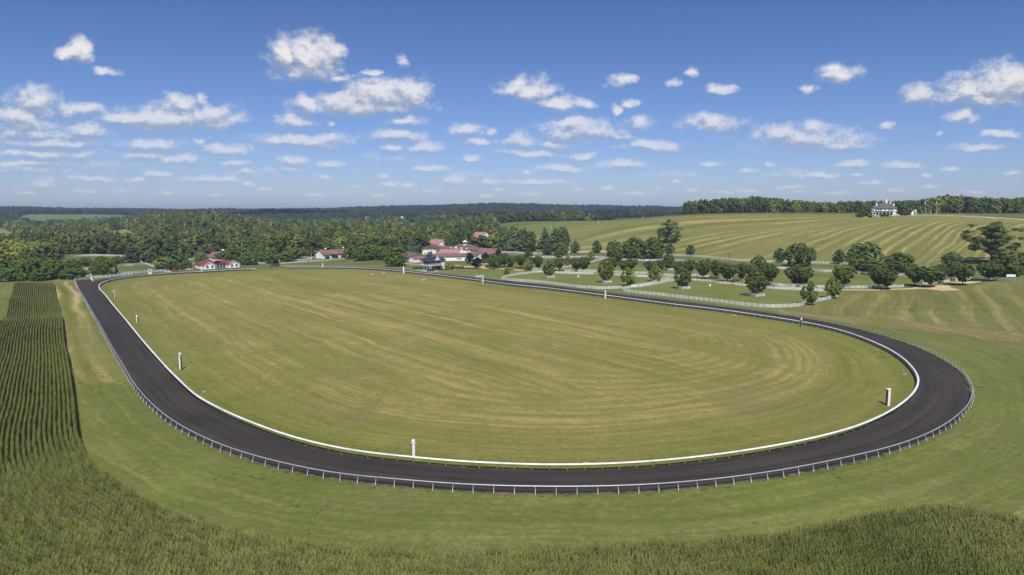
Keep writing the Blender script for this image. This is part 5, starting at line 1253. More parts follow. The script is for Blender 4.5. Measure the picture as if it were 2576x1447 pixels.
def hedge(p, u, v, L, Dp, h, label, group=None, m='leaf_hedge'):
    rn = np.random.default_rng(int(abs(p[0]*7+p[1]*3)) % 9999); n = int(60*(L*Dp+L*h*2+Dp*h*2)/6)+60
    mb = MB(); mb.obox(Vector(p)-u*L/2*.93-v*Dp/2*.9+Vector((0, 0, -.2)), u*L*.93, v*Dp*.9, Vector((0, 0, h*.93+.2)))
    V = []; 
    for _ in range(n):
        s = rn.uniform(-.5, .5, 3); k = rn.choice(3, p=[.25, .4, .35])
        if k == 0: s[0] = .5*np.sign(s[0])
        elif k == 1: s[1] = -.5 if rn.random() < .75 else .5
        else: s[2] = .5
        c = Vector(p)+u*float(s[0]*L)+v*float(s[1]*Dp)+Vector((0, 0, float(s[2]+.5)*h)); d = Vector(rn.normal(0, 1, 3)).normalized(); e = d.orthogonal().normalized(); g = d.cross(e); z = rn.uniform(.16, .3)
        mb.add([c-e*z-g*z*.6, c+e*z-g*z*.6, c+e*z+g*z*.6, c-e*z+g*z*.6], [(0,1,2,3)])
    o = mb.build('hedge', M[m]); return tag(o, label, 'hedge', group)
west_barn()

def stables():
    z = 0.0
    # front wing
    f = Frame(PZ(1088, 657.6), PZ(1199.2, 656.0), z); t = thing('stable_wing', 'long white front stable wing with weathered brown roof and three small windows', 'building')
    gable(t, f, 0, f.L, 0, 9.5, 3.9, 1.9, M['stucco'], M['brown_roof'], 'u', .7)
    for i in range(3): win(t, f, f.L*.565+i*1.35, 1.35, 1.0, 1.0)
    f2 = Frame(PZ(1199.4, 656.0), PZ(1214.8, 654.2), z); t = thing('stable_gable', 'white cross gable at the right end of the front stable wing', 'building')
    gable(t, f2, 0, f2.L, -.6, 12, 4.1, 1.8, M['stucco'], M['brown_roof'], 'v', .5); win(t, f2, f2.L*.8, 2.1, .8, .9, b=-.6)
    f3 = Frame(PZ(1215, 654.0), PZ(1253.5, 645.5), z); t = thing('stable_wing', 'right end of the stable ring bending away behind the purple trees', 'building')
    gable(t, f3, 0, f3.L, 0, 10, 4.0, 2.0, M['stucco'], M['tile_roof'], 'u', .7)
    for a in np.arange(3, f3.L-2, 3.0): win(t, f3, a, 1.6, .8, .9)
    f4 = Frame(PZ(1061, 633.0), PZ(1206, 642.3), z); t = thing('stable_wing', 'long back stable wing with brown roof and a row of narrow windows', 'building')
    L = f4.L; gable(t, f4, 0, L, 0, 9.5, 4.3, 2.1, M['stucco'], M['brown_roof'], 'u', .7)
    for a in np.arange(4, L-3, 2.9): win(t, f4, a, 2.0, .7, 1.5, frame=False)
    ck = MB(); f4.box(ck, L*.44, -.1, 2.6, L*.5, -.01, 3.7); ck.build('opening', M['dark'], t)
    # right return of the back wing down to the ring end
    f4b = Frame(PZ(1206.5, 642.6), PZ(1252, 644.2), z); t = thing('stable_wing', 'brown roofed return wing closing the stable yard on the right', 'building')
    gable(t, f4b, 0, f4b.L, 0, 9.5, 4.2, 2.0, M['stucco'], M['tile_roof'], 'u', .7)
    # cupola hall
    a0, a1 = L*.52, L*.86; t = thing('stable_hall', 'raised brown hip roof with arched dormers and a white cupola over the back stable wing', 'building')
    gable(t, f4, a0, a1, -1.2, 13, 4.9, 3.9, M['stucco'], M['brown_roof'], 'u', .5, hip=5.0)
    for k, s in ((.10, .85), (.34, 1.35), (.62, 1.0), (.86, .9)):
        am = a0+(a1-a0)*k; n = 9; w = 2.2*s; hh = 2.3*s; mb = MB()
        V = []
        for b in (-1.75, 3.0):
            V += [f4.p(am+w*math.cos(math.pi*i/(n-1)), b, 4.9+hh*math.sin(math.pi*i/(n-1))) for i in range(n)]
        mb.add(V, [(i, i+1, n+i+1, n+i) for i in range(n-1)]); d = mb.build('dormer_roof', M['brown_roof'], t)
        mb = MB(); w *= .86; hh *= .84; mb.add([f4.p(am+w*math.cos(math.pi*i/(n-1)), -1.6, 4.86+hh*math.sin(math.pi*i/(n-1))) for i in range(n)], [tuple(range(n))]); mb.build('dormer_face', M['white'], d)
    cupola(t, f4.p((a0+a1)/2, 5.9, 8.6), 1.7, 4.0, M['white'])
    # curved roof barn
    f5 = Frame(PZ(1073.5, 624.2), PZ(1103.3, 626.8), z); t = thing('curved_roof_barn', 'white barn with high curved salmon roof behind the stables', 'building')
    gable(t, f5, 0, f5.L, 0, 17, 4.4, 5.2, M['stucco'], M['salmon_roof'], 'u', .5, curve=.38); win(t, f5, f5.L, 5.0, 1.2, 2.2, b=6.5, side='v', out=-1)
    for a in (2, 5, 8): win(t, f5, a, 2.0, .8, 1.2)
    p = f5.p(f5.L*.62, 8.0, 9.0); mb = MB(); mb.box((p.x-.35, p.y-.35, p.z-1), (p.x+.35, p.y+.35, p.z+1.6)); mb.build('chimney', M['dark_brown_roof'], t)
    # salmon roof in the yard
    f6 = Frame(PZ(1093, 652.2), PZ(1139, 652.8), z); f6.o = f6.o+f6.v*9; t = thing('riding_hall', 'low hall with broad salmon metal roof and white gable inside the stable yard', 'building')
    gable(t, f6, 0, f6.L+2, 2, 17, 4.3, 2.9, M['stucco'], M['salmon_roof'], 'u', .3)
    gf = MB(); gf.add([f6.p(f6.L+2.4, 1.6, 4.4), f6.p(f6.L+2.4, 9.5, 7.4), f6.p(f6.L+11, 5.5, 4.4)], [(0,1,2),(2,1,0)]); gf.build('hip_end', M['white'], t)
    # two storey block
    f7 = Frame(PZ(1063, 641.5), PZ(1097, 642.0), z); t = thing('stable_house', 'two storey white stable house with dark hip roof and an outside stair', 'building')
    gable(t, f7, 0, f7.L, 0, 9.5, 6.2, 2.0, M['stucco'], M['dark_brown_roof'], 'u', .8, hip=4.0)
    for a in np.linspace(1.2, f7.L-1.2, 4): win(t, f7, a, 3.9, .8, 1.4, frame=False)
    for a in (2.2, 8.5): win(t, f7, a, 1.0, .8, 1.4, frame=False)
    st = MB()
    for i in range(14): f7.box(st, 1.5+i*.32, -1.6, i*.25, 1.82+i*.32, -.5, i*.25+.12)
    st.bar(f7.p(1.5, -1.6, 1.0), f7.p(6, -1.6, 4.4), .08, .1); f7.box(st, 6, -2.0, 3.4, 9.6, -.1, 3.6); st.bar(f7.p(6, -2, 4.5), f7.p(9.6, -2, 4.5), .08); st.build('outside_stair', M['pale_pole'], t)
    # left wing and small building
    f8 = Frame(PZ(1021.8, 660.0), PZ(1062.5, 651.5), z); t = thing('stable_wing', 'brown roofed left stable wing with open porch beside the dark maples', 'building')
    gable(t, f8, -8, f8.L, 2.5, 13, 3.4, 2.6, M['stucco'], M['brown_roof'], 'u', .5)
    pr = MB(); pr.add([f8.p(-8, -.2, 2.9), f8.p(8, -.2, 2.9), f8.p(8, 2.9, 3.5), f8.p(-8, 2.9, 3.5)], [(0,1,2,3),(3,2,1,0)]); pr.build('porch_roof', M['brown_roof'], t)
    for a in (-7.5, -4, 0, 4, 7.8): c = MB(); f8.box(c, a-.12, 0, 0, a+.12, .24, 2.9); c.build('column', M['white'], t)
    for a in (-6, -2, 2, 5.5): win(t, f8, a, .2, 1.6, 2.2, b=2.5, name='stall_door', m='dark', frame=False)
    f9 = Frame(PZ(1041, 660.9), PZ(1068.5, 659.0), z); t = thing('tack_house', 'small white building with red brown roof between pavilion and left stable wing', 'building')
    gable(t, f9, 0, f9.L, 0, 6, 2.9, 1.4, M['stucco'], M['tile_roof'], 'u', .4); win(t, f9, f9.L*.62, 1.2, .8, 1.0)
    f10 = Frame(PD(1003, 640, 0), PD(1022, 640, 0), 0); t = thing('stable_wing', 'brown roof end showing between the pine and the dark maples', 'building')
    gable(t, f10, -12, f10.L+8, 0, 9, 3.9, 2.0, M['stucco'], M['brown_roof'], 'u', .6)
    for a in np.arange(-10, f10.L+6, 3.0): win(t, f10, a, 1.7, .8, 1.2, frame=False)
    f11 = Frame(PD(1185, 780, 0), PD(1204, 770, 0), h1(-50, 775)+1.5); t = thing('far_barn', 'barn with curved salmon roof deep in the trees above the stables', 'building')
    gable(t, f11, 0, f11.L+5, 0, 15, 5.0, 7.5, M['stucco'], M['salmon_roof'], 'u', .5, curve=.3)
stables()

def pavilion():
    c0 = PZ(1081.8, 679.6); pr = PZ(1107.9, 677.6); pl = PZ(1066.5, 677.6)
    o = Vector((c0.x, c0.y, 0)); u = (xy(pr)-xy(c0)).normalized(); v = Vector((-u.y, u.x, 0))
    f = Frame((0, 0), (1, 0)); f.o, f.u, f.v = o, u, v; Lu = (xy(pr)-xy(c0)).length; Lv = 7.6
    t = thing('viewing_pavilion', 'two storey viewing pavilion with dark slate hip roof, glazed upper room and white balcony', 'pavilion')
    mb = MB(); f.box(mb, 0, 0, -.4, Lu, Lv, 3.0); mb.build('lower_wall', M['stone'], t)
    mb = MB(); f.box(mb, -.12, .25, -.4, .02, Lv+.1, 3.0); f.box(mb, -.12, -.06, -.4, 1.7, .06, 3.0); mb.build('white_front', M['stucco'], t)
    for b in (1.9, 5.0):
        d = MB(); n = 7; w = .75
        V = [f.p(-.16, b-w, 0), f.p(-.16, b-w, 1.7)]+[f.p(-.16, b-w*math.cos(math.pi*i/(n-1)), 1.7+w*math.sin(math.pi*i/(n-1))) for i in range(1, n-1)]+[f.p(-.16, b+w, 1.7), f.p(-.16, b+w, 0)]
        d.add(V, [tuple(range(len(V)))]); d.build('arched_door', M['glass'], t)
    d = MB(); f.box(d, Lu-2.6, -.08, 0, Lu-.3, -.01, 2.6); d.build('dark_doorway', M['dark'], t)
    # floor slab and balcony
    s = MB(); f.box(s, -1.6, -1.5, 2.95, Lu+.3, Lv+.2, 3.22); s.build('balcony_floor', M['white'], t)
    br = MB()
    for k in range(7):
        a = .3+k*1.3
        if a < Lu: br.bar(f.p(a, -1.4, 2.95), f.p(a, -.1, 2.0), .14, .14)
        if a < Lv: br.bar(f.p(-1.5, a, 2.95), f.p(-.2, a, 2.0), .14, .14)
    br.build('brackets', M['white'], t)
    core = MB(); f.box(core, .25, .25, 3.22, Lu-.1, Lv-.2, 6.0); core.build('upper_room', M['glass'], t)
    for a in np.linspace(.2, Lu-.15, 5): c = MB(); f.box(c, a-.11, .08, 3.22, a+.11, .24, 5.95); c.build('column', M['white'], t)
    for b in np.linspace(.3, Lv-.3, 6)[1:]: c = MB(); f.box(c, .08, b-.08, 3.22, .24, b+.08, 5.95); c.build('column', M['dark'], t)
    for a in np.linspace(1, Lu-1, 8): c = MB(); f.box(c, a-.04, .16, 4.0, a+.04, .24, 5.95); c.build('mullion', M['black_paint'], t)
    rl = MB()
    for z_ in (3.55, 3.85, 4.22):
        rl.bar(f.p(-1.5, -1.4, z_), f.p(Lu+.2, -1.4, z_), .06 if z_ < 4 else .12, .06 if z_ < 4 else .1); rl.bar(f.p(-1.5, -1.4, z_), f.p(-1.5, Lv+.1, z_), .06 if z_ < 4 else .12, .06 if z_ < 4 else .1)
    rl.build('balcony_rail', M['white'], t)
    for a in np.linspace(-1.5, Lu+.2, 6): c = MB(); f.box(c, a-.13, -1.5, 3.22, a+.13, -1.28, 4.35); c.build('baluster_post', M['white'], t)
    for b in np.linspace(.4, Lv, 4): c = MB(); f.box(c, -1.6, b-.13, 3.22, -1.38, b+.13, 4.35); c.build('baluster_post', M['white'], t)
    # roof
    r = MB(); e = 5.85; V = [f.p(-2.2, -2.0, e), f.p(Lu+1.0, -2.0, e), f.p(Lu+1.0, Lv+1.4, e), f.p(-2.2, Lv+1.4, e)]; V += [q-Vector((0, 0, .22)) for q in V]
    V += [f.p(Lu*.36, Lv*.40, 9.4), f.p(Lu*.36, Lv*.75, 9.4)]
    r.add(V, [(0, 1, 8), (1, 2, 9, 8), (2, 3, 9), (3, 0, 8, 9), (4, 5, 1, 0), (5, 6, 2, 1), (6, 7, 3, 2), (7, 4, 0, 3), (7, 6, 5, 4)]); r.build('roof', M['slate'], t)
    ch = MB(); f.box(ch, Lu*.22, Lv*.40, 8.4, Lu*.52, Lv*.72, 10.1); ch.build('chimney', M['slate'], t)
    am = Lu*.62; g = MB(); g.add([f.p(am-2.2, -1.2, 6.5), f.p(am+2.2, -1.2, 6.5), f.p(am, -1.2, 8.9), f.p(am, 3.2, 8.9), f.p(am-2.2, 1.0, 6.5), f.p(am+2.2, 1.0, 6.5)], [(0, 2, 3, 4), (1, 5, 3, 2)]); g.build('gable_roof', M['slate'], t)
    g = MB(); g.add([f.p(am-2.0, -1.1, 6.45), f.p(am+2.0, -1.1, 6.45), f.p(am, -1.1, 8.7)], [(0, 1, 2)]); g.build('gable_face', M['stucco'], t)
    g = MB(); g.bar(f.p(am-2.35, -1.25, 6.4), f.p(am, -1.25, 9.0), .12, .3); g.bar(f.p(am+2.35, -1.25, 6.4), f.p(am, -1.25, 9.0), .12, .3); g.build('gable_trim', M['white'], t)
    # annex on the right
    mb = MB(); f.box(mb, Lu+.02, 1.2, -.4, Lu+5.4, Lv-.6, 6.0); mb.build('annex_wall', M['stucco'], t)
    mb = MB(); V = [f.p(Lu-.4, .4, 6.0), f.p(Lu+6.1, .4, 6.0), f.p(Lu+6.1, Lv+.1, 6.0), f.p(Lu-.4, Lv+.1, 6.0), f.p(Lu-.4, 2.4, 7.6), f.p(Lu+4.6, 2.4, 7.6), f.p(Lu+4.6, Lv-1.9, 7.6), f.p(Lu-.4, Lv-1.9, 7.6)]
    mb.add(V, [(0, 1, 5, 4), (1, 2, 6, 5), (2, 3, 7, 6), (4, 5, 6, 7), (3, 2, 1, 0)]); mb.build('annex_roof', M['slate'], t)
    for k in range(4): win(t, f, Lu+.9+k*1.2, 4.9, .8, .55, b=1.2, name='annex_window', frame=False)
    # planting and steps
    for i, (x0, x1, y0, h, nm) in enumerate(((1040, 1052, 677.6, 1.3, 'low dark hedge left of the pavilion steps'), (1055, 1068, 676.2, 1.2, 'low dark hedge against the pavilion front'), (1075, 1092, 684.0, 1.6, 'dark hedge right of the pavilion steps, by the rail'),
                                            (1098, 1140, 681.2, .8, 'long low hedge from the pavilion to the yellow green tree'), (1140, 1166, 675.5, 1.1, 'curved hedge behind the yellow green tree'), (1150, 1200, 676.8, .8, 'long low hedge along the sandy yard'),
                                            (1186, 1200, 668.5, 1.3, 'hedge beneath the purple leaved trees'), (1222, 1252, 672.5, 1.4, 'dark hedge along the pergola wall'), (1206, 1236, 662.5, 3.2, 'high round shrubs behind the purple leaved trees'))):
        a, b = PZ(x0, y0), PZ(x1, y0-.6); d = xy(b)-xy(a); hedge((a+b)/2, d.normalized(), Vector((-d.y, d.x, 0)).normalized(), d.length, 1.4, h, nm, 'hedges round the pavilion lawn')
    w = MB(); a, b = PZ(1210, 668.5), PZ(1234, 669.5); w.bar(Vector((a.x, a.y, .9)), Vector((b.x, b.y, .9)), .5, 1.8); tag(w.build('garden_wall', M['tan_stone']), 'long tan garden wall between the purple trees and the round lawn tree', 'wall')
    t2 = thing('pergola', 'pale flat pergola beam on posts beside the round lawn tree', 'pergola', PZ(1240, 671.5)); mb = MB(); mb.box((-6, -.5, 2.2), (5, .5, 2.4)); mb.build('beam', M['pale_pole'], t2)
    for x in (-5.8, -.5, 4.8): mb = MB(); mb.box((x-.1, -.1, -.3), (x+.1, .1, 2.19)); mb.build('post', M['pale_pole'], t2)
    w = MB(); a, b = PZ(1106, 683.5), PZ(1146, 680.5); w.bar(Vector((a.x, a.y, .25)), Vector((b.x, b.y, .25)), .5, .6); tag(w.build('retaining_wall', M['tan_stone']), 'low tan retaining wall on the lawn right of the pavilion', 'wall')
    st = MB(); a, b = PZ(1052, 680.3), PZ(1076, 682.5); d = (xy(b)-xy(a)).normalized(); n_ = Vector((d.y, -d.x, 0))
    for i in range(4): st.obox(xy(a)+n_*i*.9+Vector((0, 0, -.3)), d*(xy(b)-xy(a)).length, n_*.88, Vector((0, 0, .9-i*.16)))
    tag(st.build('terrace_steps', M['concrete']), 'broad pale steps leading down from the pavilion to the track', 'steps')
pavilion()

def mansion():
    d = 686.0
    q = lambda c: PD(2138.3+c*.09766, d)
    z = h1(*q(780)[:2]); f = Frame(q(570), q(1060), z-.2); L = f.L; k = 1/upx(d)*.09766
    def A(c): return (c-570)*k
    def Z(c): return (590-c)*k
    t = thing('mansion', 'large white mansion with grey hip roof, three dormers and a columned porch on the hilltop', 'house')
    mb = MB(); f.box(mb, 0, 0, -1, L, 12, Z(405)); mb.build('wall', M['stucco'], t)
    r = MB(); e = Z(408); V = [f.p(-.8, -.8, e), f.p(L+.8, -.8, e), f.p(L+.8, 12.8, e), f.p(-.8, 12.8, e), f.p(A(745), 5, Z(282)), f.p(A(965), 5, Z(282)), f.p(A(965), 7.5, Z(282)), f.p(A(745), 7.5, Z(282))]
    V += [v_-Vector((0, 0, .3)) for v_ in V[:4]]
    r.add(V, [(0,1,5,4),(1,2,6,5),(2,3,7,6),(3,0,4,7),(4,5,6,7),(8,9,1,0),(9,10,2,1),(10,11,3,2),(11,8,0,3)]); r.build('roof', M['grey_roof'], t)
    for c in (695, 803, 912):
        m2 = MB(); f.box(m2, A(c)-.8, 1.0, Z(390), A(c)+.8, 3.5, Z(356)); dd = m2.build('dormer', M['white'], t)
        m2 = MB(); a = A(c); m2.add([f.p(a-1, .8, Z(356)), f.p(a+1, .8, Z(356)), f.p(a, .8, Z(338)), f.p(a-1, 4, Z(356)), f.p(a+1, 4, Z(356)), f.p(a, 5, Z(338))], [(0,1,2),(0,2,5,3),(1,4,5,2)]); m2.build('dormer_roof', M['grey_roof'], dd)
        m2 = MB(); f.box(m2, a-.4, .92, Z(385), a+.4, .99, Z(360)); m2.build('dormer_window', M['glass'], dd)
    for c in (615, 677, 785, 893, 957): win(t, f, A(c), Z(468), 1.5 if c != 785 else 1.0, Z(425)-Z(468), name='upper_window')
    pm = MB(); pf = f.p; pm.add([pf(A(405), -4.2, Z(497)), pf(A(1010), -4.2, Z(497)), pf(A(1000), 0, Z(482)), pf(A(430), 0, Z(482))], [(0,1,2,3),(3,2,1,0)]); f.box(pm, A(408), -4.1, Z(505), A(1005), -3.7, Z(497)-.03); pm.build('porch_roof', M['grey_roof'], t)
    fl = MB(); f.box(fl, A(405), -4.1, -.8, A(1005), -.02, .35); fl.build('porch_floor', M['pale_stone'], t)
    for c in (420, 495, 573, 655, 768, 850, 935, 1000): m2 = MB(); f.box(m2, A(c)-.26, -4.0, .35, A(c)+.26, -3.55, Z(505)); m2.build('column', M['white'], t)
    mb = MB(); f.box(mb, A(430), -.05, .36, A(985), -.01, Z(515)); mb.build('porch_windows', M['glass'], t)
    for c, tp, w in ((885, 185, .9), (635, 285, .75), (1080, 290, .7), (985, 245, 1.3)):
        mb = MB(); f.box(mb, A(c)-w, 5.5, Z(400), A(c)+w, 7.2, Z(tp)); mb.build('chimney', M['white'] if c != 985 else M['pale_stone'], t)
    mb = MB(); f.box(mb, A(430), 1.2, -.8, 0-.02, 10, Z(480)); mb.build('side_wing_wall', M['stucco'], t)
    rr = MB(); rr.add([pf(A(505), .5, Z(405)), pf(.3, .5, Z(405)), pf(.3, 6, Z(345)), pf(A(530), 6, Z(345)), pf(A(505), 11, Z(405)), pf(.3, 11, Z(405))], [(0,1,2,3),(3,2,5,4),(0,3,4)]); rr.build('side_wing_roof', M['grey_roof'], t)
    mb = MB(); f.box(mb, A(520), 1.3, Z(480), -.02, 9.9, Z(405)); mb.build('side_wing_upper', M['stucco'], t)
    mb = MB(); f.box(mb, L+.02, 1.5, -.8, A(1180), 9, Z(440)); mb.build('service_wing', M['pale_stone'], t)
    win(t, f, A(1090), Z(540), 2.0, 1.5, b=1.5)
    mb = MB(); f.box(mb, A(1010), -2.5, -.6, A(1130), -2.0, 1.4); mb.build('terrace_wall', M['pale_stone'], t)
    # white cottage
    g = Frame(q(1395), q(1615), z-.2); t = thing('white_cottage', 'small white cottage with steep gable and arcade right of the mansion tree', 'house'); Lc = g.L
    gable(t, g, 0, Lc*.55, 0, 8, Z(480), Z(405)-Z(480), M['stucco'], M['grey_roof'], 'v', .4)
    gable(t, g, Lc*.56, Lc, 1, 8, Z(500), 2.4, M['stucco'], M['grey_roof'], 'u', .4)
    mb = MB(); g.box(mb, Lc*.66, 0, Z(500), Lc*.84, 3, Z(445)); mb.build('dormer', M['white'], t)
    for a in (Lc*.12, Lc*.62, Lc*.75, Lc*.88): win(t, g, a, .3, 1.3, 2.0, b=-.02 if a < Lc*.5 else .98, name='arch')
    # wall, bushes, red flowering bush
    w = MB(); a, b = q(250), q(500); w.bar(Vector((a.x, a.y-14, h1(a.x, a.y-14)+.3)), Vector((b.x, b.y-14, h1(b.x, b.y-14)+.3)), .6, 2.0); tag(w.build('stone_terrace_wall', M['tan_stone']), 'tan stone terrace wall in the lawn before the mansion', 'wall')
    for c, y, w_, h, mm, lb in ((20, -9, 7, 3.2, 'shrub', 'dark round bush left of the mansion terrace'), (215, -15, 4, 2.4, 'shrub', 'dark bush at the left end of the terrace wall'), (530, -13, 5, 2.2, 'shrub', 'low brownish bush before the mansion porch'), (685, -12, 5, 2.3, 'shrub', 'dark bush right of the terrace wall')):
        p = q(c); tree('shrub', p.x, p.y+y, h, w_, lb, 'bushes on the mansion lawn', 'shrub')
    p = q(1195); r_ = tree('shrub', p.x, p.y-4, 3.4, 6, 'red flowering bush under the big tree beside the mansion', None, 'shrub'); r_.children[0].data = r_.children[0].data.copy(); r_.children[0].data.materials[0] = M['leaf_redbush']
    for c, tp, w_, lb in ((255, 262, 370, 'wide dark tree left of the mansion'), (1270, 232, 400, 'round dark tree between mansion and cottage')):
        p = q(c); tree('maple', p.x, p.y-2, Z(tp), w_*k*.80, lb, 'big trees beside the mansion')
    for c, tp in ((1860, 270),): p = PD(2138.3+c*.09766, d+60); tree('pine', p.x, p.y, 15, 5, 'thin dark conifer behind the flagpoles', None)
    # chairs
    seat = None
    for i, c in enumerate((228, 262, 296, 325, 352)):
        p = q(c); p = Vector((p.x, p.y-12.5, h1(p.x, p.y-12.5)+.9)); red = i % 2 == 1
        t = thing('lawn_chair', '%s lawn chair on the mansion terrace, %s of five' % ('red' if red else 'white', ('first', 'second', 'third', 'fourth', 'fifth')[i]), 'chair', p, 0, 'lawn chairs on the mansion terrace'); m_ = M['red_paint'] if red else M['white']
        MB().box((-.35, -.4, .35), (.35, .3, .45)).build('seat', m_, t); MB().obox((-.35, .25, .4), (.7, 0, 0), (0, .08, 0), (0, .35, .95)).build('backrest', m_, t)
        for x in (-.32, .26):
            MB().box((x, -.4, 0), (x+.06, -.32, .6)).build('leg', m_, t); MB().box((x, .2, 0), (x+.06, .28, .6)).build('leg', m_, t)
    # flagpoles
    for i, (c, tp, kind, lb) in enumerate(((1805, 238, 'a', 'left flagpole with red and white flag by the mansion'), (1950, 190, 'us', 'middle and tallest flagpole by the mansion'), (2090, 228, 'b', 'right flagpole with pale blue flag by the mansion'))):
        p = q(c); t = thing('flagpole', lb, 'flagpole', p, 0, 'flagpoles beside the mansion'); hh = Z(tp)
        MB().tube([(0, 0, -.5), (0, 0, hh*.5), (0, 0, hh)], [.13, .10, .06], 8).build('pole', M['pale_pole'], t, True)
        fl = MB(); n = 7; w_, l_ = (1.6, 3.0) if kind != 'us' else (.9, 4.2)
        for j in range(n):
            s = j/(n-1); fl.v += [(-.1-s*w_*(.6+.1*math.sin(j*2)), .18*math.sin(j*1.7), hh-.3-s*1.6), (-.1-s*w_*.8, .22*math.sin(j*1.3+1), hh-.3-l_-s*.3)]
        for j in range(n-1):
            b0 = j*2; fl.f.append((b0, b0+1, b0+3, b0+2)); fl.m.append(0 if (j < 3 or kind == 'b') else 1)
        fl.build('flag', [M['flag_blue'] if kind == 'b' else M['flag_navy'] if kind == 'us' else M['white'], M['flag_red']], t)
mansion()

def small_houses():
    f = Frame(P(1340, 622.5), P(1351, 622.5), h1(*P(1345, 622.5)[:2])); t = thing('small_house', 'little white house with red roof between the pines of the grove', 'house')
    gable(t, f, -1.5, f.L+1, 0, 8, 5.2, 1.8, M['stucco'], M['red_metal'], 'u', .5)
    for a in (.5, f.L*.6): win(t, f, a, 3.4, .8, 1.1, frame=False); win(t, f, a, .8, .8, 1.3, frame=False)
    for px, d, w, h, lb, rm in ((1108, 2060, 34, 7, 'large pale house with grey roof on the far ridge slope', 'pale_stone'), (929, 2040, 12, 8, 'far house with grey roofs behind the white fence arc', 'grey_roof'), (1016, 2080, 10, 6, 'tiny far white house at the second fence arc', 'white'),
                                (181, 1150, 10, 4, 'low white roofed shed beyond the western wood', 'white'), (172, 1020, 15, 4, 'white roofed shed in the western trees', 'white'), (477, 800, 7, 5, 'grey roofed shed at the edge of the western trees', 'pale_stone')):
        p = PD(px, d); g = Frame((p.x-w/2, p.y-3), (p.x+w/2, p.y+3), p.z+2.5); t = thing('far_house', lb, 'house'); gable(t, g, 0, g.L, 0, 9, h*.6, h*.5, M['stucco'], M[rm], 'u', .5, base=-5)
        for a in np.linspace(2, g.L-2, 4): win(t, g, a, 1.2, 1.0, 1.4, frame=False)
small_houses()

# ------------------------------------------------------------------ furlong poles
def furlong(px, py, top, kind, stripe, label, w=.30):
    p = P(px, py, 0); h = (py-top)/upx(p.y*cP+(HC)*sP); t = thing('furlong_pole', label, 'pole', p, math.atan2(-p.x, p.y)+R(22.5), 'distance poles inside the running rail')
    hh = h-(.75 if kind == 'cone' else .62 if kind == 'ball' else .12); mb = MB(); n = 8
    r = w
    for i in range(n):
        a0, a1 = math.pi/4*i-.39, math.pi/4*(i+1)-.39
        mb.add([(r*math.cos(a0), r*math.sin(a0), -.2), (r*math.cos(a1), r*math.sin(a1), -.2), (r*math.cos(a1), r*math.sin(a1), hh), (r*math.cos(a0), r*math.sin(a0), hh)], [(0,1,2,3)], 1 if i in stripe else 0)
    mb.add([(r*math.cos(math.pi/4*i-.39), r*math.sin(math.pi/4*i-.39), hh) for i in range(n)], [tuple(range(n))])
    c = {'g': 'green_paint', 'r': 'red_paint', 'k': 'black_paint'}[kind_col]
    mb.build('shaft', [M['white'], M[c]], t); cp = MB(); cp.lathe([(0.01, hh), (r*1.15, hh), (r*1.15, hh+.12), (.01, hh+.12)], 10); cp.build('collar', M['white'], t)
    if kind == 'ball':
        mb = MB(); mb.lathe([(.30*math.sin(math.pi*i/8), hh+.36-.30*math.cos(math.pi*i/8)) for i in range(9)], 14); mb.build('ball', M['white'], t, True)
    if kind == 'cone':
        mb = MB(); mb.lathe([(.20, hh+.12), (.20, hh+.34)], 10); mb.build('neck', M['dark'], t); mb = MB(); mb.lathe([(.34, hh+.34), (.34, hh+.40), (.15, hh+.62), (.01, hh+.75)], 12); mb.build('pointed_cap', M['white'], t)
for a in [(1040.5, 1150.5, 1104.5, 'ball', (4,), 'white distance pole with ball top at the near bend', 'k', .30), (454.5, 927, 886, 'cone', (6, 7), 'green and white distance pole with pointed cap', 'g', .33), (345, 810, 793, 'ball', (6, 7), 'short dark and white distance pole with small ball', 'k', .28),
          (287.5, 751.5, 731, 'cone', (4, 5), 'red and white distance pole with pointed cap', 'r', .36), (2233, 1020, 977, 'flat', (4, 5), 'red and white flat topped distance pole at the right bend', 'r', .42), (2015, 822.5, 800, 'ball', (4, 5, 6), 'mostly dark distance pole with ball at the right bend', 'k', .26),
          (1522.5, 751.5, 730.5, 'cone', (4,), 'white distance pole with pointed cap on the long straight', 'k', .36), (1214.5, 712.5, 699, 'flat', (), 'plain white distance pole before the lawn jump', 'k', .32), (1015.5, 687.5, 669.5, 'cone', (), 'thick white winning pole opposite the pavilion', 'k', .5),
          (812, 672, 662.5, 'flat', (), 'small white distance pole before the orange roofed barn', 'k', .32), (507, 682.3, 669.3, 'flat', (), 'white distance pole in front of the office', 'k', .36), (276, 709.8, 701, 'flat', (4, 5, 6), 'dark distance pole at the far left corner of the infield', 'k', .36)]:
    kind_col = a[6]; furlong(*a[:6], w=a[7])

# ------------------------------------------------------------------ poles, signs, boxes, vehicles
def post_thing(nm, label, px, py, top, r, m, cat='pole', arm=False, group=None):
    p = P(px, py); h = (py-top)/upx(p.y*cP+(HC-p.z)*sP); t = thing(nm, label, cat, p, 0, group); MB().tube([(0, 0, -.5), (0, 0, h)], [r, r*.75], 7).build('pole', M[m], t, True)
    if arm: MB().box((-.9, -.06, h*.9), (.9, .06, h*.9+.12)).build('crossarm', M[m], t)
    else: MB().lathe([(r*1.1, h), (r*1.1, h+.12), (.01, h+.2)], 7).build('cap', M[m], t)
post_thing('utility_pole', 'pale utility pole above the pine grove', 1386.5, 577, 559, .22, 'pale_pole', arm=True, group='utility poles')
post_thing('utility_pole', 'pale utility pole on the crest boundary of the mown hill', 1505.6, 564, 546.5, .22, 'pale_pole', arm=True, group='utility poles')
post_thing('utility_pole', 'short pale utility pole on the far crest', 1618.6, 548, 538, .25, 'pale_pole', arm=True, group='utility poles')
post_thing('utility_pole', 'brown utility pole beside the row of three maples', 1696.6, 654.6, 621.5, .18, 'wood_pole', arm=True, group='utility poles')
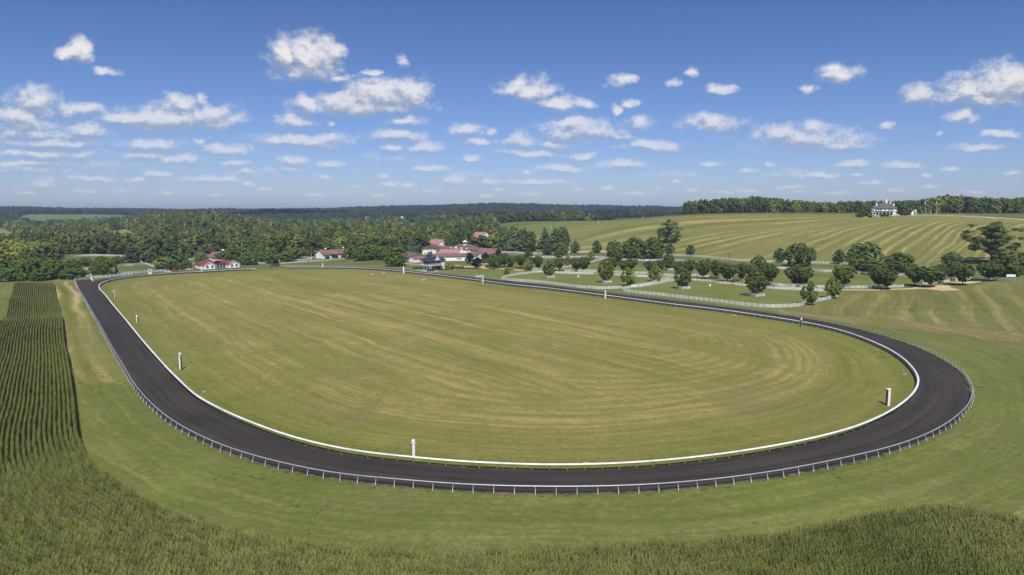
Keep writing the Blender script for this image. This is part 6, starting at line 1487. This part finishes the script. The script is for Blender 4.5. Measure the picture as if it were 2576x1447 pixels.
post_thing('utility_pole', 'brown utility pole alone on the hill foot', 1833, 662.4, 633.7, .18, 'wood_pole', arm=True, group='utility poles')
post_thing('utility_pole', 'grey pole before the right hand grove', 1398.9, 630, 611, .18, 'wood_pole', arm=True, group='utility poles')
post_thing('lamp_post', 'thin dark lamp post at the tall blue green pine', 1271.8, 636, 613, .14, 'black_paint')
post_thing('light_pole', 'tall pale pole at the edge of the west paddock', 287.2, 693.5, 664, .22, 'pale_pole')
post_thing('light_pole', 'pale pole with box left of the orange roofed barn', 783.8, 654.0, 624.5, .15, 'pale_pole')
post_thing('light_pole', 'pale thin pole above the office roof', 535.5, 655, 640, .15, 'pale_pole')
def frame_sign():
    p = P(378, 690.0); t = thing('sign_frame', 'square white open frame standing beside the far bend rail', 'sign', p, R(-30)); mb = MB()
    for a, b in (((-1.6, 0, .1), (-1.6, 0, 2.9)), ((1.6, 0, .1), (1.6, 0, 2.9))): mb.bar(a, b, .28)
    mb.build('posts', M['white'], t); MB().bar((-1.75, 0, 3.04), (1.75, 0, 3.04), .28).build('top_bar', M['white'], t); MB().box((-1.45, -.08, .1), (1.45, .08, 1.2)).build('lower_board', M['white'], t)
    p = P(2543, 698.5); t = thing('white_sign', 'blank white board sign before the yellow shrub', 'sign', p, R(-6)); MB().box((-2.3, -.06, .4), (2.3, .06, 1.7)).build('board', M['white'], t)
    for x in (-1.9, 1.9): MB().box((x-.08, .07, -.4), (x+.08, .2, 1.6)).build('post', M['white'], t)
frame_sign()
for px, py, lb in ((1454.3, 697.5, 'small white waterer in the far left paddock'), (1785.5, 720.0, 'small white waterer in the near front paddock'), (247.5, 677.0, 'small white waterer in the west paddock'), (170, 702.6, 'small white marker box under the field row trees')):
    p = P(px, py); t = thing('waterer', lb, 'waterer', p, .3, 'white waterers'); MB().box((-.45, -.35, -.1), (.45, .35, 1.15)).build('body', M['white'], t); MB().box((-.34, -.24, 1.151), (.34, .24, 1.19)).build('basin', M['dark'], t)
def vehicle(px, py, rz, mat, label, truck=False, z=None):
    p = P(px, py); t = thing('parked_truck' if truck else 'parked_car', label, 'truck' if truck else 'car', p, rz, 'parked vehicles'); b = MB()
    L, W_ = (5.6, 2.0) if truck else (4.6, 1.85)
    pr = [(-L/2, .35), (-L/2, .85), (-L/2+.1, .95), (L*.22, .98), (L/2-.1, .82), (L/2, .6), (L/2, .35)]
    n = len(pr); b.add([(x, -W_/2, z_) for x, z_ in pr]+[(x, W_/2, z_) for x, z_ in pr], [tuple(range(n)), tuple(range(2*n-1, n-1, -1))]+[(i, (i+1) % n, n+(i+1) % n, n+i) for i in range(n)]); b.build('body', M[mat], t)
    c = MB(); x0, x1, x2, x3 = (-.5, -.3, .9, 1.5) if truck else (-1.9, -1.3, .5, 1.2); h0, h1_ = .97, 1.5
    c.add([(x0, -.85, h0), (x3, -.85, h0), (x3, .85, h0), (x0, .85, h0), (x1, -.7, h1_), (x2, -.7, h1_), (x2, .7, h1_), (x1, .7, h1_)], [(0,1,5,4),(1,2,6,5),(2,3,7,6),(3,0,4,7)]); c.build('cabin_glass', M['glass'], t)
    MB().box((x1, -.7, h1_+.002), (x2, .7, h1_+.06)).build('roof', M[mat], t)
    for x in (-L*.31, L*.31):
        for y in (-W_/2, W_/2): m2 = MB(); m2.tube([(x, y-.11, .34), (x, y+.11, .34)], .34, 12); m2.build('wheel', M['tyre'], t)
    for y in (-.6, .6): MB().box((L/2+.002, y-.18, .58), (L/2+.03, y+.18, .72)).build('headlight', M['white'], t)
vehicle(476, 680.0, R(40), 'car_white', 'white car parked left of the office wing')
vehicle(438, 682.2, R(30), 'car_red', 'red car parked by the far bend')
vehicle(414, 682.8, R(25), 'car_silver', 'silver truck parked left of the red car', True)
vehicle(1302, 633.5, R(10), 'car_silver', 'silver truck in the shade of the pine grove', True)
vehicle(1010, 660.5, R(70), 'car_silver', 'grey car beside the dark maples')
# ------------------------------------------------------------------ sun, sky, clouds
SUN_EL, SUN_AZ = R(55), R(175)       # azimuth measured clockwise from +Y (the view direction): behind the camera
sd = Vector((math.sin(SUN_AZ)*math.cos(SUN_EL), math.cos(SUN_AZ)*math.cos(SUN_EL), math.sin(SUN_EL)))
sl = bpy.data.lights.new('sun', 'SUN'); sl.energy = 4.5; sl.angle = R(0.53); sl.color = (1.0, 0.955, 0.88)
so_ = bpy.data.objects.new('sun', sl); so_.rotation_euler = sd.to_track_quat('Z', 'Y').to_euler(); so_.location = (0, 0, 300); COL.objects.link(so_)
CLOUDS = """195 122 30 26 .15|185 138 34 16 .3|262 178 30 9 .45|712 142 40 30 0|785 145 60 46 0|750 182 62 22 .2|830 118 34 24 .5|1010 157 18 10 .75|925 184 24 9 .35|860 197 32 10 .45|
775 260 24 18 .1|860 258 62 24 0|955 238 82 34 0|1035 238 42 30 0|920 268 130 15 0|90 262 60 34 .25|40 290 70 20 .25|190 276 50 14 .4|60 312 100 16 .4|
420 298 150 25 .0|340 300 80 20 0|520 297 62 28 0|455 268 66 22 .1|522 247 18 12 .45|740 303 40 17 .1|1015 304 40 11 .15|832 307 15 7 .55|
80 336 110 13 .3|220 328 58 18 .35|130 358 140 10 .25|375 363 75 15 .2|100 388 130 10 .3|60 412 110 9 .3|360 391 55 12 .1|450 402 62 13 .1|570 375 70 13 .15|600 408 40 8 .35|760 354 105 16 .1|830 343 40 14 .2|
60 428 100 7 .3|735 405 38 12 .15|730 427 30 5 .3|832 410 28 9 .15|110 464 32 12 .25|350 450 33 8 .2|395 438 28 7 .3|230 448 60 7 .35|535 453 70 9 .2|620 465 20 7 .2|625 431 22 6 .3|812 444 18 7 .3|
1000 342 60 14 .2|1065 368 42 15 0|985 368 30 7 .3|1085 426 42 8 .25|1185 396 22 9 .15|1180 325 35 13 .4|1215 353 35 9 .15|965 440 18 7 .25|980 462 24 8 .25|1025 467 15 6 .2|1145 458 34 12 0|1228 460 25 10 .15|
1325 228 58 22 .1|1305 212 22 18 .2|1400 257 52 17 0|1468 257 25 10 .5|1465 328 92 26 0|1450 308 50 16 .1|1310 352 45 17 .3|1400 362 45 10 .25|1560 342 35 7 .5|1340 385 76 11 .1|1470 392 27 10 .15|1410 424 62 12 .1|1325 433 10 6 .3|1350 460 66 8 .25|
1563 203 27 13 .15|1550 273 18 8 .35|1597 262 20 10 .3|1617 313 23 14 .1|1633 367 66 13 0|1563 416 52 10 0|1693 457 18 5 .2|1747 479 16 5 .2|1755 186 18 13 .6|1690 212 20 9 .75|1820 223 32 12 .45|
1788 316 70 18 0|1780 305 40 14 .1|2036 214 18 12 .4|2120 182 48 17 .25|2045 352 118 25 0|1950 335 50 18 .1|2110 365 58 15 0|2060 322 28 14 .1|2325 240 46 20 .35|2440 226 70 32 .1|2535 212 85 42 0|2480 245 110 14 .1|
2420 292 40 17 .1|2235 320 15 7 .4|2515 341 46 9 .2|2450 373 60 9 .5|2365 331 9 5 .6|2150 415 38 10 .1|2273 417 38 10 .15|2398 423 20 5 .35|2072 440 34 7 .2|1790 410 26 7 .5|1880 430 20 6 .4|2550 437 22 4 .45|
2200 461 30 5 .45|1990 470 38 6 .45|2010 482 40 4 .5|1890 477 30 4 .5|1820 482 24 4 .5|800 490 20 4 .5|540 492 14 4 .4|1230 494 16 4 .4|960 494 22 3 .5|1600 486 26 3 .5|2340 470 26 4 .5|500 355 14 8 .5|1230 325 14 8 .6|1450 475 20 4 .5|300 480 40 3 .6|60 350 160 40 .86|120 400 170 40 .88|300 410 110 22 .9|640 440 90 14 .9|1000 395 90 20 .9|1180 440 60 8 .85|2000 440 120 16 .9|1700 440 80 12 .9|660 478 24 4 .5|420 486 22 4 .5|1080 480 20 4 .5|1330 488 24 4 .5|1530 474 18 4 .5|2100 485 30 4 .5|2250 480 22 4 .5|2450 485 30 4 .5|70 485 30 4 .5|210 482 22 4 .5|900 470 16 4 .6|1250 478 14 4 .5|1660 474 14 4 .5|2160 440 16 4 .6|2330 440 14 4 .6|1930 415 14 5 .6"""
def build_world():
    w = bpy.data.worlds.new('World'); SC.world = w; w.use_nodes = True; nt = w.node_tree
    bg = nt.nodes['Background']; bg.inputs['Strength'].default_value = SKY_S
    sky = N(nt, 'ShaderNodeTexSky'); sky.sky_type = 'NISHITA'; sky.sun_disc = False; sky.sun_elevation = SUN_EL; sky.sun_rotation = SUN_AZ
    sky.altitude = 0; sky.air_density = 1.0; sky.dust_density = 0.35; sky.ozone_density = 2.5
    tc = N(nt, 'ShaderNodeTexCoord').outputs['Generated']
    sx = N(nt, 'ShaderNodeSeparateXYZ'); nt.links.new(tc, sx.inputs[0])
    yy = math_(nt, 'MAXIMUM', sx.outputs[1], 0.02)
    u = math_(nt, 'DIVIDE', sx.outputs[0], yy); v = math_(nt, 'DIVIDE', sx.outputs[2], yy)
    ells = []
    for c in CLOUDS.replace('\n', '').split('|'):
        cx, cy, rx, ry, o = map(float, c.split()); a, b, cc = ray(cx, cy)
        ells.append((a/b, cc/b, rx*CL_GROW/FOC/b, ry*CL_GROW*1.08/FOC/(b*b), o*0.78))
    def noises(du, dv):
        """warped coordinate and billow noise at a (shifted) direction; billows shrink towards the horizon"""
        h = math_(nt, 'ADD', v, 0.06)
        U = math_(nt, 'ADD', u, math_(nt, 'MULTIPLY', h, du)); V = math_(nt, 'ADD', v, math_(nt, 'MULTIPLY', h, dv))
        vec = N(nt, 'ShaderNodeCombineXYZ'); nt.links.new(U, vec.inputs[0]); nt.links.new(V, vec.inputs[1])
        vv = math_(nt, 'ADD', math_(nt, 'MAXIMUM', V, 0.0), 0.075)
        nc = N(nt, 'ShaderNodeCombineXYZ'); nt.links.new(math_(nt, 'MULTIPLY', U, 4.6), nc.inputs[0]); nt.links.new(math_(nt, 'MULTIPLY', V, 6.6), nc.inputs[1])
        wn = N(nt, 'ShaderNodeTexNoise'); wn.inputs['Scale'].default_value = 4.2; wn.inputs['Detail'].default_value = 4.0; wn.inputs['Roughness'].default_value = 0.55; nt.links.new(nc.outputs[0], wn.inputs['Vector'])
        off = vmath(nt, 'MULTIPLY', vmath(nt, 'SUBTRACT', wn.outputs['Color'], (0.5, 0.5, 0.5)), (1.0, 0.5, 0.0))
        offs = N(nt, 'ShaderNodeVectorMath', operation='SCALE'); nt.links.new(off, offs.inputs[0]); nt.links.new(math_(nt, 'MULTIPLY', vv, 0.26), offs.inputs['Scale'])
        wv = vmath(nt, 'MULTIPLY', vmath(nt, 'ADD', vec.outputs[0], offs.outputs[0]), (1, 1, 0))
        fb = noise_(nt, nc.outputs[0], 11.0, 6.0, 0.56, 0.2); fb2 = noise_(nt, nc.outputs[0], 4.5, 2.0, 0.5)
        fb3 = noise_(nt, nc.outputs[0], 34.0, 4.0, 0.6, 0.3); lowv = ramp_(nt, v, 0.0, 0.2, 0.75, 0.25, False)
        fb = math_(nt, 'ADD', fb, math_(nt, 'MULTIPLY', math_(nt, 'SUBTRACT', fb3, 0.5), lowv))
        return wv, math_(nt, 'ADD', math_(nt, 'MULTIPLY', math_(nt, 'SUBTRACT', fb, 0.5), 1.05), math_(nt, 'MULTIPLY', math_(nt, 'SUBTRACT', fb2, 0.5), 0.5))
    w0, n0 = noises(0, 0); w1, n1 = noises(0.012, 0.06)
    low = mix_(nt, ramp_(nt, v, 0.0, 0.30, 0.0, 1.0, False), SKY_LOW, SKY_TINT)
    skyc = mix_(nt, 1.0, sky.outputs[0], low, 'MULTIPLY')
    vfade = ramp_(nt, v, 0.005, 0.16, 0.6, 0.98, False); hz_ = ramp_(nt, v, 0.0, 0.22, 0.42, 0.0, False)
    bg.inputs['Color'].default_value = (1, 1, 1, 1); nt.links.new(skyc, bg.inputs['Color'])
    ins = (('w0', 'Vector', w0), ('n0', 'Float', n0), ('w1', 'Vector', w1), ('n1', 'Float', n1), ('vfade', 'Float', vfade), ('low', 'Float', hz_), ('clear', 'Color', skyc))
    def patch(es):
        """the clouds of one patch of sky, a node group of their own"""
        g = bpy.data.node_groups.new('cloud_patch', 'ShaderNodeTree')
        for nm, ty, _ in ins: g.interface.new_socket(nm, in_out='INPUT', socket_type='NodeSocket'+ty)
        g.interface.new_socket('Color', in_out='OUTPUT', socket_type='NodeSocketColor')
        gi = g.nodes.new('NodeGroupInput').outputs; go = g.nodes.new('NodeGroupOutput'); fs = []
        for wv, nn in ((gi[0], gi[1]), (gi[2], gi[3])):
            acc = None
            for u0, v0, ru, rv, o in es:
                m = vmath(g, 'MULTIPLY_ADD', wv, (1/ru, 1/rv, 0), (-u0/ru, -v0/rv, o)); l = vmath(g, 'LENGTH', m, out=1)
                acc = l if acc is None else math_(g, 'SMOOTH_MIN', acc, l, 0.18)
            fs.append(math_(g, 'ADD', math_(g, 'SUBTRACT', 1.0, acc), nn))
        alpha = math_(g, 'MULTIPLY', ramp_(g, fs[0], -0.10, 0.80), gi[4])
        lit = ramp_(g, math_(g, 'SUBTRACT', fs[0], fs[1]), -0.34, 0.48)
        cc = mix_(g, math_(g, 'ADD', 0.05, math_(g, 'MULTIPLY', lit, 0.95)), CLOUD_DARK, CLOUD_LIT)
        cc = mix_(g, gi[5], cc, gi[6]); g.links.new(mix_(g, alpha, gi[6], cc), go.inputs[0])
        n = nt.nodes.new('ShaderNodeGroup'); n.node_tree = g
        for i, q in enumerate(ins): nt.links.new(q[2], n.inputs[i])
        b2 = N(nt, 'ShaderNodeBackground'); b2.inputs['Strength'].default_value = SKY_S; nt.links.new(n.outputs[0], b2.inputs['Color']); return b2.outputs[0]
    def mixs(f, a, b):
        m = N(nt, 'ShaderNodeMixShader'); nt.links.new(f, m.inputs[0]); nt.links.new(a, m.inputs[1]); nt.links.new(b, m.inputs[2]); return m.outputs[0]
    clear = bg.outputs[0]
    def node(u0, u1, v0, v1, depth):
        es = [e for e in ells if e[0]+e[2]*1.7 > u0 and e[0]-e[2]*1.7 < u1 and e[1]+e[3]*1.7 > v0 and e[1]-e[3]*1.7 < v1]
        if not es: return clear
        if len(es) <= 9 or depth >= 6: return patch(es)
        if (u1-u0) > (v1-v0)*2.2:
            m = (u0+u1)/2; return mixs(math_(nt, 'GREATER_THAN', u, m), node(u0, m, v0, v1, depth+1), node(m, u1, v0, v1, depth+1))
        m = (v0+v1)/2 if v1-v0 > 0.06 else (v0+v1)/2
        return mixs(math_(nt, 'GREATER_THAN', v, m), node(u0, u1, v0, m, depth+1), node(u0, u1, m, v1, depth+1))
    U1, V0, V1 = 0.92, 0.0, 0.30
    tree = node(-U1, U1, V0, V1, 0)
    box = math_(nt, 'MULTIPLY', math_(nt, 'MULTIPLY', math_(nt, 'GREATER_THAN', sx.outputs[1], 0.02), math_(nt, 'LESS_THAN', math_(nt, 'ABSOLUTE', u), U1)),
                math_(nt, 'MULTIPLY', math_(nt, 'GREATER_THAN', v, V0), math_(nt, 'LESS_THAN', v, V1)))
    nt.links.new(mixs(box, clear, tree), nt.nodes['World Output'].inputs['Surface'])
    w.cycles.sampling_method = 'MANUAL'; w.cycles.sample_map_resolution = 256
CL_GROW = 1.5
SKY_LOW = (0.62, 0.70, 1.06); SKY_S = 0.1; SKY_TINT = (0.43, 0.55, 0.82); CLOUD_DARK = (3.2, 3.6, 4.6); CLOUD_LIT = (7.9, 7.8, 7.9)
build_world()
# ------------------------------------------------------------------ the air of a summer day
def haze():
    m = bpy.data.materials.new('summer_haze'); m.use_nodes = True; nt = m.node_tree; nt.nodes.remove(nt.nodes['Principled BSDF'])
    v = N(nt, 'ShaderNodeVolumePrincipled'); v.inputs['Color'].default_value = (0.56, 0.70, 1.0, 1); v.inputs['Density'].default_value = HAZE; v.inputs['Anisotropy'].default_value = 0.0
    nt.links.new(v.outputs[0], nt.nodes['Material Output'].inputs['Volume'])
    mb = MB(); mb.box((-9500, -9500, -12), (9500, 9500, 92)); o = mb.build('haze', m); tag(o, kind='stuff')
HAZE = 0.0001
if HAZE: haze()
# ------------------------------------------------------------------ a low cumulus above the view, whose shadow lies on the far hill
def shadow_cloud(px, d, w, dp, z, label):
    c = PD(px, d); p = c+sd*((z-c.z)/sd.z); rn = np.random.default_rng(int(px)); mb = MB()
    for i in range(26):
        a = rn.uniform(0, 6.28); q = rn.uniform(0, 1)**.5; x, y = math.cos(a)*q*w/2, math.sin(a)*q*dp/2; r = (1.15-q)*dp*.42+18
        mb.lathe([(r*math.sin(math.pi*j/10)*(1+.1*math.sin(j*3+i)), -r*.45*math.cos(math.pi*j/10)*(1 if j > 5 else .45)) for j in range(11)], 18, (x, y, (1-q)*26))
    o = mb.build('cumulus_cloud', M['cloud'], None, True, p); tag(o, label, 'cloud', kind='stuff')
M['cloud'] = paint('white_cloud', (0.9, 0.9, 0.92), 1.0, 0.02, 0.01)
shadow_cloud(655, 2330, 620, 430, 950, 'white cumulus above the dark far hill')
shadow_cloud(1265, 1420, 170, 150, 900, 'small white cumulus above the wooded valley')
# ------------------------------------------------------------------ camera and render settings
cam = bpy.data.cameras.new('camera'); co = bpy.data.objects.new('camera', cam); COL.objects.link(co); SC.camera = co
cam.sensor_fit = 'HORIZONTAL'; cam.sensor_width = 36.0; cam.lens = 36.0*FOC/2576.0; cam.clip_start = 0.5; cam.clip_end = 20000
co.location = (0, 0, HC); co.rotation_euler = (R(90)-PITCH, 0, 0)
SC.view_settings.view_transform = 'Standard'; SC.view_settings.look = 'None'; SC.view_settings.exposure = EXPO; SC.view_settings.gamma = 1.0
cy = SC.cycles; cy.use_denoising = True; cy.max_bounces = 6; cy.diffuse_bounces = 2; cy.glossy_bounces = 2; cy.transmission_bounces = 2; cy.transparent_max_bounces = 4; cy.volume_bounces = 0
cy.use_adaptive_sampling = True; cy.adaptive_threshold = 0.02; cy.sample_clamp_indirect = 4.0
